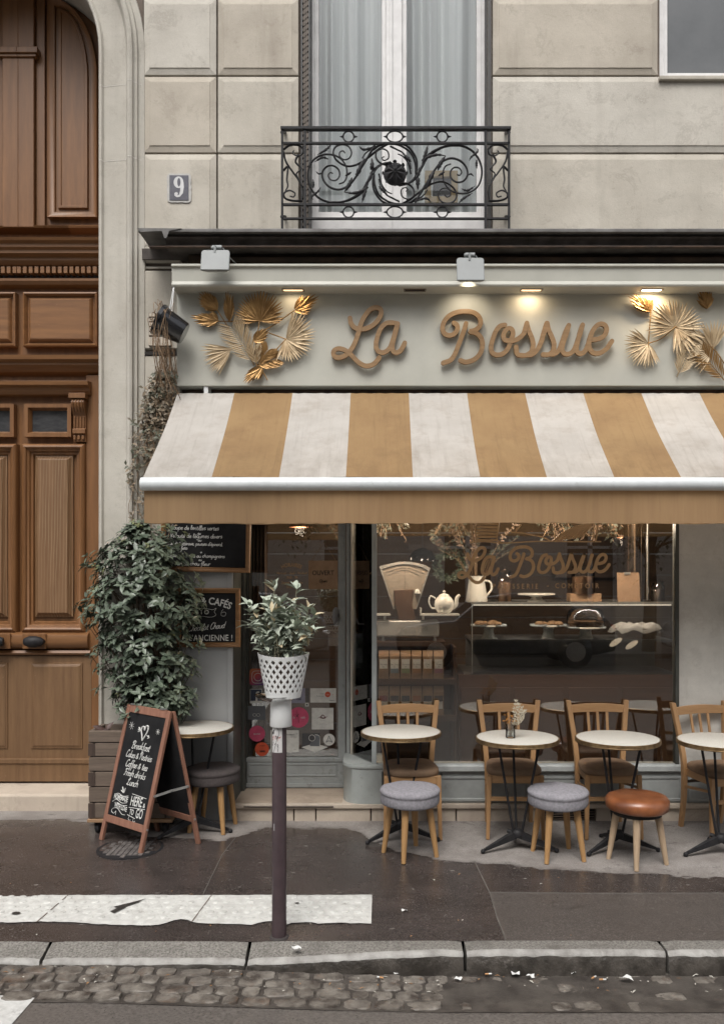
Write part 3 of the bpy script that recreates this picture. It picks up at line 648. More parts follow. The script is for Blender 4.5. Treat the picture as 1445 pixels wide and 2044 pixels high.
mb = MB(); mb.extr_x([(-.28, 4.09), (-.315, 4.088), (-.315, 4.079), (-.28, 4.081)], xl+.06, 6.5)
mb.build('rusty_angle', m_rust, bld, True)
mb = MB(); mb.box(-1.38, 6.4, -.16, -.0, 3.94, 4.078); mb.box(-1.30, 6.4, -.20, -.16, 4.02, 4.05)
for k in range(60):
    x = -1.0+k*.105
    if x < 5: mb.box(x, x+.006, -.17, -.16, 3.92, 4.07)
mb.build('shaded_recess_beam', M('dark_paint_shade_wood', (.022,.015,.011,1), (.055,.032,.02,1), sc=6, rough=.9), bld, True)  # dark paint and the recess shade both put into this colour

# ---- balcony window
WY = .22
def W(px): return fx(px, WY)
def WZ(py): return fz(py, WY)
wi = MB(); 
for a, b in ((621, 629), (959, 972)): wi.box(W(a), W(b), WY-.03, WY+.06, 4.196, 6.95)
wi.box(W(770), W(802), WY-.045, WY+.06, 4.28, 6.95); wi.box(W(778), W(783), WY-.06, WY-.045, 4.28, 6.95)
wi.box(W(629), W(637), WY-.02, WY+.03, 4.28, 6.95); wi.box(W(762), W(770), WY-.02, WY+.03, 4.28, 6.95)
wi.box(W(802), W(811), WY-.02, WY+.03, 4.28, 6.95); wi.box(W(950), W(959), WY-.02, WY+.03, 4.28, 6.95)
wi.box(W(621), W(972), WY-.05, WY+.06, 4.196, WZ(438)); wi.box(W(629), W(959), WY-.019, WY+.029, WZ(438), WZ(425))
m_wfr = M('chalky_white_window_paint', (.70,.69,.68,1), (.60,.59,.58,1), sc=9, rough=.5, dirt=(.36,.34,.32,1), dlo=.65, dhi=.8)
balw = wi.build('balcony_window', m_wfr, bld, True, bevel=.003)
mb = MB(); mb.box(W(637), W(762), WY+.004, WY+.008, WZ(425), 6.9); mb.build('pane', m_paneup, balw)
mb = MB(); mb.box(W(811), W(950), WY+.004, WY+.008, WZ(425), 6.9); mb.build('pane', m_paneup, balw)
m_curt = M('voile_painted_folds', (.87,.885,.875,1), (.47,.50,.505,1), sc=1.5, rough=.95, stretch=(9, 1, .05), bump=.03, lo=.45, hi=.75)  # darker vertical bands paint in fold shading along with doubled voile
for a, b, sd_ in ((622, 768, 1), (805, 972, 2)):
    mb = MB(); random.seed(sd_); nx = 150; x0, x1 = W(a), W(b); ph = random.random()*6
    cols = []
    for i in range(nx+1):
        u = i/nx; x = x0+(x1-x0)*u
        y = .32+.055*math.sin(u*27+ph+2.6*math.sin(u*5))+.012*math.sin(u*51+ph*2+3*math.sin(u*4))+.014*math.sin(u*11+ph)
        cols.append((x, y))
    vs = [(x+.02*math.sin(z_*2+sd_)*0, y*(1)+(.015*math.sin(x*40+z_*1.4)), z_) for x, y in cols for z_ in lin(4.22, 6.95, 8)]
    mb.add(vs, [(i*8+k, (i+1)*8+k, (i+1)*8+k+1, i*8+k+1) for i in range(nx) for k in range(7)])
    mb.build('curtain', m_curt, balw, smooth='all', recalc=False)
mb = MB(); mb.box(WXL-.1, WXR+.1, .449, .46, 4.15, 7); mb.build('room_back', M('dim_room', (.12,.12,.12,1), rough=.9), bld, True)
# folded louvred shutters in the reveals
for side, x0, x1 in ((0, -.592, -.526), (1, .775, .798)):
    mb = MB(); mb.box(x0, x0+.012, -.02, .20, 4.21, 6.94); mb.box(x1-.010, x1, -.015, .20, 4.21, 6.94)
    sh = mb.build('folded_shutter', M('black_green_shutter', (.028,.027,.026,1), (.05,.047,.043,1), sc=9, rough=.5), bld, True)
    mb = MB(); z = 4.22
    while z < 6.92:
        mb.beam((x0+.016, -.006, z), (x1-.013, -.006, z+.05), .014, .03, side=(0, 1, 0)); z += .042
    mb.build('louvres', M('dusty_brown_louvre', (.13,.105,.085,1), (.08,.065,.052,1), sc=9, rough=.7), sh)
# upper right window
mb = MB(); y_ = .05
mb.box(RWX, 3.6, y_-.02, y_+.06, RWZ, RWZ+.045); mb.box(RWX, RWX+.04, y_-.02, y_+.06, RWZ+.045, 7.1); mb.box(RWX+.04, RWX+.075, y_, y_+.05, RWZ+.045, 7.1); mb.box(RWX+.075, 3.6, y_, y_+.05, RWZ+.045, RWZ+.085); mb.box(2.80, 2.86, y_-.01, y_+.05, RWZ+.085, 7.1)
uw = mb.build('upper_window', m_wfr, bld, True, bevel=.003)
mb = MB(); mb.box(RWX+.07, 3.6, y_+.02, y_+.025, RWZ+.08, 7.1); mb.build('pane', M('frosted_grey_pane', (.10,.105,.11,1), (.13,.135,.14,1), sc=2, rough=.25), uw)
mb = MB(); mb.box(RWX-.02, 3.65, -.07, .05, RWZ-.03, RWZ-.002); mb.build('window_sill', m_stone, bld, True, bevel=.004)

# ---- wrought iron balcony guard (traced scrolls)
YR = -.28
Q = lambda x, y, yy=YR: P(540+x/2.89, 60+y/2.89, yy)
def sc_(pts, r=.0062, taper=True, n=6, dy=0):
    r = r*1.28
    c = cr([Q(a, b, YR+dy) for a, b in pts], n); k = len(c)
    rs = [r*(1-.45*(i/k)) for i in range(k)] if taper else r
    return c, rs
mb = MB()
Qx = lambda x: Q(x, 0).x
Qz = lambda y: Q(0, y).z
mb.box(Qx(60), Qx(1384), YR-.022, YR+.022, Qz(577), Qz(563)); mb.box(Qx(66), Qx(1380), YR-.012, YR+.012, Qz(659), Qz(649))
mb.box(Qx(66), Qx(1376), YR-.012, YR+.012, Qz(1013), Qz(1002)); mb.box(Qx(66), Qx(1376), YR-.012, YR+.012, Qz(1093), Qz(1084))
for a, b in ((62, 74), (1368, 1380)): mb.box(Qx(a), Qx(b), YR-.012, YR+.012, 4.20, Qz(577))
for a, b in ((192, 205), (1232, 1246)): mb.box(Qx(a), Qx(b), YR-.0135, YR+.0135, 4.20, Qz(577))
for x in (66, 1374): 
    for y in (590, 1077): mb.tube([Q(x, y), Q(x+(18 if x < 100 else -18), y, -.1), Q(x+(18 if x < 100 else -18), y, .03)], .012, 8)
for cx in (450, 717, 990):
    for cy in (615, 1050):
        rr = 31 if cx != 717 else 46
        mb.tube([Q(cx+rr*math.cos(a), cy+(rr if cx != 717 else 32)*math.sin(a)) for a in lin(0, 2*math.pi, 25)], .0058, 6)
        for s_ in (-1, 1): mb.tube([Q(cx+s_*rr, cy), Q(cx+s_*(rr+8), cy), Q(cx+s_*(rr+22), cy)], [.010, .007, .001], 6)
rail = mb.build('balcony_railing', m_iron, bld, True, smooth=True, ang=35)
mb = MB()
def both_sym(pts, r=.0062, taper=True, rot=True, dy=0):
    c, rs = sc_(pts, r, taper, dy=dy); mb.tube(c, rs, 6, flat=1.3)
    if rot:
        c, rs = sc_([(1434-a, 1660-b) for a, b in pts], r, taper, dy=dy); mb.tube(c, rs, 6, flat=1.3)
def spiral(cx, cy, r0, r1, a0, turns, n=14):
    return [(cx+(r0+(r1-r0)*i/(n*turns))*math.cos(R(a0)+2*math.pi*i/n*(1 if turns > 0 else -1)), cy+(r0+(r1-r0)*i/(n*abs(turns)))*math.sin(R(a0)+2*math.pi*i/n*(1 if turns > 0 else -1))) for i in range(int(n*abs(turns))+1)]
# outer C on each side running into its big spiral
both_sym([(560, 905), (510, 950), (440, 985), (350, 995), (275, 965), (230, 905), (216, 835), (235, 765), (285, 725), (345, 718), (400, 738), (435, 785), (440, 840), (425, 875), (395, 888)], .0068)
both_sym([(600, 665), (560, 735), (520, 800), (490, 850), (450, 897), (395, 920), (340, 905), (305, 865), (300, 820), (325, 788), (362, 783), (392, 805), (398, 840), (378, 866), (348, 864), (333, 840), (345, 822), (360, 828)], .0068)
both_sym([(680, 655), (620, 690), (560, 738), (500, 775), (440, 785), (385, 755), (362, 712), (375, 675), (412, 660), (450, 672), (467, 706), (455, 738), (425, 748), (400, 730), (400, 705), (418, 697), (430, 710)], .006)
both_sym([(700, 770), (650, 775), (612, 745), (610, 705), (640, 685), (675, 700), (680, 738), (655, 752), (642, 738), (655, 730)], .0055)
# centre ring halves
both_sym([(590, 690), (640, 660), (717, 650), (790, 672), (835, 730), (845, 790), (830, 850), (790, 885), (740, 900)], .0068)
both_sym([(345, 995), (430, 988), (520, 935), (560, 870), (600, 800), (650, 770), (700, 765)], .0068)
both_sym([(596, 830), (600, 890), (625, 950), (680, 990), (740, 1003), (820, 990), (880, 955), (905, 920)], .0065)
both_sym([(625, 830), (640, 890), (670, 930), (700, 945)], .005)
both_sym([(690, 670), (730, 690), (765, 710), (800, 760), (810, 800)], .005)
# ears in side bays
for m_ in (False, True):
    F_ = (lambda l: [(1440-a+3, b) for a, b in l]) if m_ else (lambda l: l)
    for l in ([(185, 985), (130, 985), (85, 970), (80, 940), (110, 925), (140, 940), (135, 962), (112, 958)], [(75, 690), (110, 665), (160, 665), (188, 690), (180, 718), (150, 724), (128, 710), (135, 695)],
              [(75, 700), (90, 760), (130, 820), (165, 870), (188, 930), (180, 985)], [(75, 810), (100, 790), (95, 860), (100, 900), (85, 930)], [(160, 720), (145, 760), (175, 800), (150, 830), (170, 870)]):
        c, rs = sc_(F_(l), .0062); mb.tube(c, rs, 6, flat=1.3)
# acanthus leaves: swollen, tapering blobs along the scrolls
for pts, r in (([(540, 740), (510, 810), (490, 850)], .016), ([(470, 850), (455, 890), (425, 935)], .014), ([(425, 935), (480, 940), (540, 920), (570, 870)], .011), ([(560, 900), (540, 950), (528, 995)], .011), ([(585, 740), (585, 790), (575, 805)], .015),
               ([(350, 660), (320, 690), (270, 720)], .009), ([(600, 670), (540, 690), (510, 670)], .009), ([(430, 840), (450, 830), (468, 818)], .009), ([(245, 980), (240, 960), (275, 930), (290, 905)], .008), ([(760, 710), (790, 740), (810, 760)], .012), ([(245, 860), (247, 890), (245, 915)], .009), ([(300, 820), (280, 830), (262, 815)], .006), ([(335, 745), (300, 735), (255, 760)], .009), ([(590, 790), (575, 850), (545, 900)], .012)):
    for rot in (0, 1):
        q = [(1434-a, 1660-b) for a, b in pts] if rot else pts
        c = cr([Q(a, b, YR-.004) for a, b in q], 5); k = len(c); mb.tube(c, [r*max(.18, math.sin(math.pi*(i+.6)/(k+.2)))*(1+.25*math.sin(i*2.6)) for i in range(k)], 7, flat=1.0)
mb.build('scrollwork', m_iron, rail, smooth=True, ang=60)
mb = MB(); c = Q(717, 830)
ax = Matrix.Rotation(R(90), 3, 'X')
mb.lathe([(.0005, .036), (.012, .034), (.018, .024), (.03, .02), (.045, .008), (.06, .008), (.080, .002), (.081, -.008)], 24, c, ax=ax)
for k in range(8):
    a = 2*math.pi*k/8; d = Vector((math.cos(a), 0, math.sin(a)))
    mb.leaf(Vector(c)+d*.014+Vector((0, -.045, 0)), d+Vector((0, .30, 0)), (0, -1, 0), .066, .034, .7, .1)
    mb.tube([Vector(c)+d*.082+Vector((0, -.012, 0)), Vector(c)+d*.089+Vector((0, -.008, 0))], [.015, .004], 6)
mb.build('rosette', m_iron, rail, smooth=True, ang=50)
# cardboard box standing behind the right casement
b_ = thing('cardboard_box', 'tan box with a dark opening behind the upper window glass', 'box', (fx(880, .26), .27, 4.62))
mb = MB(); x0, x1, z0, z1 = fx(848, .26), fx(913, .26), fz(404, .26), fz(341, .26)
loops(mb, rect(x0, x1, z0, z1), [(0, .31), (0, .255), (.045, .255), (.05, .29)], cap=False)
mb.build('shell', M('tan_card', (.50,.38,.22,1), rough=.8), b_, True)
mb = MB(); mb.box(x0+.04, x1-.04, .28, .29, z0+.05, z1-.03); mb.build('opening', M('grey_mesh', (.10,.10,.10,1)), b_, True)
# ================================================================== LETTERING TOOLS
G = {  # one-stroke handwriting: x height 1, ascender 2, descender -1 : (advance, strokes)
'a': (1.05, [[(.85,.85),(.5,1),(.1,.6),(.14,.1),(.48,0),(.82,.45),(.88,.95),(.82,.25),(1.0,.02)]]), 'b': (1.0, [[(0.15,2),(.1,1),(.1,.1),(.45,0),(.85,.3),(.8,.85),(.45,1),(.12,.65)]]),
'c': (.9, [[(.8,.82),(.5,1),(.1,.6),(.15,.12),(.5,0),(.85,.22)]]), 'd': (1.1, [[(.82,.8),(.5,1),(.1,.6),(.14,.1),(.5,0),(.84,.5),(.98,2),(.86,.5),(.9,.05),(1.05,.05)]]),
'e': (.95, [[(.1,.45),(.5,.5),(.82,.75),(.5,1),(.12,.62),(.18,.1),(.52,0),(.9,.25)]]), 'f': (.75, [[(.75,1.8),(.5,2),(.35,1.6),(.32,.5),(.25,-.9),(.05,-.8)],[(.0,.95),(.65,1.0)]]),
'g': (1.05, [[(.85,.85),(.5,1),(.1,.6),(.14,.1),(.5,0),(.84,.5),(.88,.95),(.85,-.4),(.55,-1),(.1,-.75)]]), 'h': (1.05, [[(.2,2),(.12,1),(.08,0),(.14,.5),(.5,1),(.82,.8),(.82,.15),(1.0,.02)]]),
'i': (.5, [[(.15,1),(.13,.2),(.4,.03)],[(.2,1.45),(.22,1.5)]]), 'k': (1.0, [[(.2,2),(.1,0)],[(.75,1),(.15,.45),(.5,.3),(.9,0)]]), 'l': (.55, [[(.08,.3),(.42,1.5),(.35,2),(.18,1.8),(.12,.3),(.3,0),(.5,.1)]]),
'm': (1.5, [[(.08,1),(.08,0),(.12,.6),(.4,1),(.62,.8),(.62,0),(.66,.6),(.95,1),(1.2,.8),(1.2,.1),(1.4,.02)]]), 'n': (1.05, [[(.08,1),(.08,0),(.12,.55),(.5,1),(.82,.8),(.82,.1),(1.0,.02)]]),
'o': (1.0, [[(.5,1),(.12,.7),(.12,.2),(.48,0),(.85,.3),(.82,.8),(.5,1),(.6,.85),(.95,.9)]]), 'p': (1.05, [[(.12,1),(.1,-.95)],[(.1,.5),(.5,1),(.88,.7),(.8,.12),(.45,0),(.12,.25)]]),
'q': (1.05, [[(.85,.85),(.5,1),(.1,.6),(.14,.1),(.5,0),(.86,.6),(.86,-.9),(1.02,-.7)]]), 'r': (.75, [[(.08,1),(.1,0),(.12,.5),(.4,.95),(.7,.9)]]), 's': (.8, [[(.72,.85),(.4,1),(.14,.75),(.4,.5),(.7,.28),(.4,0),(.08,.12)]]),
't': (.7, [[(.3,1.6),(.26,.3),(.42,0),(.65,.12)],[(.02,1.05),(.6,1.08)]]), 'u': (1.05, [[(.1,1),(.1,.3),(.4,0),(.78,.3),(.84,1),(.82,.2),(1.0,.03)]]), 'v': (.9, [[(.05,1),(.38,0),(.8,1)]]),
'x': (.9, [[(.08,1),(.8,0)],[(.8,1),(.08,0)]]), 'z': (.9, [[(.1,1),(.8,1),(.1,0),(.85,0)]]), "'": (.35, [[(.2,2),(.12,1.6)]]), ',': (.45, [[(.2,.1),(.1,-.3)]]), '.': (.4, [[(.15,.02),(.2,.06)]]), '-': (.8, [[(.15,.5),(.65,.5)]]),
'+': (1.0, [[(.5,.9),(.5,.1)],[(.1,.5),(.9,.5)]]), '!': (.5, [[(.2,1.9),(.18,.6)],[(.18,.1),(.2,.04)]]), ':': (.4, [[(.15,.1),(.2,.1)],[(.15,.8),(.2,.8)]]),
'&': (1.2, [[(1.05,.1),(.6,.6),(.25,1.1),(.45,1.5),(.7,1.2),(.35,.8),(.1,.4),(.35,0),(.75,.15),(1.0,.7)]]),
'B': (1.45, [[(.35,1.85),(.25,0)],[(0,1.4),(.15,1.9),(.7,2.05),(1.1,1.7),(.9,1.2),(.45,1.05),(.95,.95),(1.2,.5),(.9,.05),(.4,-.02),(.15,.2)]]), 'C': (1.3, [[(1.1,1.65),(1.0,2.0),(.6,1.95),(.2,1.3),(.15,.5),(.5,0),(.9,.1),(1.15,.4)]]),
'F': (1.25, [[(.5,1.8),(.45,.5),(.2,.0),(0,.2)],[(.1,1.6),(.4,2),(.8,1.85),(1.25,2.0)],[(.3,1.0),(.9,1.05)]]), 'P': (1.3, [[(.4,1.85),(.35,.5),(.15,0)],[(0,1.4),(.2,1.95),(.8,2.05),(1.15,1.6),(.9,1.05),(.45,.95)]]),
'L': (1.3, [[(.2,1.5),(.5,1.3),(.9,1.6),(.8,2.0),(.5,1.8),(.45,.8),(.2,.1),(.05,.25),(.3,.3),(.7,0),(1.15,.2)]]), 'S': (1.2, [[(1.0,1.75),(.7,2.05),(.25,1.7),(.4,1.2),(.85,.8),(.85,.2),(.4,-.02),(.05,.3)]]),
'V': (1.2, [[(.0,1.8),(.2,1.9),(.45,0),(.75,1.2),(1.15,1.95)]]), 'Q': (1.5, [[(.7,1.7),(.2,1.3),(.2,.4),(.7,0),(1.15,.4),(1.15,1.3),(.7,1.7)],[(.8,.4),(1.3,-.15)]]), 'G': (1.4, [[(1.1,1.65),(.7,1.95),(.2,1.3),(.2,.4),(.7,0),(1.1,.4),(1.1,.9),(.7,.9)]]),
'O': (1.4, [[(.7,1.9),(.2,1.4),(.2,.5),(.7,0),(1.15,.5),(1.15,1.4),(.7,1.9)]]), 'A': (1.3, [[(.05,0),(.6,1.9),(1.15,0)],[(.25,.7),(.95,.7)]]), 'J': (1.0, [[(.8,1.9),(.8,.3),(.45,-.05),(.1,.3)]]), 'M': (1.7, [[(.1,0),(.3,1.8),(.8,.5),(1.25,1.8),(1.45,0)]]), 'D': (1.35, [[(.2,1.9),(.2,0),(.9,.2),(1.15,1),(.8,1.75),(.1,1.9)]]),
'1': (.7, [[(.1,1.5),(.4,1.9),(.4,0)]]), '3': (.9, [[(.1,1.7),(.5,1.9),(.75,1.5),(.4,1.05),(.8,.6),(.5,0),(.1,.2)]]), '0': (.95, [[(.45,1.9),(.1,1.3),(.1,.5),(.45,0),(.8,.5),(.8,1.3),(.45,1.9)]]), '9': (.9, [[(.75,1.3),(.4,1.0),(.1,1.4),(.4,1.9),(.75,1.5),(.7,.6),(.4,0)]]), '8': (.95, [[(.5,1),(.15,1.45),(.5,1.9),(.8,1.45),(.2,.5),(.5,0),(.85,.5),(.5,1)]]), '6': (.9, [[(.7,1.9),(.2,1.0),(.2,.3),(.5,0),(.8,.5),(.5,.9),(.2,.6)]]), '5': (.9, [[(.8,1.9),(.25,1.9),(.2,1.1),(.6,1.1),(.8,.6),(.5,0),(.1,.1)]]), '7': (.9, [[(.1,1.9),(.8,1.9),(.3,0)]])}
ACC = {'é': ('e', [(.45,1.3),(.7,1.65)]), 'è': ('e', [(.4,1.65),(.62,1.3)]), 'É': ('E', [(.4,2.2),(.6,2.5)]), 'â': ('a', [(.3,1.3),(.5,1.6),(.7,1.3)])}
def hw(text):
    x = 0
    for ch in text:
        if ch == ' ': x += .7; continue
        b = ACC.get(ch, (ch,))[0]; x += G.get(b, G['o'])[0]
    return x
def hand(mb, text, O, U, V, xh, r, slant=.25, align='c', sx=1.0, jit=.03, nrm=None, wave=None):
    """write text; xh = x-height in metres; O is the baseline anchor"""
    U = Vector(U).normalized(); V = Vector(V).normalized(); O = Vector(O); nrm = Vector(nrm) if nrm else U.cross(V)
    wd = hw(text)*xh*sx; x = {'c': -wd/2/(xh*sx), 'l': 0, 'r': -wd/(xh*sx)}[align]
    for ch in text:
        if ch == ' ': x += .7; continue
        ac = ACC.get(ch); adv, st = G.get(ac[0] if ac else ch, G['o']); st = list(st)
        if ac: st = st+[ac[1]]
        jy = random.uniform(-jit, jit)*2; js = 1+random.uniform(-jit, jit)
        for s_ in st:
            pts = cr([Vector((a, b, 0)) for a, b in s_], 4) if len(s_) > 2 else [Vector((a, b, 0)) for a, b in s_]
            out = []
            for p in pts:
                px = (x+p.x*js+slant*p.y)*xh*sx; py = (p.y*js+jy)*xh
                if wave: py += wave(px)
                out.append(O+U*px+V*py+nrm*r*.25)
            mb.tube(out, r, 5)
        x += adv
    return wd
def sans(mb, text, O, U, V, size, align='CENTER', sx=1.0, bold=0, space=1.0, arcr=None, slant=0, nrm=None, th=.0006, mi=0):
    cu = bpy.data.curves.new('t', 'FONT'); cu.body = text; cu.size = 1; cu.align_x = align; cu.offset = bold; cu.space_character = space; cu.shear = slant; cu.resolution_u = 3
    ob = bpy.data.objects.new('t', cu); me = bpy.data.meshes.new_from_object(ob)
    U = Vector(U).normalized(); V = Vector(V).normalized(); O = Vector(O); n = Vector(nrm) if nrm else U.cross(V); vs = []
    for v in me.vertices:
        a, b = v.co.x*size*sx, v.co.y*size
        if arcr: t = a/arcr; a, b = (arcr+b)*math.sin(t), (arcr+b)*math.cos(t)-arcr
        vs.append(O+U*a+V*b+n*th)
    mb.add(vs, [tuple(p.vertices) for p in me.polygons], mi)
    bpy.data.objects.remove(ob); bpy.data.curves.remove(cu); bpy.data.meshes.remove(me)
XU, ZU = Vector((1,0,0)), Vector((0,0,1))
def strokes(mb, lst, T, r, n=5, y_=None):
    for s_ in lst: mb.tube(cr([T(a, b) for a, b in s_], n), r, 5)

# ================================================================== THE SHOPFRONT
shop = thing('cafe_shopfront', 'sage grey cafe shopfront with wooden script lettering and a large window', 'shopfront', (.5, 0, 0))
YF = -.15
XF = fx(353.5, YF)
zt, zb = 3.83, fz(770, YF)
mb = MB(); mb.box(XF, 5.2, YF, .02, zb, zt); mb.build('fascia_board', m_sage, shop, True, bevel=.003)
mb = MB(); xc_ = fx(343, -.31); z1, z0 = fz(527, -.31), fz(572, -.31)
mb.extr_x([(-.01, z1), (-.315, z1), (-.322, z1-.006), (-.322, z1-.018), (-.308, z1-.020), (-.306, z1-.026), (-.300, z0+.040), (-.308, z0+.030), (-.314, z0+.014), (-.308, z0+.002), (-.300, z0), (-.01, z0)], xc_, 5.25)
mb.build('cornice', m_sage, shop, True, bevel=.0015)
# sign lettering in wood
def tA(x, y): return (650+x/7.225, 590+y/7.225)
def tB(x, y): return (860+x/7.225, 590+y/7.225)
def tC(x, y): return (1040+x/7.225, 590+y/7.225)
LA = [[tA(*p) for p in s_] for s_ in ([(350,322),(368,400),(420,460),(500,482),(600,468),(700,410),(775,320),(800,230),(770,180),(700,172),(630,210),(570,285),(522,370),(490,470),(465,560),(430,660),(385,750),(325,830),(240,885),(150,890),(112,845),(122,795),(180,766),(260,780),(335,825),(405,895),(480,968),(580,1015),(680,995),(745,935),(772,895)],
    [(1020,400),(940,388),(860,405),(792,475),(750,580),(725,690),(738,775),(800,820),(870,805),(925,750),(965,650),(1000,530),(1035,405)], [(1040,405),(1005,540),(968,680),(962,775),(1005,822),(1070,800),(1110,745),(1140,682)])]
BO = [[tB(*p) for p in s_] for s_ in ([(332,392),(375,425),(380,490),(330,553),(258,573),(190,540),(165,465),(192,370),(270,285),(380,238),(500,226),(610,243),(688,300),(716,385),(690,455),(630,500),(562,518),(640,537),(708,590),(741,680),(730,780),(682,870),(600,933),(500,958),(425,935)],
    [(505,400),(480,490),(432,620),(382,750),(340,850),(280,930),(175,970)],
    [(1065,422),(990,442),(930,520),(890,630),(865,740),(882,820),(950,855),(1040,835),(1110,760),(1150,650),(1180,560),(1165,490),(1110,475),(1060,525),(1042,590),(1068,640),(1130,652),(1210,645),(1280,605),(1330,555),(1355,490),(1380,398)])]+\
   [[tC(*p) for p in s_] for s_ in ([(78,400),(110,510),(155,620),(172,720),(142,810),(70,858),(0,862),(-60,840),(-75,740)], [(70,858),(150,850),(220,795),(278,690),(318,560),(366,398)], [(372,398),(395,500),(440,600),(472,700),(458,790),(400,848),(312,852)],
    [(400,848),(480,840),(548,775),(598,640),(640,520),(682,430)], [(682,430),(645,560),(602,680),(585,780),(625,842),(700,838),(760,778),(812,650),(850,520),(880,425)], [(882,425),(842,560),(800,700),(792,790),(835,838),(900,820),(948,740),(985,640)],
    [(985,640),(1090,632),(1180,592),(1224,510),(1208,440),(1150,412),(1085,436),(1030,505),(990,605),(968,700),(990,790),(1060,838),(1150,822),(1230,762),(1272,705),(1300,662)])]
YL = YF-.040; lw = 9.2*(YL-CY)/FPX
for word, st in (('La', LA), ('Bossue', BO)):
    mb = MB()
    for k, s_ in enumerate(st):
        c = cr([Vector((fx(a, YL), fz(b, YL), 0)) for a, b in s_], 5)
        mb.ribbon([(p.x, p.y) for p in c], lw, YL-.0011*k, .024, step=.0002)
    for s_ in st[::2]:
        a, b = s_[len(s_)//2]; p = Vector((fx(a, YL), 0, fz(b, YL))); mb.tube([(p.x, YL+.02, p.z), (p.x, YF, p.z)], .005, 6)
    o = mb.build('sign_lettering', m_letter, shop, True, smooth=True, ang=35); o['label'] = 'raised wooden script word '+word
# recessed fascia lamps
m_lampon = emis('lit_warm_lamp_panel', (1, .82, .58, 1), 4); m_lampdim = emis('dim_lamp_panel', (1, .72, .42, 1), .9)
m_lampcase = M('bronze_lamp_housing', (.18,.13,.09,1), rough=.4, metal=.6)
for k, (px, pw) in enumerate(((585, 1.0), (828, 0), (1060, 2.2), (1300, 6.0), (1545, 2.0))):
    x = fx(px, -.24); w_ = .078
    mb = MB(); loops(mb, lambda i: [(x-w_+i, 0+i), (x+w_-i, i), (x+w_-i, .05-i), (x-w_+i, .05-i)], [(0, .004), (0, -.004), (.006, -.004), (.008, .002)], cap=False)
    mb.v = [(a, -.265+c, z0+b*1.0-.001) for a, b, c in mb.v]
    h = mb.build('fascia_lamp', m_lampcase, shop, True)
    mb = MB(); mb.box(x-.068, x+.068, -.258, -.222, z0-.002, z0-.0005); mb.build('lamp_panel', m_lampon if pw > 3 else (m_lampdim if pw else m_dark), h)
    if pw:
        ld = bpy.data.lights.new('fascia_lamp_light', 'AREA'); ld.shape = 'RECTANGLE'; ld.size = .12; ld.size_y = .03; ld.energy = pw*.22; ld.color = (1, .78, .52); ld.spread = R(165)
        lo = bpy.data.objects.new('fascia_lamp_light', ld); C.objects.link(lo); lo.location = (x, -.24, z0-.006); lo.rotation_euler = (R(18), 0, 0)
# window wall: posts, rails, glass
YG = 0.0
gx = lambda px, y=YG: fx(px, y)
gzz = lambda py, y=YG: fz(py, y)
mb = MB()
mb.box(fx(340, -.03), -1.085, -.03, .02, .0, 3.12); mb.box(fx(340, -.03)+.0, fx(351, -.03), -.042, -.03, .0, 3.12); mb.box(-1.125, -1.085, -.04, -.03, .0, 3.12)
mb.build('side_panel', m_panelgrey, shop, True, bevel=.003)
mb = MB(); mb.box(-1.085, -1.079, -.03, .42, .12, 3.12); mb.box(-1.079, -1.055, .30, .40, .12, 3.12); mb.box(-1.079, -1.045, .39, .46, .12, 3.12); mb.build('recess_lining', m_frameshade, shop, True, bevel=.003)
mb = MB(); mb.box(gx(742, -.02), gx(752, -.02), -.035, .04, .38, 3.12); mb.build('corner_post', M('pale_blue_grey_paint', (.36,.385,.38,1), (.30,.32,.315,1), sc=9, rough=.5), shop, True, bevel=.006)
mb = MB(); mb.box(gx(1345), gx(1352), -.03, .04, .38, 3.12); mb.build('dark_post', m_frameshade, shop, True, bevel=.003)
zs0, zs1 = fz(1541, -.055), fz(1527, -.055)
mb = MB(); mb.extr_x([(.05, zs0), (-.05, zs0), (-.06, zs0+.006), (-.06, zs1-.010), (-.045, zs1-.002), (.05, zs1+.004)], gx(742, -.03), 5.2); mb.build('window_sill', M('pale_sill_paint', (.42,.44,.43,1), (.33,.345,.34,1), sc=12, rough=.42, dirt=(.2,.2,.19,1), dlo=.62, dhi=.75), shop, True, bevel=.002)
zp = .128
def bulk(mb):
    mb.box(.0, 5.2, -.028, .1, zp, zs0-.003); 
    x = gx(760)
    while x < 5: 
        loops(mb, rect(x, x+1.08, zp+.012, zs0-.035), [(0, -.028), (0, -.036), (.018, -.036), (.024, -.027)], cap=False); x += 1.12
mb = MB(); bulk(mb); mb.build('bulkhead_panel', m_sagelow, shop, True, bevel=.002)
mb = MB()
for k in range(8):
    if k == 5: continue
    x = gx(782+k*14); mb.lathe([(.0005, -.001), (.0075, -.001), (.0075, .006)], 10, (x, -.029, zs0-.022), ax=Matrix.Rotation(R(90), 3, 'X'))
mb.build('vent_holes', m_dark, shop, True)
# rounded corner base
poly = [(-.285, .36), (-.285, .10), (-.27, .03), (-.235, -.02), (-.18, -.05), (-.10, -.06), (.0, -.058), (.0, .36)]
zc1 = fz(1527, -.06)
mb = MB()
def inset(pl, k):
    cx, cy = -.13, .15; return [(cx+(x-cx)*k, cy+(y-cy)*k) for x, y in pl]
prev = [(1.0, zp-.002), (1.0, zc1-.035), (1.03, zc1-.03), (1.04, zc1-.015), (1.02, zc1-.002), (.98, zc1)]
sm = cr([Vector((x, y, 0)) for x, y in poly[1:7]], 4); pl = [poly[0]]+[(p.x, p.y) for p in sm]+[poly[7]]
n = len(pl); vs = []
for k, z in prev: vs += [(x, y, z) for x, y in inset(pl, k)]
mb.add(vs, [(a*n+i, a*n+(i+1) % n, (a+1)*n+(i+1) % n, (a+1)*n+i) for a in range(5) for i in range(n)]+[tuple(5*n+i for i in range(n))])
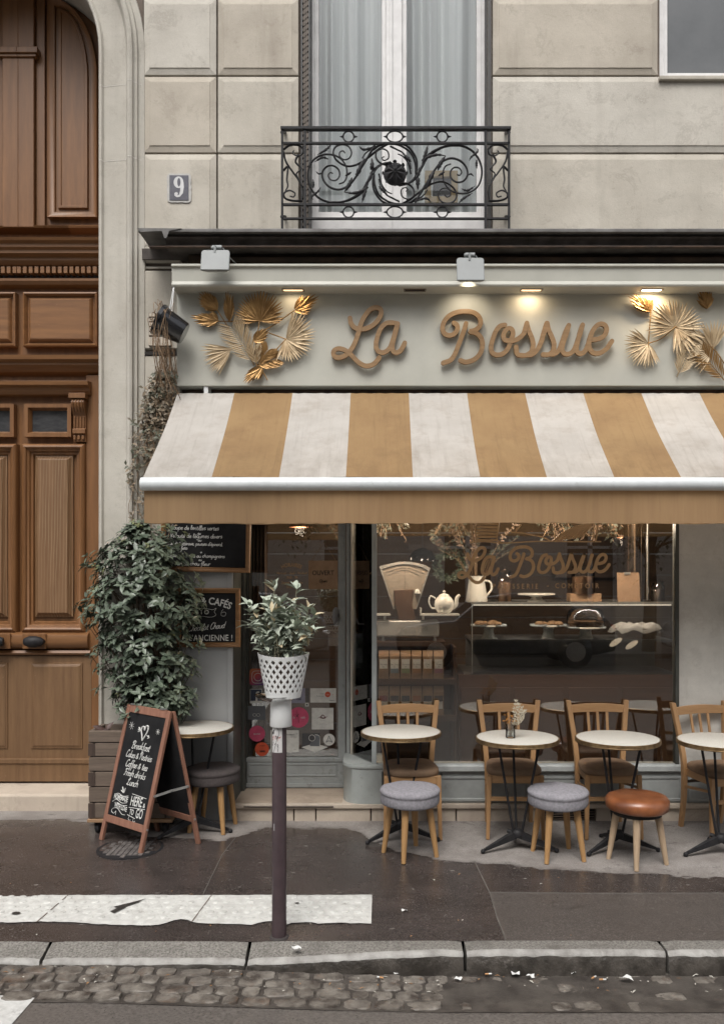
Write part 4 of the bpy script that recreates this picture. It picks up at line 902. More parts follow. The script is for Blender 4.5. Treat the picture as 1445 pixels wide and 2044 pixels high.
mb.build('corner_base', M('chipped_sage_paint', (.37,.39,.375,1), (.31,.33,.315,1), sc=8, rough=.45, dirt=(.16,.15,.13,1), dsc=10, dlo=.64, dhi=.72), shop, True, smooth=True, ang=50)
mb = MB(); mb.box(gx(752), gx(1345), -.003, .003, zs1, 3.1); mb.build('window_pane', m_pane, shop, True)
mb = MB(); mb.box(gx(1352), gx(1352)+.42, -.02, .06, zs1+.003, 3.1); mb.build('reflection_pier', stone('painted_reflection_stone', (.66,.64,.59,1), (.47,.455,.42,1), (.34,.31,.27,1), streak=.2), shop, True, bevel=.004)  # added pier, its pale colour stands in for a bright reflection
mb = MB(); mb.box(gx(1352)+.42, 3.6, -.003, .003, zs1, 3.1); mb.build('window_pane', m_pane, shop, True)
mb = MB()   # splayed corner pane
mb.beam((-.26, .37, (zc1+3.1)/2), (-.07, -.005, (zc1+3.1)/2), 3.1-zc1, .006, side=(0, 0, 1)); mb.build('corner_pane', m_pane, shop, True)
# painted lettering on the big pane
YW = -.0045
def wl(st, ax_, bx_, ay_, by_):
    return [[(a*ax_+bx_, b*ay_+by_) for a, b in s_] for s_ in st]
mb = MB()
wst = wl(LA, .552, 912.6-661*.552, .597, 1090.5-609*.597)+wl(BO, .586, 1015.5-879.5*.586, .588, 1089-617*.588)
for k, s_ in enumerate(wst):
    c = cr([Vector((fx(a, YW), fz(b, YW), 0)) for a, b in s_], 4)
    mb.ribbon([(p.x, p.y) for p in c], 6.4*.00367, YW-.0002*k, .0002, step=.00004)
sans(mb, 'PÂTISSERIE', P(1028, 1175, YW), XU, ZU, .052, sx=.85, space=1.62, bold=.012)
sans(mb, 'COMPTOIR', P(1151, 1174, YW), XU, ZU, .052, sx=.85, space=1.62, bold=.012); sans(mb, '-', P(1093, 1173, YW), XU, ZU, .05, bold=.02)
wz = lambda x, y: P(900+x/4.38, 1040+y/4.38, YW)
for s_, r in (([(165,185),(300,180),(400,190),(480,192),(600,185),(760,178),(900,178),(1100,180),(1310,180)], .005), ([(175,10),(185,100),(202,180)], .007), ([(205,5),(212,90),(220,170)], .005), ([(425,-40),(412,60),(402,160),(440,188)], .006),
              ([(610,30),(560,95)], .006), ([(520,98),(620,104),(700,120),(800,140),(868,175)], .006), ([(1285,-20),(1275,90),(1262,180)], .006), ([(885,-30),(900,60),(912,172)], .005), ([(1250,-20),(1245,90),(1238,172)], .004)):
    mb.tube(cr([wz(a, b) for a, b in s_], 5), r, 5)
for k in range(9):
    y = -60+k*28; mb.tube(cr([wz(222, y), wz(300, y-4+k), wz(405, y+4)], 4), .0085, 5)
for k in range(11):
    x = 905+k*24; mb.tube(cr([wz(x-10, 175-k*3), wz(x+60, 110-k*5), wz(min(1245, x+170), 55-k*7)], 5), .0075, 5)
mb.build('window_lettering', m_signgold, shop, True, smooth=True, ang=50)
# plinth, step, cellar grille
mb = MB(); mb.box(-1.09, 5.2, -.068, .45, .094, .126); mb.build('step_lip', m_plinth, shop, True, bevel=.006)
mb = MB(); x = -1.085; random.seed(9)
while x < 5.1:
    L_ = random.choice((.28, .33, .16, .45, .62, .4))
    if 1.0 < x < 1.55: x = 1.56; mb.build('plinth_stones', m_plinth, shop, True, bevel=.006); mb = MB(); continue
    if x < 1.16 < x+L_: L_ = 1.16-x
    mb.box(x, x+L_-.008, -.045+random.uniform(-.004, .004), .1, -.02, .092); x += L_
mb.build('plinth_stones', m_plinth, shop, True, bevel=.006)
mb = MB(); mb.box(1.165, 1.555, -.02, .05, 0, .09)
cg = mb.build('cellar_grille', m_dark, shop, True)
mb = MB()
for k in range(5): mb.beam((1.17, -.04, .012+k*.018), (1.55, -.04, .012+k*.018), .004, .02, side=(0, .5, 1))
mb.build('grille_bars', M('rusted_grille', (.12,.085,.06,1), rough=.7), cg)
mb = MB(); mb.box(-1.07, -.29, -.02, .42, .1262, .1285); mb.build('threshold_slab', stone('worn_threshold', (.44,.36,.28,1), (.30,.24,.19,1), (.10,.08,.065,1), streak=.4), shop, True)
mb = MB(); mb.tube([(-1.0, -.075, .111), (-.35, -.075, .111)], .004, 5); mb.build('step_groove', m_dark, shop, True)
# shop door
YDO = .41
q = lambda px, y=YDO: fx(px, y)
z = lambda py, y=YDO: fz(py, y)
mb = MB()
x0, x1 = q(487), q(692)
mb.box(q(675), q(690), YDO-.02, YDO+.025, .155, 2.35); mb.box(x0, q(494), YDO-.02, YDO+.025, .155, 2.35); mb.box(q(494), q(675), YDO-.02, YDO+.025, .155, z(1511)); mb.box(q(494), q(675), YDO-.02, YDO+.025, 2.2, 2.35)
loops(mb, rect(q(497), q(672), z(1548), z(1523)), [(0, YDO-.02), (0, YDO-.026), (.01, YDO-.026), (.014, YDO-.014)], cap=False)
mb.box(q(487), q(692), YDO-.028, YDO-.02, z(1519), z(1512)); mb.box(q(487), q(690), YDO-.035, YDO-.02, z(1570), z(1562))
sd_o = mb.build('shop_door', m_sagelow, shop, True, bevel=.0025)
mb = MB(); mb.box(q(692), q(699), .34, .46, .128, 3.1); mb.build('door_frame', m_sagelow, shop, True, bevel=.003)
mb = MB(); mb.box(q(700, .36), q(706, .36), .30, .40, .128, 3.1); mb.build('cream_trim', M('cream_trim_paint', (.46,.42,.35,1), rough=.5), shop, True, bevel=.002)
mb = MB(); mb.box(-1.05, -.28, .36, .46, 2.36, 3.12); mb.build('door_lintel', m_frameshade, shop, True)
mb = MB(); mb.box(q(494), q(675), YDO, YDO+.005, z(1511), 2.2); mb.build('door_glass', m_pane, sd_o)
mb = MB(); hx, hy = q(676, .38), z(1228, .38)
mb.lathe([(.0005, .004), (.040, .004), (.048, .0), (.048, -.002)], 24, (q(671), YDO-.026, z(1231)), ax=Matrix.Rotation(R(90), 3, 'X'), sx=.62, sy=1.6)
mb.tube([(q(676), YDO-.028, z(1226)), (q(676), YDO-.028, z(1227)), (q(676), YDO-.06, z(1232)), (q(668), YDO-.062, z(1246)), (q(650), YDO-.062, z(1247))], [.006, .007, .007, .006, .005], 8)
mb.build('door_handle', M('dull_pewter', (.25,.245,.24,1), (.18,.175,.17,1), rough=.35, metal=.8), sd_o, smooth=True)
YS = YDO-.0025
sz = lambda a, b: (460+a/5.161, 1290+b/5.161)
def card(name, a0, a1, b0, b1, mat, y=YS, label=None, rnd=.004):
    (p0, r0), (p1, r1) = sz(a0, b0), sz(a1, b1); x0, x1, z1, z0 = fx(p0, y), fx(p1, y), fz(r0, y), fz(r1, y)
    pl = []
    for cx, cz, s0 in ((x1-rnd, z1-rnd, 0), (x0+rnd, z1-rnd, 90), (x0+rnd, z0+rnd, 180), (x1-rnd, z0+rnd, 270)):
        pl += [(cx+rnd*math.cos(R(s0+k*30)), cz+rnd*math.sin(R(s0+k*30))) for k in range(4)]
    mb = MB(); mb.prism(pl, y, y+.001); o = mb.build(name, mat, sd_o); 
    if label: o['label'] = label
    return o
def disc(name, a, b, r, mat, y=YS, label=None):
    px, py = sz(a, b); mb = MB(); rr = r/5.161*(y-CY)/FPX
    mb.prism([(fx(px, y)+rr*math.cos(t), fz(py, y)+rr*math.sin(t)) for t in lin(0, 2*math.pi*27/28, 28)], y, y+.001)
    o = mb.build(name, mat, sd_o); 
    if label: o['label'] = label
    return o
F_ = lambda nme, r, g, b: M(nme, S(r, g, b), S(int(r*.9), int(g*.9), int(b*.9)), sc=20, rough=.5, bump=0)
f_white, f_pink, f_red, f_blue, f_grey, f_lav, f_black, f_maroon, f_ink, f_orange = F_('sticker_white',205,203,196), F_('sticker_pink',190,75,105), F_('sticker_red',165,60,45), F_('sticker_navy',50,58,78), F_('sticker_grey',98,100,104), F_('sticker_lavender',140,138,152), F_('sticker_black',30,28,28), F_('sticker_maroon',90,25,35), F_('sticker_ink',80,78,76), F_('sticker_orange',196,80,48)
# gradient app sticker
def grad():
    m, n, bs, N, L = mk('orange_to_purple_print'); co = coordn(N, L); sp = N('SeparateXYZ'); L(co, sp.inputs[0])
    a = math_(N, L, 'ADD', math_(N, L, 'MULTIPLY', math_(N, L, 'SUBTRACT', sp.outputs[0], fx(499, YS)), 4), math_(N, L, 'MULTIPLY', math_(N, L, 'SUBTRACT', fz(1335, YS), sp.outputs[2]), 5.5))
    L(rampn(N, L, a, [(0, S(176, 112, 66)), (.5, S(168, 62, 62)), (1, S(92, 58, 110))]), bs.inputs['Base Color']); bs.inputs['Roughness'].default_value = .4; return m
card('sticker', 198, 368, 230, 402, grad(), label='square orange and purple camera sticker', rnd=.02)
mb = MB(); Tz = lambda a, b: P(*sz(a, b), YS-.0015)
def rr_(a0, a1, b0, b1, rd):
    out = []
    for cx, cy, s0 in ((a1-rd, b0+rd, -90), (a1-rd, b1-rd, 0), (a0+rd, b1-rd, 90), (a0+rd, b0+rd, 180)): out += [(cx+rd*math.cos(R(s0+k*22.5)), cy+rd*math.sin(R(s0+k*22.5))) for k in range(5)]
    return out+[out[0]]
mb.tube([Tz(*p) for p in rr_(224, 345, 254, 380, 34)], .0022, 5); mb.tube([Tz(285+40*math.cos(t), 317+40*math.sin(t)) for t in lin(0, 6.2832, 22)], .0022, 5); mb.tube([Tz(322, 279), Tz(324, 281)], .003, 5)
mb.build('sticker_print', f_white, sd_o)
card('sticker', 203, 327, 440, 588, f_white, label='square navy sticker with a white letter f', rnd=.002); card('sticker_print', 208, 322, 446, 562, f_blue, YS-.001, rnd=.001)
mb = MB(); sans(mb, 'f', P(*sz(272, 558), YS-.002), XU, ZU, .098, bold=.035); mb.build('sticker_print', f_white, sd_o)
card('sticker', 180, 360, 615, 757, f_grey, label='dull grey rectangular sticker', rnd=.006)
mb = MB(); mb.tube([Tz(250+18*math.cos(t), 708+15*math.sin(t)) for t in lin(0, 6.28, 14)], .0016, 5); mb.tube([Tz(287+18*math.cos(t), 708+15*math.sin(t)) for t in lin(0, 6.28, 14)], .0016, 5); mb.build('sticker_print', f_white, sd_o)
disc('sticker', 275, 900, 83, f_pink, label='round pink sticker low on the left'); mb = MB(); hand(mb, 'lafourchette', P(*sz(275, 908), YS-.001), XU, ZU, .0052, .0009, jit=0, sx=1.0); mb.build('sticker_print', f_white, sd_o)
disc('sticker', 325, 1060, 72, f_orange, label='round orange red sticker'); mb = MB(); hand(mb, 'resto', P(*sz(330, 1090), YS-.001), XU, ZU, .011, .0016, jit=.02, sx=.9); sans(mb, 'LE GUIDE', P(*sz(328, 1030), YS-.001), XU, ZU, .010, bold=.03); mb.build('sticker_print', f_black, sd_o)
card('sticker', 560, 770, 430, 586, f_lav, label='lavender rectangular sticker'); mb = MB(); hand(mb, 'service', P(*sz(700, 505), YS-.001), XU, ZU, .006, .001); hand(mb, 'a table', P(*sz(705, 552), YS-.001), XU, ZU, .006, .001); mb.build('sticker_print', f_blue, sd_o)
for k in range(5): card('sticker', 777, 808, 434+k*29, 459+k*29, f_ink, rnd=.001)
card('sticker', 770, 808, 583, 620, f_white, rnd=.001); card('sticker_print', 780, 796, 594, 610, f_black, YS-.001, rnd=.001)
card('sticker', 822, 1088, 433, 580, f_white, label='white card with Ticket Restaurant print', rnd=.001)
mb = MB(); sans(mb, 'Ticket', P(*sz(965, 495), YS-.001), XU, ZU, .0135, 'RIGHT'); sans(mb, 'Restaurant', P(*sz(965, 518), YS-.001), XU, ZU, .0135, 'RIGHT'); sans(mb, 'EDENRED.FR', P(*sz(1072, 562), YS-.001), XU, ZU, .0075, 'RIGHT', bold=.04); mb.build('sticker_print', f_ink, sd_o)
disc('sticker_print', 1002, 496, 29, f_orange, YS-.0012); mb = MB(); sans(mb, 'eden', P(*sz(1003, 503), YS-.002), XU, ZU, .012); mb.build('sticker_print', f_white, sd_o); mb = MB(); sans(mb, 'red', P(*sz(1053, 502), YS-.002), XU, ZU, .012); mb.build('sticker_print', f_orange, sd_o)
disc('sticker', 702, 733, 106, f_pink, label='large round pink sticker with a dark figure')
mb = MB(); mb.tube(cr([Tz(685, 660), Tz(690, 700), Tz(700, 740), Tz(706, 790)], 4), .0012, 5); mb.tube(cr([Tz(668, 700), Tz(690, 712), Tz(712, 695)], 4), .0012, 5); mb.lathe([(.0005, 0), (.0045, 0)], 12, Tz(685, 720), ax=Matrix.Rotation(R(90), 3, 'X')); mb.build('sticker_print', f_black, sd_o)
mb = MB(); hand(mb, 'la', P(*sz(655, 742), YS-.001), XU, ZU, .008, .001); hand(mb, 'table', P(*sz(748, 742), YS-.001), XU, ZU, .008, .001); mb.build('sticker_print', f_white, sd_o)
card('sticker', 838, 1062, 635, 857, f_white, label='white square card with a small maroon emblem', rnd=.001)
mb = MB(); mb.tube(cr([Tz(898, 742), Tz(930, 725), Tz(960, 738), Tz(1000, 722)], 4), .0012, 5); mb.tube(cr([Tz(925, 735), Tz(950, 708), Tz(978, 735), Tz(955, 742), Tz(925, 735)], 4), .0032, 5); mb.build('sticker_print', f_maroon, sd_o)
mb = MB()
for t_, yy, s_ in (('Ouvert', 770, .009), ('sur le quartier', 798, .006), ('la cuisine du coeur', 810, .007), ('bienvenue', 842, .006)): sans(mb, t_, P(*sz(950, yy), YS-.001), XU, ZU, s_, space=1.3)
mb.build('sticker_print', f_grey, sd_o)
card('sticker', 415, 706, 865, 1090, f_white, label='white card half hidden behind the post', rnd=.001); mb = MB(); sans(mb, 'maison  *', P(*sz(690, 917), YS-.001), XU, ZU, .022, 'RIGHT'); sans(mb, 'artisan du gout', P(*sz(685, 937), YS-.001), XU, ZU, .008, 'RIGHT'); sans(mb, 'paris', P(*sz(680, 1065), YS-.001), XU, ZU, .009, 'RIGHT'); mb.build('sticker_print', f_ink, sd_o)
mb = MB(); y = YS
pl = lambda L_, y, mb: mb.prism([(fx(sz(a, b)[0], y), fz(sz(a, b)[1], y)) for a, b in L_], y, y+.0008)
pl([(733, 1040), (865, 1000), (1003, 1040), (868, 1095)], YS-.0005, mb); o = mb.build('sticker', f_white, sd_o); o['label'] = 'white lozenge under a grey hooded emblem'
mb = MB(); pl([(738, 898), (920, 898), (920, 1030), (868, 1075), (738, 1036)], YS+.0012, mb); mb.build('sticker', F_('sticker_smoke', 70, 70, 72), sd_o)
mb = MB(); pl([(820, 1028), (818, 1000), (875, 950), (870, 915), (900, 912), (920, 935), (920, 1030)], YS-.0022, mb); mb.build('sticker_print', f_grey, sd_o)
mb = MB(); mb.tube([Tz(840+32*math.cos(t), 945+32*math.sin(t)) for t in lin(0, 6.28, 20)], .0022, 5); mb.tube(cr([Tz(870, 912), Tz(900, 915), Tz(920, 940), Tz(920, 1030)], 4), .0022, 5); mb.tube([Tz(735, 1040), Tz(868, 1085), Tz(1000, 1040)], .0016, 5); mb.build('sticker_print', f_white, sd_o)
disc('sticker', 1016, 962, 60, f_white, label='small round pale sticker'); mb = MB(); mb.tube(cr([Tz(985, 990), Tz(1005, 950), Tz(1015, 925), Tz(1028, 955), Tz(1050, 990), Tz(1015, 975), Tz(985, 990)], 4), .0025, 5); mb.build('sticker_print', f_grey, sd_o)
mb = MB(); sans(mb, 'HORAIRES', P(582, 1131, YS), XU, ZU, .042, sx=.75, bold=.02, space=1.05, arcr=.16)
for t_, py, s_ in (('Mercredi - Jeudi - Vendredi', 1146, .0098), ('11h30 - 19h', 1155, .0098), ('Samedi - Dimanche', 1165, .0098), ('10h30 - 18h', 1174, .0098)): hand(mb, t_, P(583, py, YS), XU, ZU, s_, .0014, slant=.1, jit=0)
mb.build('opening_hours_lettering', m_signgold, sd_o)

# OUVERT sign behind the door glass
ov = thing('hanging_open_sign', 'kraft OUVERT sign hanging on a string against the cafe door glass', 'sign', (fx(645, .395), .395, fz(1176, .395)))
mb = MB(); mb.box(fx(616, .395), fx(674, .395), .392, .396, fz(1176, .395), fz(1119, .395)); mb.build('card', m_kraft, ov, True)
mb = MB(); sans(mb, 'OUVERT', P(645, 1148, .3905), XU, ZU, .052, sx=.85, bold=.012); hand(mb, 'Open', P(645, 1163, .3905), XU, ZU, .014, .0018); mb.build('lettering', f_black, ov, True)
mb = MB(); mb.tube([P(619, 1122, .395), P(647, 1083, .405), P(671, 1120, .395)], .0018, 5); mb.build('string', m_drytwig, ov, True)

# ================================================================== AWNING
aw = thing('striped_awning', 'cream and mustard striped shop awning with a white front bar', 'awning', (.5, -.5, 2.2))
m_aww = M('cream_awning_canvas', (.57,.54,.50,1), (.50,.47,.43,1), sc=3.5, rough=.85, bump=.2, bsc=300, dirt=(.40,.35,.30,1), dsc=5, dlo=.5, dhi=.8, stretch=(1, 1, 1.6))
m_awy = M('mustard_awning_canvas', (.37,.24,.115,1), (.32,.20,.095,1), sc=3.5, rough=.85, bump=.2, bsc=300, dirt=(.27,.165,.08,1), dsc=5, dlo=.48, dhi=.78)
m_awv = M('faded_ochre_valance', (.34,.22,.115,1), (.30,.19,.10,1), sc=4, rough=.85, bump=.1, bsc=60, dirt=(.22,.14,.08,1), dsc=7, dlo=.56, dhi=.95, stretch=(5, 1, .35))
for m_, dc_ in ((m_aww, (.27,.235,.20,1)), (m_awy, (.17,.105,.05,1))):      # rain-washed grime gathering toward the bar
    n_ = m_.node_tree; p_ = n_.nodes['Principled BSDF']; N_ = lambda t: n_.nodes.new('ShaderNode'+t); L_ = n_.links.new
    src = p_.inputs['Base Color'].links[0].from_socket; co_n = coordn(N_, L_); s_n = N_('SeparateXYZ'); L_(co_n, s_n.inputs[0])
    g_ = math_(N_, L_, 'MULTIPLY', math_(N_, L_, 'SUBTRACT', 2.78, s_n.outputs[2]), 2.2, True)
    nz_ = rampn(N_, L_, noise(N_, L_, coordn(N_, L_, (1, .35, .35)), 7, 7, .7, .5), [(.30, 0), (.75, 1)])
    st_ = rampn(N_, L_, noise(N_, L_, coordn(N_, L_, (9, .5, .5)), 4, 5, .7), [(.52, 0), (.72, .35)])
    f_ = math_(N_, L_, 'ADD', math_(N_, L_, 'MULTIPLY', g_, nz_), math_(N_, L_, 'MULTIPLY', st_, .8), True)
    L_(mixc(N_, L_, math_(N_, L_, 'MULTIPLY', f_, .85), src, dc_), p_.inputs['Base Color'])
for m_ in (m_aww, m_awy, m_awv):      # canvas lets some daylight through
    n_ = m_.node_tree; p_ = n_.nodes['Principled BSDF']; t_ = n_.nodes.new('ShaderNodeBsdfTranslucent'); x_ = n_.nodes.new('ShaderNodeMixShader'); x_.inputs[0].default_value = .28
    n_.links.new(p_.inputs['Base Color'].links[0].from_socket, t_.inputs[0]); n_.links.new(p_.outputs[0], x_.inputs[1]); n_.links.new(t_.outputs[0], x_.inputs[2]); n_.links.new(x_.outputs[0], n_.nodes['Material Output'].inputs[0])
YA0, YA1 = -.14, -.955; ZA0, ZA1 = fz(785, YA0), fz(953, YA1)
edges = [fx(355, YA0), -1.056]+[-1.056+.4165*k for k in range(1, 14)]
mb = MB(); nv = 14
for k in range(len(edges)-1):
    e0, e1 = edges[k], edges[k+1]; ns = 10; vs = []
    for i in range(ns+1):
        x = e0+(e1-e0)*i/ns
        for j in range(nv+1):
            t = j/nv; sag = .020*math.sin(math.pi*t)+.005*math.sin(x*17+t*5)*t*(1-t)*3+.004*math.sin(x*8.3)*t+.002*math.sin(x*61)*(1-t)
            xx = x-(.02*t if k == 0 and i == 0 else 0)
            vs.append((xx, YA0+(YA1-YA0)*t+sag*.3, ZA0+(ZA1-ZA0)*t-sag))
    mb.add(vs, [(i*(nv+1)+j, (i+1)*(nv+1)+j, (i+1)*(nv+1)+j+1, i*(nv+1)+j+1) for i in range(ns) for j in range(nv)], k % 2)
mb.build('canopy', [m_aww, m_awy], aw, True, smooth='all', recalc=False)
xe = fx(283, -.97)
mb = MB(); ax_ = Matrix.Rotation(R(90), 3, 'Y')
zt_ = (fz(952, -.99)+fz(979, -.99))/2
mb.lathe([(.0005, -.004), (.032, -.003), (.040, .0), (.0415, .012), (.0415, 6.3), (.0005, 6.3)], 28, (xe, -.975, zt_), ax=ax_)
mb.build('front_bar', m_tubew, aw, True, smooth=True, ang=40)
mb = MB(); xv = fx(289, -.965); vs = []; nx = 220
for i in range(nx+1):
    x = xv+(4.7-xv)*i/nx
    for j, t in enumerate(lin(0, 1, 6)):
        vs.append((x, -.968+.010*t*math.sin(x*6)+.005*t*math.sin(x*27+2*math.sin(x*3)), zt_-.035+(fz(1045, -.97)-(zt_-.035))*t+(0.003*math.sin(x*2.4)+.0022*math.sin(x*19+math.sin(x*5)) if t == 1 else 0)))
mb.add(vs, [(i*6+j, (i+1)*6+j, (i+1)*6+j+1, i*6+j+1) for i in range(nx) for j in range(5)])
mb.build('valance', m_awv, aw, True, smooth='all', recalc=False)
mb = MB(); mb.tube(cr([(xv+.002+(4.68-xv)*k/200, -.972+.010*math.sin((xv+(4.7-xv)*k/200)*6), fz(1043.5, -.97)+.0015*math.sin(k*.1)) for k in range(0, 201, 4)], 2), .0016, 5); mb.build('hem', m_awv, aw, True)
for x in (-1.2, 3.9):
    mb = MB(); mb.beam((x, -.16, ZA0-.16), (x+.45, -.52, ZA0-.50), .04, .03, side=(0, 0, 1)); mb.beam((x+.45, -.52, ZA0-.52), (x+.1, -.94, zt_), .035, .025, side=(0, 0, 1)); mb.build('folding_arm', m_tubew, aw, True, bevel=.003)
mb = MB(); mb.tube([(XF+.02, -.095, ZA0-.045), (4.9, -.095, ZA0-.045)], .03, 14); mb.build('roller', m_tubew, aw, True, smooth=True)
mb = MB(); mb.box(fx(408, -.13), fx(416, -.13), -.14, -.02, fz(787, -.13), fz(771, -.13)); mb.build('bracket', m_white, aw, True)
mb = MB(); mb.box(-1.06, 5.2, .03, .06, 2.34, 3.16); mb.build('transom_backing', M('dark_transom', (.04,.034,.03,1), rough=.8), shop, True)
mb = MB(); mb.box(XF+.01, 5.2, -.02, .03, 3.05, 3.16); mb.build('head_rail', m_rust, shop, True)

# ================================================================== FLOODLIGHTS
def flood(px0, px1, py0, py1, y, lit, label):
    x0, x1, z1, z0 = fx(px0, y), fx(px1, y), fz(py0, y), fz(py1, y); xm = (x0+x1)/2
    t = thing('floodlight', label, 'floodlight', (xm, -.2, fz(527, -.31)), group='floodlights above the shop sign')
    hd = MB(); rd = .022; pl = []
    for cx, cz, s0, r_ in ((x1-rd, z1-rd, 0, rd), (x0+rd, z1-rd, 90, rd), (x0+.006, z0+.006, 180, .006), (x1-.006, z0+.006, 270, .006)): pl += [(cx+r_*math.cos(R(s0+k*18)), cz+r_*math.sin(R(s0+k*18))) for k in range(6)]
    hd.prism(pl, -.012, .0); 
    hd.v = [(x, yy if True else 0, z_) for x, yy, z_ in hd.v]
    n = len(pl); inn = [((x-xm)*.72+xm, (z_-(z0+z1)/2)*.72+(z0+z1)/2) for x, z_ in pl]
    hd.add([(x, 0, z_) for x, z_ in pl]+[(x, .05, z_) for x, z_ in inn], [(i, (i+1) % n, n+(i+1) % n, n+i) for i in range(n)]+[tuple(n+i for i in range(n))])
    # tip the head: the lens looks down at the sign
    c = Vector((xm, y, (z0+z1)/2)); rt = Matrix.Rotation(R(-14), 3, 'X')
    hd.v = [tuple(c+rt @ Vector((v[0]-xm, v[1], v[2]-c.z))) for v in hd.v]
    hd.build('lamp_head', m_white2, t, True, bevel=.004, smooth=True, ang=35)
    br = MB(); pz = z1+.03
    br.tube([(xm-.03, y+.05, pz), (xm+.035, y+.05, pz)], .018, 14); br.tube([(xm-.038, y+.05, pz), (xm-.03, y+.05, pz)], .012, 10)
    br.box(xm-.012, xm+.002, y+.0, y+.055, z1-.02, pz); br.box(xm-.006, xm+.014, y+.05, -.08, pz-.008, pz+.008); br.tube(cr([(xm+.04, y+.05, pz), (xm+.09, y+.09, pz-.06), (xm+.1, -.1, pz-.02)], 5), .004, 6)
    br.build('bracket', m_white2, t, True, smooth=True, ang=35)
    if lit:
        ld = bpy.data.lights.new('floodlight_light', 'SPOT'); ld.energy = lit; ld.color = (1, .86, .66); ld.spot_size = R(100); ld.spot_blend = .8; ld.shadow_soft_size = .03
        lo = bpy.data.objects.new('floodlight_light', ld); C.objects.link(lo); lo.location = (xm, y+.09, z0+.03)
        lo.rotation_euler = (Vector((0, .32, -.20))).to_track_quat('-Z', 'Y').to_euler()
m_white2 = M('matt_light_grey_metal', (.25,.265,.265,1), (.22,.232,.232,1), sc=6, rough=.5, bump=.04)
flood(402, 459, 498, 543, -.43, 0, 'unlit square floodlight above the left gold palm bouquet')
flood(911, 966, 513, 564, -.45, 2.2, 'lit square floodlight above the middle of the shop sign')

# ================================================================== DRIED PALM BOUQUETS
def fan(mb, c, a0, a1, n, L_, W_=.016, var=.12, lift=.02, shape=None, up0=0):
    for k in range(n):
        t = k/(n-1); a = R(a0+(a1-a0)*t); l = L_*1.12*(1-var*random.random())*(shape(t) if shape else 1)
        d = Vector((math.cos(a), -.10-.08*random.random()-(.0 if k % 2 else .03), math.sin(a)))
        mb.leaf(Vector(c)+Vector((0, -.002*(k % 3), 0)), d, (0, -1, 0), l*1.03, W_*1.25, .6, -.05+.15*random.random(), seg=4)
def bouquet(name, label, fans, stems, feathers, T, gpx):
    t = thing(name, label, 'palm leaves', gpx); random.seed(4)
    for (cx, cy, a0, a1, n, l, w_, sh, mt) in fans:
        mb = MB(); fan(mb, T(cx, cy), a0, a1, n, l, w_, shape=sh); mb.build('palm_leaf', mt, t, True, smooth='all', recalc=False)
    for (x0, y0, x1, y1, l, mt) in feathers:
        mb = MB(); a = T(x0, y0); b = T(x1, y1); d = (b-a); n = 15
        mb.tube([a, a+d*.5+Vector((0, -.01, 0)), b], [.004, .003, .001], 5); sdv = Vector((-d.z, 0, d.x)).normalized()
        for k in range(n):
            u = .12+.86*k/n; p = a+d*u+Vector((0, -.01, 0)); ll = l*(.45+.9*math.sin(math.pi*min(.9, u*.75+.12)))*.95
            for s_ in (-1, 1): mb.leaf(p, d.normalized()*.9+sdv*s_*.95+Vector((0, -.15-.35*random.random(), 0)), (0, -1, 0), ll*1.1, .0125, .6, .05)
        mb.build('palm_leaf', mt, t, True, smooth='all', recalc=False)
    for s_ in stems:
        mb = MB(); mb.tube(cr([T(*p)+Vector((0, -.006, 0)) for p in s_], 4), .0042, 6); mb.build('stem', m_gold, t, True, smooth=True)
    return t
T5 = lambda x, y: P(260+x/2.58, 440+y/2.58, YF-.022)
T6 = lambda x, y: P(820+x/2.491, 440+y/2.491, YF-.022)
sp = lambda t: .55+.5*math.sin(math.pi*t)**1.2
bouquet('gold_palm_bouquet', 'complete bouquet of gilded dried palm fans left of the sign lettering', [
    (668, 518, 188, -8, 30, .185, .018, lambda t: .82+.25*math.sin(math.pi*t), m_gold), (803, 612, 72, -112, 26, .215, .019, lambda t: .85+.12*math.cos(t*3), m_goldpale),
    (522, 663, 172, 246, 17, .195, .015, None, m_goldpale), (450, 462, 180, 95, 15, .150, .020, sp, m_gold), (455, 518, 215, 118, 16, .150, .020, lambda t: .5+.7*math.exp(-((t-.4)/.22)**2), m_gold),
    (512, 522, 112, 70, 9, .19, .018, sp, m_gold), (845, 465, 66, -18, 15, .17, .020, lambda t: .6+.45*math.exp(-((t-.45)/.25)**2), m_gold), (632, 622, 62, -12, 13, .14, .020, lambda t: .55+.5*math.exp(-((t-.4)/.25)**2), m_gold), (682, 752, 200, 262, 13, .165, .020, lambda t: .55+.5*math.exp(-((t-.35)/.25)**2), m_gold)],
    [[(445, 455), (480, 510), (512, 560)], [(455, 520), (530, 522), (610, 512)], [(668, 515), (655, 600), (640, 690), (655, 752)], [(835, 480), (825, 550), (815, 600)], [(803, 612), (730, 690), (665, 752)], [(718, 582), (760, 597), (800, 612)], [(845, 465), (755, 530), (640, 610), (636, 690)], [(522, 663), (580, 645)], [(655, 752), (690, 790), (708, 824)]],
    [(640, 745, 520, 540, .115, m_goldpale), (652, 750, 760, 712, .07, m_gold), (650, 745, 640, 655, .06, m_goldpale), (655, 748, 715, 665, .07, m_gold)], T5, (fx(520, YF), YF, fz(760, YF)))
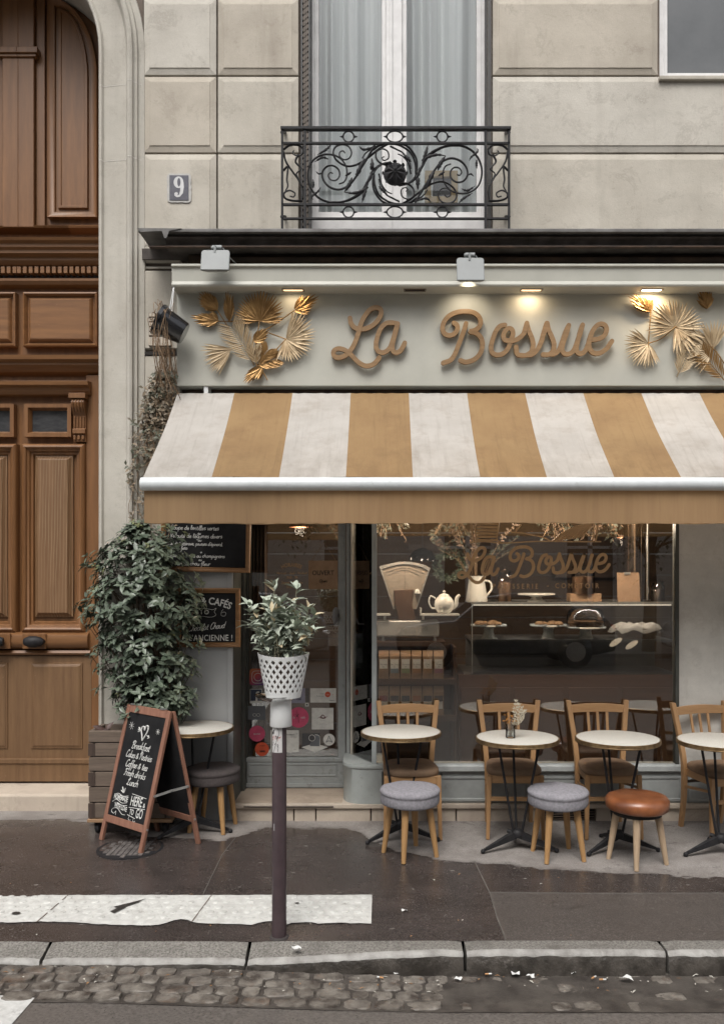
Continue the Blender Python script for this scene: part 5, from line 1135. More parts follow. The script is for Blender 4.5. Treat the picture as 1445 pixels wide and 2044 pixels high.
bouquet('gold_palm_bouquet', 'bouquet of pale dried palm fans right of the sign lettering', [
    (1190, 455, 175, 85, 15, .17, .020, lambda t: .5+.6*math.exp(-((t-.35)/.25)**2), m_gold), (1312, 530, -98, 205-360+360, 38, .205, .019, lambda t: .9+.1*math.sin(t*9), m_goldpale), (1178, 612, 138, 300, 26, .175, .015, lambda t: .85+.15*math.sin(math.pi*t), m_goldpale),
    (1500, 640, 60, 240, 24, .19, .018, None, m_goldpale), (1470, 440, 150, 60, 12, .14, .018, sp, m_gold)],
    [[(1312, 530), (1350, 560), (1420, 600)], [(1190, 455), (1178, 612), (1178, 640)], [(1178, 612), (1240, 590), (1312, 530)], [(1420, 600), (1500, 640), (1560, 720)]],
    [(1320, 778, 1385, 620, .085, m_goldpale), (1560, 800, 1430, 650, .09, m_gold)], T6, (fx(1330, YF), YF, fz(760, YF)))

# ================================================================== SMALL THINGS ON THE WALL
np_ = thing('house_number_plate', 'dark blue house number 9 plate on the stone wall', 'house number', (fx(358, -.045), -.045, fz(403, -.045)))
yy = -.048; x0, x1, z0_, z1_ = fx(334, yy), fx(382, yy), fz(404, yy), fz(346, yy)
mb = MB(); random.seed(6); pl = []
for a in range(48):
    t = 2*math.pi*a/48; ca, sa = math.cos(t), math.sin(t); k = 1/max(abs(ca), abs(sa)); k = min(k, 1.32)
    pl.append(((x0+x1)/2+(x1-x0)/2*ca*k*random.uniform(.96, 1.03), (z0_+z1_)/2+(z1_-z0_)/2*sa*k*random.uniform(.97, 1.02)))
mb.prism(pl, yy, yy+.012); mb.build('plaster_surround', M('pale_plaster', (.50,.49,.47,1), (.42,.41,.39,1), sc=30, rough=.9, bump=.5), np_, True)
mb = MB(); mb.box(fx(339, yy), fx(377, yy), yy-.004, yy, fz(400, yy), fz(350, yy)); mb.build('enamel_plate', M('slate_blue_enamel', (.075,.075,.095,1), (.10,.10,.12,1), sc=30, rough=.35), np_, True, bevel=.004)
mb = MB(); T9 = lambda x, y: (fx(60+x/4.014, yy), fz(60+y/4.014, yy))
def ell(cx, cy, rx, ry, n=24): return [(cx+rx*math.cos(2*math.pi*k/n), cy+ry*math.sin(2*math.pi*k/n)) for k in range(n)]
vs = []; o_, i_ = ell(1193, 1222, 39, 47), ell(1196, 1222, 13, 34)
mb.add([(T9(*p)[0], yy-.0055, T9(*p)[1]) for p in o_+i_], [(k, (k+1) % 24, 24+(k+1) % 24, 24+k) for k in range(24)])
q1 = [(1212, 1200), (1233, 1222), (1236, 1260), (1228, 1310), (1205, 1338), (1180, 1343), (1160, 1328), (1160, 1308), (1175, 1300), (1188, 1308), (1185, 1326), (1198, 1322), (1206, 1290), (1208, 1240)]
mb.add([(T9(*p)[0], yy-.0060, T9(*p)[1]) for p in q1], [tuple(range(len(q1)))])
mb.build('numeral', M('enamel_white', (.62,.62,.62,1), rough=.4), np_, True)
# air grille behind the hanging pot
vg = thing('wall_vent', 'cream louvred vent on the stone strip behind the black hanging pot', 'vent', (fx(315, -.03), -.03, fz(690, -.03)))
y = -.045; mb = MB(); x0, x1, z1_, z0_ = fx(297, y), fx(341, y), fz(624, y), fz(690, y)
mb.box(x0, x1, y+.01, y+.03, z0_, z1_); mb.build('back_plate', m_rust, vg, True)
mb = MB()
for k in range(5):
    for j in range(3):
        xa_, za = x0+j*(x1-x0)/3, z1_-(k+1)*.034; mb.box(xa_+.004, xa_+(x1-x0)/3-.004, y, y+.012, za+.006, za+.03)
mb.box(x0, x1, y-.002, y+.012, z0_, z1_-.178)
for k in range(6): mb.box(x0+k*.024, x0+.014+k*.024, y-.006, y, z0_, z1_-.18)
mb.build('louvres', M('cream_vent_paint', (.50,.44,.36,1), (.42,.36,.29,1), sc=20, rough=.6), vg, True, bevel=.002)
mb = MB(); mb.box(-1.74, -1.465, -.03, .0, fz(708, -.03), fz(702, -.03)); mb.build('dark_slot', m_dark, bld, True)
# hanging pot
hpx = P(343, 652, -.30); ht = thing('hanging_pot', 'tilted glossy black plant pot tangled in dry stems at the sign corner', 'plant pot', hpx)
mb = MB(); rot = Matrix.Rotation(R(-62), 3, 'Y') @ Matrix.Rotation(R(8), 3, 'X')
mb.lathe([(.0005, -.10), (.074, -.10), (.079, -.094), (.101, .07), (.103, .074), (.112, .076), (.114, .102), (.108, .104), (.104, .078), (.07, -.07), (.0005, -.07)], 32, (0, 0, 0), ax=rot)
mb.build('pot', m_pot, ht, smooth=True, ang=40)
mb = MB(); top = P(347, 572, -.30)-hpx; mb.tube([top, P(338, 625, -.30)-hpx], .0042, 6); mb.tube([top+Vector((.004, 0, 0)), P(343, 622, -.34)-hpx], .003, 6); mb.build('cord', m_white, ht)
random.seed(21); mb = MB()
for k in range(22):
    a = random.uniform(0, 2*math.pi); s0 = rot @ Vector((.06*math.cos(a), .06*math.sin(a), .09)); s0 = s0 if random.random() < .5 else Vector((random.uniform(-.09, .03), random.uniform(-.09, .02), random.uniform(.02, .1)))
    e = Vector((random.uniform(-.13, .05), random.uniform(-.06, .14), random.uniform(-.55, -.22)))
    m1 = s0+Vector((random.uniform(-.06, .04), random.uniform(-.10, -.03), random.uniform(-.02, .06))); m2 = Vector(((s0.x+e.x)/2+random.uniform(-.04, .04), -.07+random.uniform(-.03, .04), (s0.z+e.z)/2-.03))
    mb.tube(cr([s0, m1, m2, e], 5), random.uniform(.0013, .0026), 4)
mb.build('dry_stems', m_drytwig, ht)
# wilted ivy down the strip beside the awning
iv = thing('wilted_ivy', 'wilted trailing ivy hanging beside the left edge of the awning', 'plant', (-1.58, -.1, 1.9))
random.seed(31); mv = MB(); ml = MB()
for k in range(44):
    x = -1.60+random.gauss(0, .055); pts = [Vector((-1.53+random.uniform(-.06, .05), -.12+random.uniform(-.05, .02), 3.42))]
    zz = 3.35; x = pts[0].x; xl = random.uniform(-1.80, -1.52); end = random.choice((2.6, 2.4, 2.9, 2.2, 1.95, 2.7))
    while zz > end:
        x += (xl-x)*.16+random.uniform(-.035, .035); zz -= .07; xlim = -1.47-.0*(3.1-zz)
        pts.append(Vector((min(x, xlim), -.11+random.uniform(-.05, .03), zz)))
    c = cr(pts, 2); mv.tube(c, .0018, 4)
    for p in c:
        if p.z < 3.25 and random.random() < (.55 if p.z > 2.45 else .25):
            for _ in range(2):
                a = random.uniform(0, 6.28); d = Vector((math.cos(a)*.8, -.5+random.random()*.3, math.sin(a)*.6-.4))
                ml.leaf(p+Vector((random.uniform(-.02, .02), random.uniform(-.02, .01), random.uniform(-.02, .02))), d, (random.uniform(-.5, .5), -.8, .5), random.uniform(.022, .045), random.uniform(.014, .030), .3, random.uniform(0, .6), mi=0 if random.random() < .6 else 1, seg=2)
# stray shoots reaching over the surround
for pts in ([(-1.64, 2.62), (-1.74, 2.55), (-1.83, 2.58)], [(-1.62, 2.45), (-1.72, 2.38), (-1.78, 2.22), (-1.76, 2.1)], [(-1.66, 2.9), (-1.74, 2.86), (-1.79, 2.9)], [(-1.6, 2.35), (-1.66, 2.1), (-1.62, 1.9)]):
    c = cr([Vector((a, -.15, b)) for a, b in pts], 5); mv.tube(c, .0016, 4)
    for p in c[3:]:
        d = Vector((random.uniform(-1, .4), -.4, random.uniform(-.5, .7))); ml.leaf(p, d, (0, -1, .4), .035, .02, .3, .3, mi=0, seg=2)
mv.build('vines', m_drytwig, iv, True); ml.build('leaves', [m_ivy, M('dry_ivy_leaf', (.24,.19,.13,1), (.15,.11,.07,1), sc=20, rough=.8)], iv, True, smooth='all', recalc=False)
# ================================================================== STREET FURNITURE
def GZ(x, y): return gz(x, y)
# ---- bistro table
def make_table(label, loc, rz):
    t = thing('bistro_table', label, 'table', loc, rz, 'round bistro tables on the pavement')
    mb = MB(); mb.lathe([(.0005, .7375), (.262, .7375), (.2645, .7365), (.2645, .730), (.0005, .730)], 56); mb.build('tabletop', m_marble, t, smooth=True, ang=30)
    mb = MB(); mb.lathe([(.2645, .7368), (.270, .7372), (.2735, .735), (.2735, .731), (.2705, .7285), (.2745, .726), (.2745, .7215), (.2710, .719), (.2740, .716), (.2735, .711), (.2700, .7085), (.262, .708), (.262, .730)], 56); mb.build('brass_rim', m_brass, t, smooth=True, ang=25)
    mb = MB(); mb.lathe([(.0005, .7295), (.255, .7295), (.255, .712), (.0005, .711)], 40); mb.box(-.16, .16, -.018, .018, .70, .7105); mb.box(-.018, .018, -.16, .16, .699, .7095); mb.build('underside', m_iron, t)
    for k, a in enumerate((205, 335, 90)):
        a = R(a); mb = MB(); mb.tube([(.15*math.cos(a), .15*math.sin(a), .712), (.028*math.cos(a), .028*math.sin(a), .10)], .0085, 10); mb.build('rod', m_iron, t, smooth=True)
    mb = MB(); mb.lathe([(.0005, .075), (.038, .08), (.042, .095), (.040, .115), (.030, .128), (.0005, .13)], 18); mb.tube([(0, 0, .105), (-.062, .02, .115)], [.010, .014], 8)
    for a in (200, 340, 90):
        a = R(a); c, s_ = math.cos(a), math.sin(a)
        mb.beam((.02*c, .02*s_, .095), (.245*c, .245*s_, .022), .040, .046, side=(-s_, c, 0), w1=.015, t1=.016)
        mb.lathe([(.0005, .0), (.011, .003), (.0155, .011), (.0155, .018), (.010, .027), (.0005, .030)], 14, (.255*c, .255*s_, 0))
    mb.build('tripod_base', m_iron, t, smooth=True, ang=40); return t
TP = lambda px, y: (fx(px, y), y, GZ(fx(px, y), y))
tb = make_table('bistro table behind the leftmost grey felt stool at the corner window post', TP(800, -.44), R(8))
dup(tb, None, TP(1032, -.63), R(2), 'bistro table carrying the small glass of dried flowers')
dup(tb, None, TP(1232, -.65), R(10), 'bare bistro table directly behind the brown leather stool')
dup(tb, None, TP(1437, -.72), R(-6), 'bistro table cut by the right edge of the picture, farthest from the door')
dup(tb, None, TP(388, -.30), R(18), 'bistro table half hidden behind the wooden menu board')
# ---- cafe chair (faces the street, -y)
def make_chair(label, loc, rz):
    t = thing('cafe_chair', label, 'chair', loc, rz, 'wooden chairs with their backs to the window')
    mb = MB(); out = []
    for a in range(40):
        th = 2*math.pi*a/40; ca, sa = math.cos(th), math.sin(th); k = (abs(ca)**4+abs(sa)**4)**-.25
        y = -.005+.195*sa*k; out.append(((.198-.03*(y+.2)/.4)*ca*k, y))
    rows = []
    for s_, z in ((.97, .432), (1.0, .442), (1.0, .456), (.985, .468), (.93, .477), (.75, .4835), (.4, .486)): rows += [(x*s_, (y+.005)*s_-.005, z) for x, y in out]
    mb.add(rows, [(q*40+a, q*40+(a+1) % 40, (q+1)*40+(a+1) % 40, (q+1)*40+a) for q in range(6) for a in range(40)]+[tuple(range(240, 280)), tuple(reversed(range(40)))])
    mb.build('seat', m_seatb, t, smooth=True, ang=50)
    mb = MB(); 
    for a, b in (((-.165, -.172), (.165, -.172)), ((-.165, -.165), (-.150, .15)), ((.165, -.165), (.150, .15)), ((-.15, .155), (.15, .155))): mb.beam((a[0], a[1], .405), (b[0], b[1], .405), .020, .052, side=(-(b[1]-a[1]), b[0]-a[0], 0))
    mb.build('seat_rail', m_beechh, t, bevel=.003)
    for s_ in (-1, 1):
        mb = MB(); mb.beam((s_*.188, -.190, 0), (s_*.176, -.172, .434), .024, .024, side=(1, 0, 0), w1=.034, t1=.034); mb.build('leg', m_beech, t, bevel=.004)
        mb = MB(); pts = [(s_*.158, .215, 0), (s_*.160, .175, .22), (s_*.165, .165, .44), (s_*.180, .185, .62), (s_*.212, .235, .885)]
        c = cr([Vector(p) for p in pts], 5)
        for a, b in zip(c, c[1:]):
            mb.beam(a, b+(b-a)*.02, .036, .026, side=(s_*.3, 1, 0))
        vs = []; mb = MB(); n = 4
        for i, p in enumerate(c):
            hw_, ht_ = .0135+.004*min(1, p.z/.5), .018-.003*abs(p.z-.45)
            vs += [(p.x-hw_, p.y-ht_, p.z), (p.x+hw_, p.y-ht_, p.z), (p.x+hw_, p.y+ht_, p.z), (p.x-hw_, p.y+ht_, p.z)]
        k = len(c); mb.add(vs, [(i*4+j, i*4+(j+1) % 4, (i+1)*4+(j+1) % 4, (i+1)*4+j) for i in range(k-1) for j in range(4)]+[(3, 2, 1, 0), tuple(4*(k-1)+j for j in range(4))])
        mb.build('back_post', m_beech, t, bevel=.004, smooth=True, ang=50)
    def rail(z0, z1, hx, y0, bow, nm, th=.018):
        mb = MB(); n = 10; vs = []
        for i in range(n+1):
            u = -1+2*i/n; x = hx*u; y = y0+bow*(1-u*u); ar = .012*(1-u*u) if nm == 'top_rail' else 0
            vs += [(x, y, z0+ar*.4), (x, y+th, z0+ar*.4), (x, y+th+.005, z1+ar), (x, y+.005, z1+ar)]
        mb.add(vs, [(i*4+j, i*4+(j+1) % 4, (i+1)*4+(j+1) % 4, (i+1)*4+j) for i in range(n) for j in range(4)]+[(3, 2, 1, 0), tuple(4*n+j for j in range(4))]); mb.build(nm, m_beechh, t, bevel=.003, smooth=True, ang=40)
    rail(.795, .850, .200, .207, .018, 'top_rail'); rail(.592, .618, .168, .170, .010, 'lower_rail', .014)
    for x in (-.066, 0, .066):
        mb = MB(); mb.beam((x, .187, .617), (x*1.05, .228, .799), .020, .010, side=(1, 0, 0)); mb.build('slat', m_beech, t, bevel=.002)
    mb = MB(); mb.beam((-.182, -.184, .275), (.182, -.184, .275), .016, .028, side=(0, 1, 0)); mb.build('stretcher', m_beechh, t, bevel=.002)
    mb = MB(); mb.beam((-.158, .18, .33), (.158, .18, .33), .014, .018, side=(0, 1, 0)); mb.build('stretcher', m_crated, t, bevel=.002)
    for s_ in (-1, 1):
        mb = MB(); mb.beam((s_*.183, -.18, .345), (s_*.160, .175, .30), .014, .018, side=(1, 0, 0)); mb.build('stretcher', m_beech, t, bevel=.002)
    return t
CP = lambda px, y: (fx(px, y), y, GZ(fx(px, y), y))
ch = make_chair('wooden chair nearest the door, behind the leftmost window table', CP(819, -.29), R(3))
dup(ch, None, CP(1022, -.27), R(-2), 'wooden chair behind the table with the glass of dried flowers')
dup(ch, None, CP(1209, -.27), R(1), 'wooden chair behind the table with the brown leather stool')
dup(ch, None, CP(1434, -.33), R(14), 'wooden chair cut by the right edge of the picture, turned slightly left')
# ---- padded stools
def make_stool(label, loc, rz, seatm, legm, leather=False, z=.445):
    t = thing('round_stool', label, 'stool', loc, rz, 'low round padded stools')
    mb = MB(); z0 = z-.112
    if leather: pr = [(.0005, z), (.08, z-.004), (.15, z), (.180, z-.010), (.196, z-.030), (.198, z-.050), (.193, z-.080), (.185, z-.088), (.12, z-.09), (.0005, z-.09)]
    else: pr = [(.0005, z+.004), (.08, z+.002), (.15, z-.003), (.185, z-.012), (.1945, z-.024), (.1955, z-.035), (.192, z-.042), (.1895, z-.046), (.1905, z-.055), (.192, z-.075), (.191, z-.098), (.186, z-.108), (.175, z-.112), (.0005, z-.112)]
    n = 48; s0 = len(mb.v); mb.lathe(pr, n)
    random.seed(13)
    mb.v = [(x*(1+.006*math.sin(3*math.atan2(y, x)+zz*40)), y*(1+.006*math.sin(2*math.atan2(y, x)+1)), zz+(.003*math.sin(2*math.atan2(y, x)+2) if zz < z-.02 else .002*math.sin(5*x*9))) for x, y, zz in mb.v]
    mb.build('seat_cushion', seatm, t, smooth=True, ang=60)
    mb = MB(); mb.lathe([(.0005, z0+.024), (.15, z0+.024), (.15, z0-.008), (.0005, z0-.008)], 30); mb.build('seat_plate', m_dark, t)
    for k in range(4):
        a = R(45+90*k); c, s_ = math.cos(a), math.sin(a)
        mb = MB(); mb.tube([(.125*c, .125*s_, z0-.005), (.150*c, .150*s_, z0*.5), (.176*c, .176*s_, 0.0)], [.0235, .0205, .0145], 14); mb.build('leg', legm, t, smooth=True, ang=50)
    return t
st = make_stool('lilac grey felt stool in front of the table nearest the cafe door', CP(818, -.74), R(30), m_felt, m_oakleg)
dup(st, None, CP(1113, -.77), R(10), 'lilac grey felt stool standing just left of the brown leather stool')
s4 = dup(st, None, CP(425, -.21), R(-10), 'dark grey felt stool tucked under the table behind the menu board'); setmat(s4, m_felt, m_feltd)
make_stool('brown leather stool with pale ash legs', CP(1271, -.87), R(27), m_leather, m_paleleg, True, .425)['group'] = 'low round padded stools'
# ---- glass with dried flowers
vx = TP(1017, -.63); vs_ = thing('flower_glass', 'small clear glass of orange and straw coloured dried flowers', 'vase', (vx[0], -.66, GZ(vx[0], -.66)+.7378))
mb = MB(); mb.lathe([(.0005, .002), (.030, .002), (.032, .01), (.030, .09), (.0285, .09), (.029, .012), (.0005, .008)], 24); mb.build('glass', m_clear, vs_, smooth=True, ang=40)
mb = MB(); mb.lathe([(.0005, .010), (.028, .011), (.0275, .05), (.0005, .05)], 20); mb.build('water', glass('water', (.85,.86,.82,1), 0, .02), vs_, smooth=True)
random.seed(17); m1, m2, m3 = MB(), MB(), MB()
for k in range(16):
    a = random.uniform(0, 6.28); r = random.uniform(.01, .045); h = random.uniform(.10, .15)
    tip = Vector((r*math.cos(a), r*math.sin(a)*.8, h)); m1.tube(cr([Vector((random.uniform(-.01, .01), random.uniform(-.01, .01), .012)), tip*.6, tip], 3), .0009, 4)
    for j in range(9):
        d = Vector((random.uniform(-1, 1), random.uniform(-1, 1), random.uniform(-.2, 1))); m2.leaf(tip, d, (0, 0, 1), .013, .008, .3, .1, seg=2)
for k in range(4):
    b = Vector((.02+.012*k, -.01*k, .10)); e = Vector((.035+.018*k, -.01*k, .235-.02*k)); c = cr([Vector((0, 0, .02)), b, e], 6); m1.tube(c, .001, 4)
    for p in c[5:]:
        for j in range(5): m3.leaf(p, Vector((random.uniform(-1, 1), random.uniform(-.6, .6), random.uniform(.3, 1.2))), (0, -1, 0), .024, .006, .3, .2, seg=2)
m1.build('stems', m_drytwig, vs_); m2.build('orange_blooms', M('dried_orange_petals', (.52,.25,.05,1), (.40,.20,.06,1), sc=40, rough=.8), vs_, recalc=False); m3.build('grass_plumes', M('cream_grass_plume', (.52,.47,.36,1), rough=.9), vs_, recalc=False)

# ---- A-board
FL, FR = Vector((-1.905, -.455, 0)), Vector((-1.565, -.715, 0)); vv = Vector((.335, .185, 0))
BL, BR = FL+vv, FR+vv
apx = lambda f, b: (f+b)/2
for p in (FL, FR, BL, BR): p.z = GZ(p.x, p.y)
TL, TR = apx(FL, BL)+Vector((.0, 0, .905)), apx(FR, BR)+Vector((.0, 0, .905))
ab = thing('menu_board', 'reddish wooden folding A-board chalked with Breakfast, Cakes and Coffee on the pavement', 'menu board', (apx(FL, BR).x, apx(FL, BR).y, 0))
uu = (TR-TL).normalized(); up_ = (TL-FL).normalized(); nn = uu.cross(up_).normalized()   # faces the viewer
def bar(name, a, b, w_, t_, sd_, mat=m_redwood):
    mb = MB(); mb.beam(a, b, w_, t_, side=sd_); return mb.build(name, mat, ab, True, bevel=.003)
wl_ = .034
bar('stile', FL, TL, wl_, .022, uu); bar('stile', FR, TR, wl_, .022, uu)
at_ = lambda A, B, t: A+(B-A)*t
bar('cross_rail', at_(FL, TL, .975)+uu*.017, at_(FR, TR, .975)-uu*.017, .052, .021, up_); bar('cross_rail', at_(FL, TL, .165)+uu*.017, at_(FR, TR, .165)-uu*.017, .048, .021, up_)
bar('back_stile', BL-nn*0, TL-nn*.024, wl_, .022, uu); bar('back_stile', BR, TR-nn*.024, wl_, .022, uu)
upb = (TL-BL).normalized()
bar('back_cross_rail', at_(BL, TL, .19), at_(BR, TR, .19), .045, .018, upb)
bar('back_cross_rail', at_(BL, TL, .955), at_(BR, TR, .955), .05, .018, upb)
mb = MB(); a, b, c, d = at_(BL, TL, .2), at_(BR, TR, .2), at_(BR, TR, .95), at_(BL, TL, .95); nb = (b-a).cross(d-a).normalized()
mb.add([p+nb*s_ for s_ in (-.004, .004) for p in (a, b, c, d)], [(0, 1, 2, 3), (7, 6, 5, 4), (0, 4, 5, 1), (1, 5, 6, 2), (2, 6, 7, 3), (3, 7, 4, 0)]); mb.build('back_chalkboard', m_slate, ab, True)
mb = MB(); a, b, c, d = at_(FL, TL, .18)+uu*.012, at_(FR, TR, .18)-uu*.012, at_(FR, TR, .96)-uu*.012, at_(FL, TL, .96)+uu*.012
mb.add([p+nn*s_ for s_ in (.000, .004) for p in (a, b, c, d)], [(0, 1, 2, 3), (7, 6, 5, 4), (0, 4, 5, 1), (1, 5, 6, 2), (2, 6, 7, 3), (3, 7, 4, 0)]); mb.build('chalkboard', m_slate, ab, True)
mb = MB(); s0, s1 = at_(FR, TR, .40)+uu*.020, at_(BR, TR, .44)+uu*.020; mid = (s0+s1)/2+Vector((0, 0, .004))
mb.beam(s0, mid, .016, .004, side=(0, 0, 1)); mb.beam(mid, s1, .016, .004, side=(0, 0, 1))
for p in (s0, mid, s1): mb.tube([p, p+uu*.006], .007, 10)
mb.build('steel_stay', m_steel, ab, True)
for p in (at_(FR, TR, .165), at_(BR, TR, .19)):
    mb = MB(); mb.tube([p+uu*.016, p+uu*.022], .007, 10); mb.build('screw', m_steel, ab, True)
for f in (.1, .85):
    mb = MB(); p = TL+(TR-TL)*f+Vector((0, 0, .008)); mb.beam(p-uu*.025, p+uu*.025, .03, .004, side=vv); mb.build('hinge', m_steel, ab, True)
# chalk writing, laid out on the board plane: uv from the visible writing
O_ = at_(FL, TL, .195)+uu*.022+nn*.0052; Wd = ((at_(FR, TR, .195)-uu*.022)-(at_(FL, TL, .195)+uu*.022)); Hh = (at_(FL, TL, .945)-at_(FL, TL, .195))
uvp = lambda u, v: O_+Wd*u+Hh*(1-v)
wmb = MB(); random.seed(8)
W1 = Wd.length
TXT = lambda s_, u, v, xh, r=.0026, sl=.3, sx=.90: hand(wmb, s_, uvp(u, v), Wd, Hh, xh, r, sl, 'c', sx, .02, nn)
TXT('Breakfast', .50, .335, .0250); TXT('Cakes & Pastries', .50, .425, .0235, .0023, .3, .80); TXT('Coffee & tea', .49, .515, .0235); TXT('Fresh drinks', .49, .600, .0235); TXT('Lunch', .48, .685, .0245)
def SV(pts, r=.002): wmb.tube(cr([uvp(u, v) for u, v in pts], 5), r, 5)
SV([(.50, .245), (.46, .19), (.42, .15), (.44, .115), (.49, .115), (.51, .145)], .0045); SV([(.51, .145), (.53, .105), (.585, .10), (.60, .14), (.56, .19), (.50, .245)], .0045)
SV([(.33, .145), (.40, .155)], .003); SV([(.60, .19), (.66, .20)], .003); SV([(.64, .185), (.67, .205), (.63, .215)], .003); SV([(.34, .125), (.37, .148), (.34, .17)], .003); SV([(.37, .125), (.39, .15), (.37, .17)], .003)
for cu_, cv_, s_ in ((.13, .125, .04), (.87, .135, .028)):
    for k in range(8): 
        a = R(45*k+10); wmb.tube([uvp(cu_, cv_), uvp(cu_+s_*1.9*math.cos(a), cv_+s_*math.sin(a))], .0011, 4)
SV([(.24, .715), (.29, .76)], .0045); SV([(.22, .75), (.30, .765), (.32, .72)], .0035)
SV([(.06, .805), (.16, .785), (.30, .80), (.44, .785)]); SV([(.04, .875), (.14, .845), (.30, .865), (.44, .85)]); SV([(.18, .872), (.32, .885), (.46, .875)]); SV([(.46, .965), (.36, .965), (.22, .925), (.10, .935), (.07, .965), (.14, .98), (.19, .955), (.20, .99)], .0016)
sans(wmb, 'HOMEMADE', uvp(.255, .842), Wd, Hh, .046, sx=.60, bold=.03, nrm=nn); sans(wmb, 'WITH LOVE', uvp(.30, .925), Wd+Hh*-.05, Hh, .043, sx=.60, bold=.03, nrm=nn)
SV([(.54, .755), (.93, .765)]); sans(wmb, 'HERE', uvp(.69, .858), Wd+Hh*.03, Hh, .088, sx=.60, bold=.015, nrm=nn); sans(wmb, '&', uvp(.91, .852), Wd, Hh, .04, sx=.8, bold=.02, nrm=nn)
SV([(.52, .885), (.95, .865)]); sans(wmb, 'TO', uvp(.62, .945), Wd, Hh, .050, sx=.62, bold=.015, nrm=nn); sans(wmb, 'GO', uvp(.83, .960), Wd, Hh, .088, sx=.52, bold=.01, nrm=nn)
SV([(.52, .955), (.74, .972)]); SV([(.58, .96), (.565, .99), (.60, 1.0), (.63, .995)], .0015); SV([(.70, .968), (.70, 1.0), (.75, 1.0), (.75, .99)], .0015)
wmb.build('chalk_writing', m_chalk, ab, True)

# ---- pavement post with basket
PXp = -.520; PYp = -1.925
po = thing('steel_post', 'dark purple pavement post by the kerb with a scribbled sticker', 'post', (PXp, PYp, GZ(PXp, PYp)))
mb = MB(); mb.lathe([(.0005, -.05), (.037, -.05), (.037, 1.245), (.034, 1.262), (.02, 1.272), (.0005, 1.274)], 32); mb.build('pole', m_post, po, smooth=True, ang=40)
mb = MB(); mb.lathe([(.036, -.002), (.050, .0), (.046, .008), (.037, .010)], 24); mb.build('collar', M('grimy_collar', (.05,.042,.04,1), rough=.8, bump=.6), po, smooth=True)
d0 = PYp-CY
zst0, zst1 = fz(1502, PYp-.03)-po.location.z, fz(1450, PYp-.03)-po.location.z
mb = MB(); mb.lathe([(.0378, zst0), (.0378, zst1)], 16, a0=R(212), a1=R(300)); mb.build('sticker', M('dirty_white_sticker', (.60,.59,.58,1), (.5,.49,.48,1), sc=20, rough=.5), po, smooth=True)
mb = MB(); mr = MB(); random.seed(12)
def onp(u, v): a = R(212+88*u); return Vector((.0382*math.cos(a), .0382*math.sin(a), zst0+(zst1-zst0)*v))
for k in range(14):
    u, v = random.uniform(.1, .85), random.uniform(.08, .85); c = cr([onp(min(.97, max(.03, u+random.uniform(-.12, .12))), min(.97, max(.03, v+random.uniform(-.1, .1)))) for _ in range(5)], 4); (mb if k % 4 else mr).tube(c, .0008, 4)
mb.tube(cr([onp(.1, .95), onp(.5, .97), onp(.72, .75), onp(.5, .45), (onp(.35, .2)), onp(.2, .02)], 5), .0011, 4)
mb.build('scribble', f_black, po); mr.build('red_scribble', f_red, po)
mb = MB(); mb.lathe([(.0374, .55), (.0378, .55), (.0378, .585), (.0374, .585)], 4, a0=R(232), a1=R(236)); mb.build('paint_chip', m_white, po)
px_, py_ = fx(566, PYp), PYp
zb0, zb1 = fz(1391, PYp), fz(1305, PYp); zt0 = fz(1449, PYp)
bk = thing('lattice_basket', 'white plastic lattice basket on a white sleeve on top of the post', 'planter', (px_, py_, zt0-.0))
mb = MB(); mb.lathe([(.0385, 0), (.0535, 0), (.0555, .003), (.0535, .10), (.0535, zb0-zt0+.0), (.0385, zb0-zt0)], 36, (fx(561, PYp)-px_, 0, 0)); mb.build('sleeve', m_white, bk, smooth=True, ang=40)
H = zb1-zb0; r0, r1 = .087, .130
mb = MB(); NS, NR = 20, 7
def bp(a, t, rr=0, wavy=False):
    r = r0+(r1-r0)*t+rr; z = zb0-zt0+H*t+(.006*math.cos(2*a-.2)*max(0, t-.8)*5); return Vector((r*math.cos(a), r*math.sin(a), z))
t_lo, t_hi = .13, .90
ring_b = [(0, t_lo), (t_hi, 1.0)]
for a_, b_ in ring_b:
    nseg = 60; vs = []
    for k in range(nseg):
        a = 2*math.pi*k/nseg; vs += [bp(a, a_), bp(a, b_), bp(a, b_, -.003), bp(a, a_, -.003)]
    mb.add(vs, [(k*4+j, ((k+1) % nseg)*4+j, ((k+1) % nseg)*4+(j+1) % 4, k*4+(j+1) % 4) for k in range(nseg) for j in range(4)])
for dirn in (1, -1):          # two crossing families of straps give the diamond openings
    for k in range(NS):
        a0_ = 2*math.pi*(k+.25*dirn)/NS; vs = []; M_ = 14
        for i in range(M_+1):
            t = t_lo-.01+(t_hi-t_lo+.02)*i/M_; a = a0_+dirn*2*math.pi/NS*(NR*.5)*(i/M_)
            w_ = .0075/(r0+(r1-r0)*t); off = .0004*dirn
            vs += [bp(a-w_, t, off), bp(a+w_, t, off), bp(a+w_, t, -.003+off), bp(a-w_, t, -.003+off)]
        mb.add(vs, [(i*4+j, (i+1)*4+j, (i+1)*4+(j+1) % 4, i*4+(j+1) % 4) for i in range(M_) for j in range(4)])
mb.lathe([(.0005, zb0-zt0+.001), (r0-.001, zb0-zt0+.001), (r0-.002, zb0-zt0+.006)], 40)
mb.build('lattice_bowl', m_white, bk, smooth=True, ang=40)
mb = MB(); mb.lathe([(.0005, zb0-zt0+.004), (r0-.006, zb0-zt0+.006), (r0+(r1-r0)*.72-.008, zb0-zt0+H*.74), (.0005, zb0-zt0+H*.76)], 30); mb.build('soil_liner', M('brown_liner', (.15,.11,.09,1), (.08,.06,.05,1), sc=20, rough=.9), bk, smooth=True)
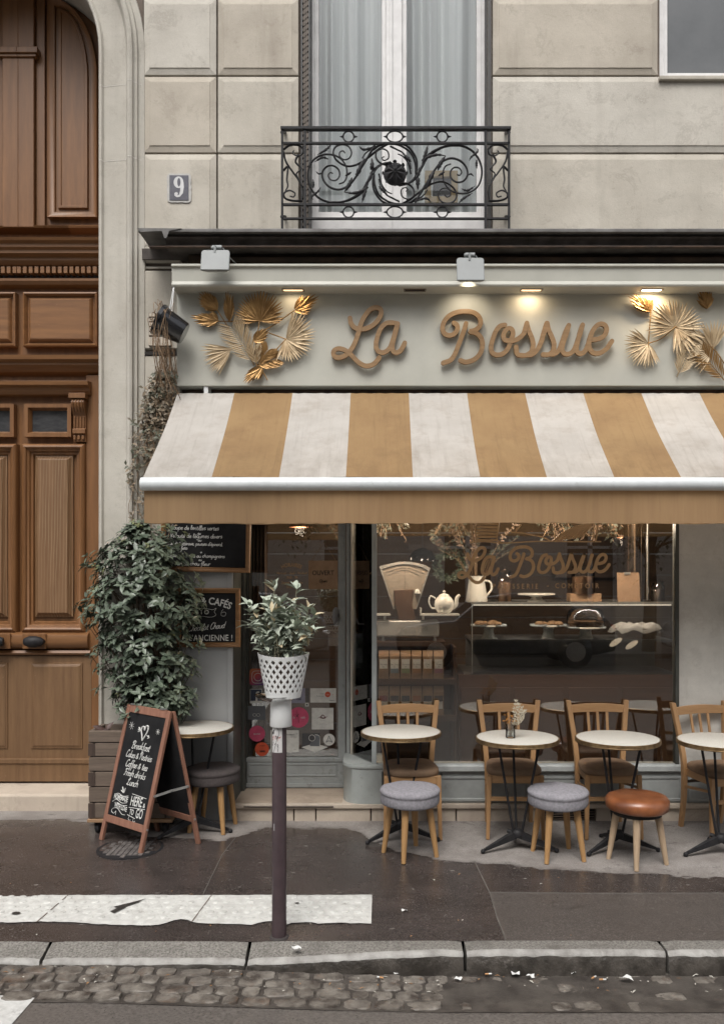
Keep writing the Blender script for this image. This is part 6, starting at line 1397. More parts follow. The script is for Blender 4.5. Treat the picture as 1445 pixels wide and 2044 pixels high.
mb = MB(); mb.lathe([(.0005, -.004), (.085, -.002), (.112, .018), (.114, .020), (.084, -.006), (.0005, -.008)], 36, (-.035, .01, zb0-zt0-.01)); mb.build('clear_saucer', m_clear, bk, smooth=True)
# sage coloured plant in the basket
pp = thing('potted_plant', 'pale sage coloured leafy plant growing in the white lattice basket', 'plant', (px_, py_, zb1-.03))
random.seed(19); ml, mt = MB(), MB()
for k in range(36):
    a = random.uniform(0, 6.28); r = random.uniform(.0, .095); b = Vector((r*math.cos(a), r*math.sin(a), -.01))
    hgt = random.uniform(.12, .30); sprd = random.uniform(.0, .14); aa = a+random.uniform(-.5, .5)
    if k == 0: hgt, sprd = .385, .01
    if k == 1: hgt, sprd, aa = .28, .17, 3.3
    if k == 2: hgt, sprd, aa = .20, .18, -.1
    if k == 3: hgt, sprd = .37, .03
    e = b+Vector((sprd*math.cos(aa), sprd*math.sin(aa)*.8, hgt)); m_ = (b+e)/2+Vector((0, 0, .03))
    c = cr([b, m_, e], 6); mt.tube(c, [.0028-.0014*i/len(c) for i in range(len(c))], 5)
    for i, p in enumerate(c):
        if i < 2: continue
        for s_ in range(2 if i < len(c)-1 else 6):
            th = random.uniform(0, 6.28); d = Vector((math.cos(th), math.sin(th), random.uniform(-.35, .75) if i < len(c)-2 else random.uniform(.3, 1.6)))
            ml.leaf(p, d, Vector((0, 0, 1))+Vector((random.uniform(-.4, .4), random.uniform(-.4, .4), 0)), random.uniform(.042, .075), random.uniform(.022, .034), random.uniform(.2, .5), random.uniform(-.1, .7), mi=0 if random.random() < .92 else 1)
mt.build('stems', M('pale_stem', (.30,.29,.20,1), rough=.8), pp); ml.build('leaves', [m_sagel, M('cream_dried_leaf', (.50,.44,.30,1), (.38,.30,.18,1), sc=15, rough=.8)], pp, smooth='all', recalc=False)

# ---- planter crate on castors with the evergreen shrub
pc = thing('wooden_planter', 'weathered slatted wood planter box on castors behind the menu board', 'planter', (-1.735, -.19, 0))
mb = MB(); random.seed(14); X0_, X1_, Y0_, Y1_ = -2.03, -1.46, -.345, -.062
zs_ = [.105, .215, .325, .430, .535, .63, .715]
for k in range(len(zs_)-1):
    z0, z1 = zs_[k]+.003, zs_[k+1]-.004; j = random.uniform(-.003, .003); e = k % 2
    mb.box(X0_+(.0 if e else .045), X1_-(.0 if e else .045), Y0_+j, Y0_+.03+j, z0, z1); mb.box(X0_+.03, X1_-.03, Y1_-.03, Y1_, z0, z1)
    mb.box(X0_+j, X0_+.03+j, Y0_+(.03 if e else 0), Y1_, z0, z1); mb.box(X1_-.03+j, X1_+j, Y0_+(.03 if e else .0), Y1_, z0, z1)
mb.build('planks', m_crate, pc, True, bevel=.003)
mb = MB()
for k in range(0, len(zs_)-1, 2):
    z0, z1 = zs_[k]+.004, zs_[k+1]-.006; mb.box(X0_+.0315, X0_+.0445, Y0_-.002, Y0_+.028, z0, z1); mb.box(X0_-.002, X0_+.031, Y0_-.0035, Y0_-.0005, z0, z1); mb.box(X1_-.0445, X1_-.0315, Y0_-.002, Y0_+.028, z0, z1)
mb.build('endgrain_corners', m_crated, pc, True)
mb = MB(); mb.box(X0_-.008, X1_+.008, Y0_-.012, Y1_+.0, .078, .102); mb.build('base_board', wood('raw_base_board', (.36,.22,.12,1), (.22,.13,.07,1), 'X', 12, .7), pc, True, bevel=.004)
mb = MB(); mb.box(X0_+.03, X1_-.03, Y0_+.03, Y1_-.03, .12, .655); mb.build('soil', M('dark_potting_soil', (.05,.038,.03,1), (.11,.09,.07,1), sc=40, rough=.95, bump=.9, bsc=60, bd=.01), pc, True)
for x in (X0_+.05, X1_-.05):
    for y in (Y0_+.05, Y1_-.05):
        mb = MB(); z0 = GZ(x, y); mb.lathe([(.0005, -.014), (.03, -.014), (.034, -.010), (.034, .010), (.03, .014), (.0005, .014)], 20, (x, y, z0+.034), ax=Matrix.Rotation(R(90), 3, 'Y') ); mb.box(x-.02, x-.015, y-.02, y+.02, z0+.03, .078); mb.box(x+.015, x+.02, y-.02, y+.02, z0+.03, .078); mb.build('castor', m_iron, pc, True, smooth=True, ang=40)
mb = MB(); random.seed(15)
for k in range(30):
    x, y = random.uniform(X0_+.04, X1_-.04), random.uniform(Y0_+.04, Y1_-.06); s_ = random.uniform(.008, .022)
    mb.lathe([(.0005, -s_*.5), (s_*.9, -s_*.1), (s_*.7, s_*.5), (.0005, s_*.7)], 7, (x, y, .660), sx=random.uniform(.7, 1.3))
struct(mb.build('pebbles', M('pale_pebble', (.36,.33,.29,1), (.2,.18,.16,1), sc=30, rough=.9), pc, True, smooth=True), 'stuff')
wf = thing('withered_leaf', 'large curled dead leaf lying on the left rim of the planter box', 'leaf', (-1.98, -.29, .70)); mb = MB()
for p, d, l, w_ in (((-.04, 0, .035), (1, 0, -.35), .13, .045), ((.06, -.01, .0), (.35, 0, .8), .075, .04), ((.02, .0, -.01), (.9, -.2, .15), .09, .05)): mb.leaf(p, d, (0, -.6, .6), l, w_, .7, .5, seg=5)
mb.build('blade', M('withered_brown', (.10,.055,.045,1), (.05,.03,.025,1), sc=20, rough=.55), wf, smooth='all', recalc=False)
sb = thing('evergreen_shrub', 'bushy dark evergreen shrub growing from the wooden planter box', 'shrub', (-1.70, -.19, .655))
random.seed(23); ml, mt = MB(), MB()
prof = [(.72, .04), (.80, .20), (.90, .27), (1.02, .31), (1.15, .285), (1.3, .31), (1.45, .37), (1.6, .385), (1.75, .37), (1.88, .34), (1.98, .25), (2.08, .15), (2.16, .06)]
def prad(z):
    for (a, ra), (b, rb) in zip(prof, prof[1:]):
        if a <= z <= b: return ra+(rb-ra)*(z-a)/(b-a)
    return 0
cxs = lambda z: -1.655+(-.02 if z < 1.2 else -.02+.0*(z-1.2))+(.05 if z < 1.1 else 0)-(.02 if z > 1.4 else 0)
ends = []; tries = 0
while len(ends) < 760 and tries < 20000:
    tries += 1
    z = random.uniform(.76, 2.17); rr = prad(z)*1.09*(1+.12*math.sin(z*17)); a = random.uniform(0, 6.28); k = random.random()**.38
    # gaps: leave out a few pockets so wall and stems show through
    x = cxs(z)+rr*k*math.cos(a)*1.02; y = -.24+rr*.62*k*math.sin(a)
    if y > .0: continue
    g = math.sin(x*13+1.3)*math.sin(z*11+.4)+.5*math.sin(x*29+z*23)
    if g > .85 and k > .5: continue
    ends.append((Vector((x, y, z)), a, k))
for px, py in ((372, 1065), (197, 1118), (280, 1058), (258, 1062), (214, 1106), (340, 1060), (355, 1075), (186, 1150), (190, 1170), (395, 1150), (402, 1245), (398, 1290), (182, 1225), (196, 1375), (207, 1330), (405, 1165), (388, 1330), (384, 1385), (330, 1052)): ends.append((P(px, py, -.27), 0, 1))
for p, a, k in ends:
    core = Vector((cxs(p.z)+(p.x-cxs(p.z))*.55, -.19, max(.66, p.z-.22)))
    if random.random() < .22: mt.tube(cr([core, (core+p)/2+Vector((0, 0, -.03)), p], 3), [.0045, .004, .0035, .003, .0028, .0024, .002][:7] if False else .0026, 4)
    ax = (p-Vector((cxs(p.z), -.16, p.z-.18))).normalized()+Vector((0, 0, .35)); ax.normalize()
    u = ax.orthogonal().normalized(); v_ = ax.cross(u); nl = random.randint(6, 9); yng = random.random() < .05
    for j in range(nl):
        th = 2*math.pi*j/nl+random.uniform(-.25, .25); el = random.uniform(.05, .75) if j % 2 else random.uniform(-.35, .3)
        d = (u*math.cos(th)+v_*math.sin(th))*1.0+ax*el; L_ = random.uniform(.038, .076)*(.55 if yng else 1)
        ml.leaf(p+ax*random.uniform(-.02, .015), d, ax, L_, L_*random.uniform(.44, .56), random.uniform(.1, .4), random.uniform(-.1, .45), mi=1 if yng else 0)
for k in range(9):
    x, y = -1.66+random.uniform(-.09, .09), -.2+random.uniform(-.05, .05); mt.tube(cr([Vector((x, y, .64)), Vector((x+random.uniform(-.06, .06), y, 1.1)), Vector((x+random.uniform(-.2, .2), y-.05, random.uniform(1.5, 2.05)))], 5), .007, 6)
mt.build('branches', m_twig, sb, True); ml.build('foliage', [m_leafg, m_leafy], sb, True, smooth='all', recalc=False)

# ---- framed chalkboards on the side panel
def chalkframe(label, px0, px1, py0, py1, y, tilt):
    x0, x1, z1, z0 = fx(px0, y), fx(px1, y), fz(py0, y), fz(py1, y)
    t = thing('framed_chalkboard', label, 'chalkboard', ((x0+x1)/2, y, (z0+z1)/2)); t.rotation_euler = (0, R(tilt), 0)
    w2, h2 = (x1-x0)/2, (z1-z0)/2
    mb = MB(); mb.box(-w2+.025, w2-.025, .004, .010, -h2+.025, h2-.025); mb.build('slate', m_slate, t)
    mb = MB(); loops(mb, rect(-w2, w2, -h2, h2), [(0, .012), (0, -.006), (.006, -.014), (.018, -.012), (.024, -.006), (.032, -.006), (.036, .004)], cap=False); mb.build('frame', m_frameoak, t)
    return t, w2, h2, MB()
yb_ = -.055
t, w2, h2, mb = chalkframe('upper oak framed chalkboard listing soup, salad and quiche in white chalk', 322, 501, 985, 1142, yb_, 1.2)
cx0, cz0 = t.location.x, t.location.z
def lin_(txt, px, py, xh, r=.0017, sl=.12, sx=1.0, al='l'): hand(mb, txt, (fx(px, yb_)-cx0, .0035, fz(py, yb_)-cz0), XU, ZU, xh, r, sl, al, sx, .05)
random.seed(40)
for txt, px, py, xh, sx in (('Plat du jour', 350, 1030, .020, 1), ('Soupe de lentilles vertes', 341, 1058, .0158, 1.05), ('ou', 395, 1067, .010, 1.1), ('Velouté de légumes divers', 340, 1074, .0155, 1.09), ('ou', 396, 1081, .011, 1.1), ('Salade betterave, pousses d\'épinard,', 336, 1089, .0125, 1.02), ('noix, feta', 345, 1098, .013, 1.05), ('+', 400, 1105, .018, 1), ('Quiche lorraine ou champignons', 337, 1113, .0135, 1.10), ('ou', 398, 1120, .010, 1.1), ('Gratin de chou fleur', 340, 1129, .0150, 1.12)):
    mb = MB(); lin_(txt, px, py, xh, r=.0023, sx=sx); mb.build('chalk_writing', m_chalk, t)
t, w2, h2, mb = chalkframe('lower oak framed chalkboard with THÉS & CAFÉS BIO lettering above the round table', 352, 480, 1174, 1292, yb_, .0)
cx0, cz0 = t.location.x, t.location.z
L3 = lambda px, py: (fx(px, yb_)-cx0, .0035, fz(py, yb_)-cz0)
sans(mb, 'THÉS & CAFÉS', L3(411, 1206), XU, ZU, .072, sx=.80, bold=.02, arcr=.42); mb.build('chalk_writing', m_chalk, t); mb = MB(); lx = L3(404, 1226); sans(mb, 'B I O', lx, XU, ZU, .045, bold=.01)
mb.tube(cr([Vector(L3(a, b)) for a, b in ((384, 1218), (405, 1214), (424, 1217), (432, 1214), (428, 1221), (431, 1228), (420, 1232), (400, 1230), (384, 1233), (384, 1218))], 4), .0014, 5)
mb.build('chalk_writing', m_chalk, t); mb = MB()
hand(mb, 'Chocolat Chaud', (L3(412, 1257)), XU+ZU*.10, ZU, .0225, .0023, .35, 'c', .86, .03)
mb.build('chalk_writing', m_chalk, t); mb = MB()
sans(mb, "A L'ANCIENNE !", L3(414, 1279), XU, ZU, .062, sx=.80, bold=.005, space=1.05)
mb.build('chalk_writing', m_chalk, t); mb = MB()
mb.tube(cr([Vector(L3(a, b)) for a, b in ((442, 1222), (442, 1229), (450, 1229), (450, 1222), (442, 1222), (446, 1216))], 3), .0012, 5)
mb.build('chalk_writing', m_chalk, t)

# ---- litter in the gutter and on the pavement
random.seed(51)
m_paper = M('wet_white_paper', (.66,.66,.64,1), (.52,.52,.50,1), sc=20, rough=.6)
def scrap(px, py, yy_, s_, label):
    x = fx(px, yy_); zz = (rz_(x, yy_)+.016) if yy_ < -2.1 else gz(x, yy_)+.003
    mb = MB(); n = 9; ring_ = [(s_*random.uniform(.6, 1.15)*math.cos(2*math.pi*k/n), s_*.7*random.uniform(.6, 1.1)*math.sin(2*math.pi*k/n), random.uniform(0, s_*.6)) for k in range(n)]
    mb.add(ring_+[(0, 0, s_*.25)], [(k, (k+1) % n, n) for k in range(n)]); o = mb.build('paper_scrap', m_paper, recalc=False); o.location = (x, yy_, zz); tag(o, label, 'litter', 'paper scraps on the ground')
yk = lambda py: -(0)+(1700*1.955/(py-1140)+CY)
for px, py, s_, lb in ((592, 1936, .028, 'white paper scrap in the gutter straight below the post'), (790, 1944, .020, 'white paper scrap in the gutter left of the first kerb joint'), (914, 1958, .020, 'small white paper scrap lying loose in the gutter near the first kerb joint'), (1027, 1948, .028, 'folded white paper scrap in the gutter below the middle kerb stone'), (1059, 1952, .024, 'crumpled white paper scrap just right of the folded one in the gutter'), (1143, 1944, .018, 'paper scrap touching the kerb face under its lighter section'), (1250, 1958, .034, 'largest crumpled white paper in the gutter on the right')): scrap(px, py, yk(py), s_, lb)
scrap(807, 1828, -1.62, .024, 'white torn paper on the wet pavement right of the tactile strip')
m_filter = M('cigarette_filter', (.50,.27,.12,1), rough=.8)
for px, py, a, lb in ((975, 1948, 5, 'cigarette butt beside the folded paper scrap in the gutter'), (1203, 1960, 0, 'cigarette butt lying near the largest crumpled paper'), (758, 1957, 160, 'cigarette butt in the gutter left of the paper scraps'), (1185, 1925+30, 40, 'short cigarette butt under the right half of the middle kerb stone')):
    y = yk(py); x = fx(px, y); c = thing('cigarette_butt', lb, 'cigarette butt', (x, y, rz_(x, y)+.022), R(a), 'cigarette butts in the gutter')
    mb = MB(); mb.tube([(-.018, 0, 0), (0.0, 0, 0)], .004, 8); mb.build('filter', m_filter, c, smooth=True, ang=40)
    mb = MB(); mb.tube([(.0, 0, 0), (.014, 0, 0)], .0039, 8); mb.build('paper', m_paper, c, smooth=True, ang=40)
random.seed(77); mb = MB()
for k in range(150):
    x = random.uniform(-3, 3); y = random.uniform(-2.34, -2.135) if k < 105 else random.uniform(-1.95, -1.0); zz = (rz_(x, y)+.018) if y < -2.1 else gz(x, y)+.002
    a = random.uniform(0, 6.28); mb.leaf((x, y, zz), (math.cos(a), math.sin(a), .1), (0, 0, 1), random.uniform(.008, .03), random.uniform(.005, .012), .3, .3, mi=k % 2, seg=2)
struct(mb.build('scattered_debris', [M('pale_petal_debris', (.52,.50,.44,1), rough=.8), M('orange_brown_debris', (.30,.16,.07,1), rough=.8)], recalc=False), 'stuff')
o = MB().tube(cr([Vector((x, y, gz(x, y)+.004)) for x, y in ((-2.62, -1.83), (-2.45, -1.86), (-2.25, -1.93), (-2.1, -1.96))], 5), .0022, 5).build('dried_stalk', m_drytwig)
tag(o, 'thin straw coloured stalk lying by the dropped kerb on the left', 'stalk')
# ================================================================== INSIDE THE CAFE
room = thing('cafe_interior', 'dim brown cafe room seen through the shop window', 'room', (1, 2, .12))
m_wallin = wood('ochre_plank_wall', (.105,.06,.030,1), (.07,.038,.018,1), 'X', 8, .7)
def planks(mb, x0, x1, y, z0, z1, n):
    h = (z1-z0)/n
    for k in range(n): mb.box(x0, x1, y, y+.03, z0+k*h, z0+(k+1)*h-.006)
mb = MB(); planks(mb, -1.4, 6.0, 3.3, .12, 3.2, 13); mb.build('back_wall', m_wallin, room, True)
m_in = M('brown_plaster', (.10,.068,.045,1), (.07,.048,.033,1), rough=.9)
mb = MB(); mb.box(-1.5, -1.4, .46, 3.4, 0, 3.25); mb.box(6.0, 6.1, .05, 3.4, 0, 3.25); mb.build('side_wall', m_in, room, True)
mb = MB(); mb.box(-1.5, 6.1, .05, 3.4, 3.17, 3.25); mb.build('ceiling', m_in, room, True)
mb = MB(); mb.box(-1.4, 6, .1, 3.33, .05, .115); mb.build('floor', M('brown_floor_tile', (.07,.045,.035,1), (.04,.028,.022,1), rough=.4), room, True)
mb = MB(); mb.box(.3, 1.15, 3.24, 3.30, 2.05, 2.12); mb.box(1.9, 3.0, 3.10, 3.30, 1.75, 1.80); mb.box(1.9, 3.0, 3.10, 3.30, 2.25, 2.30); mb.build('wall_shelf', m_shelf, room, True)
# counter and glazed display case
YC = .85
IX = lambda px, y=YC: fx(px, y)
IZ = lambda py, y=YC: fz(py, y)
co_ = thing('display_counter', 'dark brown pastry counter with a glass display case behind the window', 'counter', (IX(1130), 1.1, .12))
mb = MB(); x0, x1 = IX(914), IX(1344)
mb.box(x0, x1, YC, YC+.6, .12, IZ(1347)); 
for k in range(4): mb.box(x0+k*(x1-x0)/4+.02, x0+(k+1)*(x1-x0)/4-.02, YC-.012, YC, .2, IZ(1372))
mb.build('wood_front', wood('dark_counter_wood', (.105,.055,.035,1), (.06,.032,.021,1), 'X', 10, .35), co_, True, bevel=.004)
mb = MB(); mb.box(x0+.05, x1, YC+.01, YC+.6, IZ(1347)+.002, IZ(1347)+.02); mb.box(IX(940), x1, YC+.02, YC+.58, IZ(1281), IZ(1277)); mb.build('shelf', M('grey_shelf_laminate', (.20,.19,.18,1), (.15,.14,.13,1), rough=.3), co_, True)
mb = MB(); mb.box(IX(940), x1, YC+.0, YC+.006, IZ(1345), IZ(1205)); mb.build('front_glass', m_clear, co_, True)
mb = MB(); mb.box(IX(940), x1, YC+.007, YC+.5, IZ(1205), IZ(1202)); mb.build('top_glass', m_clear, co_, True)
for yy_ in (YC+.002, YC+.5): mb = MB(); mb.box(IX(940), x1, yy_, yy_+.01, IZ(1206), IZ(1201)); mb.build('case_edge', m_steel, co_, True)
mb = MB(); mb.box(IX(941), x1, YC+.5, YC+.52, IZ(1345), IZ(1281)); mb.build('case_back', M('smoky_case_back', (.17,.16,.155,1), (.10,.095,.09,1), sc=3, rough=.4), co_, True)
for px in (942, 1343): mb = MB(); mb.box(IX(px)-.004, IX(px)+.004, YC-.002, YC+.012, IZ(1346), IZ(1203)); mb.build('case_edge', m_steel, co_, True)
mb = MB(); mb.box(IX(945), IX(1340), YC+.012, YC+.03, IZ(1209), IZ(1206)); mb.build('added_case_strip', emis('added_strip_glow', (1, .86, .70, 1), .5), co_, True)  # strip and its light are added to brighten the cake stands
ld = bpy.data.lights.new('added_case_light', 'AREA'); ld.shape = 'RECTANGLE'; ld.size = 1.6; ld.size_y = .02; ld.energy = 2.4; ld.color = (1, .93, .86); lo = bpy.data.objects.new('added_case_light', ld); C.objects.link(lo); lo.location = (IX(1142), YC+.03, IZ(1211)); lo.rotation_euler = (R(40), 0, 0)
# cake stands
m_cake = M('baked_golden_crust', (.30,.16,.07,1), (.17,.085,.035,1), sc=30, rough=.8, bump=.7, bsc=60)
def stand(label, px, py, w_, hpx, y, cakes):
    x = IX(px, y); zt = IZ(py, y); h = hpx*(y-CY)/FPX; r = w_/2*(y-CY)/FPX
    t = thing('cake_stand', label, 'cake stand', (x, y, zt-h), group='white cake stands in the display case')
    mb = MB(); mb.lathe([(.0005, 0), (r*.50, 0), (r*.50, .006), (r*.36, .02), (r*.26, h*.55), (r*.30, h-.03), (r*.6, h-.018), (r, h-.014), (r*1.01, h-.006), (r*.99, h), (r*.93, h-.004), (.0005, h-.006)], 32); mb.build('stand', m_porcelain, t, smooth=True, ang=40)
    for k in range(cakes):
        a = k*2.4; rr = r*.62*math.sqrt((k+.3)/max(cakes, 1))
        mb = MB(); s_ = random.uniform(.028, .042)
        mb.lathe([(.0005, 0), (s_, .002), (s_*1.06, s_*.3), (s_*.7, s_*.75), (.0005, s_*.9)], 12, (0, 0, 0), sx=random.uniform(.8, 1.2)); o = mb.build('pastry', m_cake, smooth=True)
        o.location = (x+rr*math.cos(a), y+rr*math.sin(a), zt-.003); tag(o, 'golden baked pastry lying on the '+label, 'pastry', 'pastries on the '+' '.join(label.split()[:4]))
random.seed(60)
stand('leftmost white cake stand inside the case', 975, 1246, 72, 30, 1.0, 6)
stand('middle white cake stand inside the case', 1094, 1246, 73, 31, 1.0, 6)
stand('right white cake stand under the glass dome', 1168, 1250, 80, 28, 1.0, 0)
stand('low white cake stand standing on top of the case', 1070, 1184, 74, 18, 1.0, 0)
tt = thing('tart', 'flat golden tart on the right cake stand under a glass dome', 'tart', (IX(1168, 1.0), 1.0, IZ(1250, 1.0))); mb = MB(); mb.lathe([(.0005, 0), (.135, 0), (.15, .03), (.14, .045), (.12, .035), (.0005, .03)], 28); mb.build('crust', m_cake, tt, smooth=True)
dm = thing('glass_dome', 'clear glass dome over the right cake stand', 'glass dome', (IX(1168, 1.0), 1.0, IZ(1250, 1.0))); mb = MB(); mb.lathe([(.158, 0), (.158, .09), (.14, .135), (.09, .165), (.0005, .175)], 30); mb.lathe([(.006, .175), (.016, .19), (.0005, .205)], 12); mb.build('dome', m_clear, dm, smooth=True)
# bread basket with cloth
bb = thing('bread_basket', 'woven bread basket lined with a pale cloth at the right of the case', 'basket', (IX(1270, 1.0), 1.0, IZ(1277, 1.0)))
mb = MB(); mb.lathe([(.0005, .004), (.15, .004), (.185, .10), (.175, .10), (.145, .012), (.0005, .012)], 30, sy=.6); mb.build('weave', M('brown_wicker', (.22,.13,.075,1), (.12,.07,.04,1), sc=60, rough=.8, bump=.9, bsc=70, bd=.01), bb, smooth=True, ang=40)
mb = MB(); random.seed(61); n = 30; vs = []
for r_, z_ in ((.05, .12), (.13, .135), (.19, .11), (.215, .075)):
    for k in range(n): a = 2*math.pi*k/n; rr = r_*(1+.12*math.sin(5*a)+.06*math.sin(11*a)); vs.append((rr*math.cos(a), rr*.62*math.sin(a), z_+.018*math.sin(7*a+r_*9)))
mb.add(vs, [(q*n+k, q*n+(k+1) % n, (q+1)*n+(k+1) % n, (q+1)*n+k) for q in range(3) for k in range(n)]+[tuple(range(n))]); mb.build('cloth', M('oatmeal_linen', (.42,.37,.31,1), (.34,.29,.24,1), rough=.9), bb, smooth='all')
# pitcher with dry branches
pi = thing('white_pitcher', 'white ceramic pitcher on the case holding dried branches', 'pitcher', (IX(951, .98), .98, IZ(1202, .98)))
mb = MB(); mb.lathe([(.0005, 0), (.086, 0), (.092, .015), (.084, .08), (.072, .16), (.070, .195), (.078, .222), (.073, .222), (.066, .195), (.068, .16), (.0005, .1)], 30); mb.tube(cr([(.06, 0, .185), (.115, 0, .17), (.125, 0, .11), (.08, 0, .05)], 6), .010, 8); mb.build('body', m_porcelain, pi, smooth=True, ang=50)
br_ = thing('dried_branches', 'spray of dried branches with pale buds standing in the white pitcher', 'dried branches', (IX(951, .98), .98, IZ(1170, .98))); random.seed(62); mb = MB(); m2 = MB()
for k in range(17):
    e = Vector((random.uniform(-.40, .36), random.uniform(-.15, .1), random.uniform(.22, .52))); c = cr([Vector((e.x*.1, 0, 0)), e*.5+Vector((0, 0, .06)), e], 7); mb.tube(c, .0022, 4)
    for p in c[8:]:
        for j in range(3):
            m2.leaf(p, Vector((random.uniform(-1, 1), random.uniform(-.5, .5), random.uniform(-.2, 1))), (0, -1, .2), random.uniform(.02, .05), random.uniform(.012, .025), .3, .3, mi=k % 2, seg=2)
mb.build('twigs', m_drytwig, br_); m2.build('buds', [M('blush_dry_bud', (.20,.145,.11,1), rough=.8), m_leafd], br_, recalc=False)
# jars, urn, menu card, wooden box on the case
def jar(label, px, py0, py1, wpx, y=1.02, fill=(.22,.12,.06,1)):
    x, z0, z1, r = IX(px, y), IZ(py1, y), IZ(py0, y), wpx/2*(y-CY)/FPX; h = z1-z0
    t = thing('storage_jar', label, 'jar', (x, y, z0), group='storage jars on the display case')
    mb = MB(); mb.lathe([(.0005, .001), (r, .001), (r, h*.68), (r*.8, h*.75), (r*.8, h*.8), (r*.77, h*.8), (r*.77, h*.75), (.0005, h*.74)], 24); mb.build('jar_glass', m_clear, t, smooth=True)
    mb = MB(); mb.lathe([(.0005, .004), (r*.94, .004), (r*.94, h*.55), (.0005, h*.57)], 20); mb.build('contents', M('jar_filling', fill, rough=.8, bump=.8, bsc=50), t, smooth=True)
    mb = MB(); mb.lathe([(r*.82, h*.8), (r*.95, h*.82), (r*.95, h*.86), (r*.5, h*.9), (.006, h*.92), (.016, h*.95), (.012, h*.99), (.0005, h)], 20); mb.build('lid', m_clear, t, smooth=True)
jar('storage jar with brown contents beside the white pitcher', 1007, 1130, 1202, 27)
jar('large storage jar at the middle of the case', 1163, 1122, 1186, 46)
jar('empty storage jar near the right end of the case', 1312, 1155, 1202, 26, fill=(.10,.08,.07,1))
wb = thing('wooden_box', 'pale wooden box under the large storage jar', 'box', (IX(1170, 1.02), 1.02, IZ(1202))); mb = MB(); mb.box(IX(1138, .96), IX(1200, .96), .96, 1.12, IZ(1202), IZ(1186)+.002); mb.build('box', m_kraft, wb, True, bevel=.003)
ur = thing('copper_urn', 'tall polished steel and copper coffee urn behind the kraft menu card', 'coffee urn', (IX(1262, 1.25), 1.25, 1.55))
x, y = IX(1262, 1.25), 1.25
mb = MB(); mb.lathe([(.0005, 0), (.085, 0), (.085, .64), (.09, .66), (.09, .80), (.0005, .80)], 30, (0, 0, 0)); mb.build('drum', M('polished_copper_steel', (.62,.50,.40,1), (.35,.22,.14,1), sc=3, rough=.16, metal=1, bump=0, stretch=(9, 9, .5)), ur, smooth=True, ang=40)
mb = MB(); mb.tube([(.115, -.05, .02), (.115, -.05, .80)], .012, 10); mb.tube([(.115, -.05, .12), (.10, -.12, .12), (.10, -.12, .08)], .008, 8); mb.build('pipe', m_steel, ur, smooth=True)
mc = thing('kraft_menu_card', 'kraft paper menu card propped in front of the copper urn', 'menu card', (IX(1258), .9, IZ(1202))); mb = MB(); mb.beam((IX(1258), .90, IZ(1202)), (IX(1258), .93, IZ(1143)), 45*.00418, .004, side=(1, 0, 0)); mb.build('card', m_kraft, mc, True)
mb = MB(); mb.box(IX(1250), IX(1262), .915, .935, IZ(1147), IZ(1142)); mb.build('clip', m_steel, mc, True)
for px, py, lb in ((1228, 1282, 'left one of the two white ovals on the case front'), (1260, 1287, 'right one of the two white ovals on the case front')):
    x, z_ = fx(px, .84), fz(py, .84); mb = MB(); mb.prism([(x+.050*math.cos(t)*(1 if math.cos(t) > 0 else 1)*1.0+.012*math.sin(t), z_+.032*math.sin(t)+.02*math.cos(t)) for t in lin(0, 6.05, 22)], .838, .841); tag(mb.build('white_oval', m_porcelain), lb, 'price tag', 'white ovals on the case')  # flat white ovals set on the case front
# tea shelf by the window
YT = .30
TX = lambda px, y=YT: fx(px, y)
TZ = lambda py, y=YT: fz(py, y)
sh = thing('tea_cabinet', 'dark open cabinet of kraft tea packets below the old scale', 'cabinet', (TX(820), .45, .12))
mb = MB(); x0, x1 = TX(727), TX(911); 
mb.box(x0, x1, YT, .62, TZ(1367), TZ(1355)); mb.box(x0, x1, YT, .62, TZ(1440), TZ(1428)); mb.box(x0, TX(890), YT+.07, .62, TZ(1292), TZ(1281)); mb.box(x1-.02, x1, YT+.01, .62, .12, TZ(1292)); mb.box(x0, x0+.015, YT+.03, .62, .12, TZ(1292)); mb.box(x0, x1, .60, .615, .12, TZ(1292)); mb.box(x0, x1, YT, .62, .12, .2)
mb.build('carcass', m_shelf, sh, True, bevel=.003)
m_tealabel = M('tea_label_paper', (.78,.76,.71,1), rough=.7)
lblcols = [(150,120,90), (120,130,135), (135,140,100), (165,120,80), (160,125,85), (150,110,120)]; lbl2 = [(120,50,45), (40,38,40), (40,50,55), (150,95,50), (45,42,44), (50,40,35)]
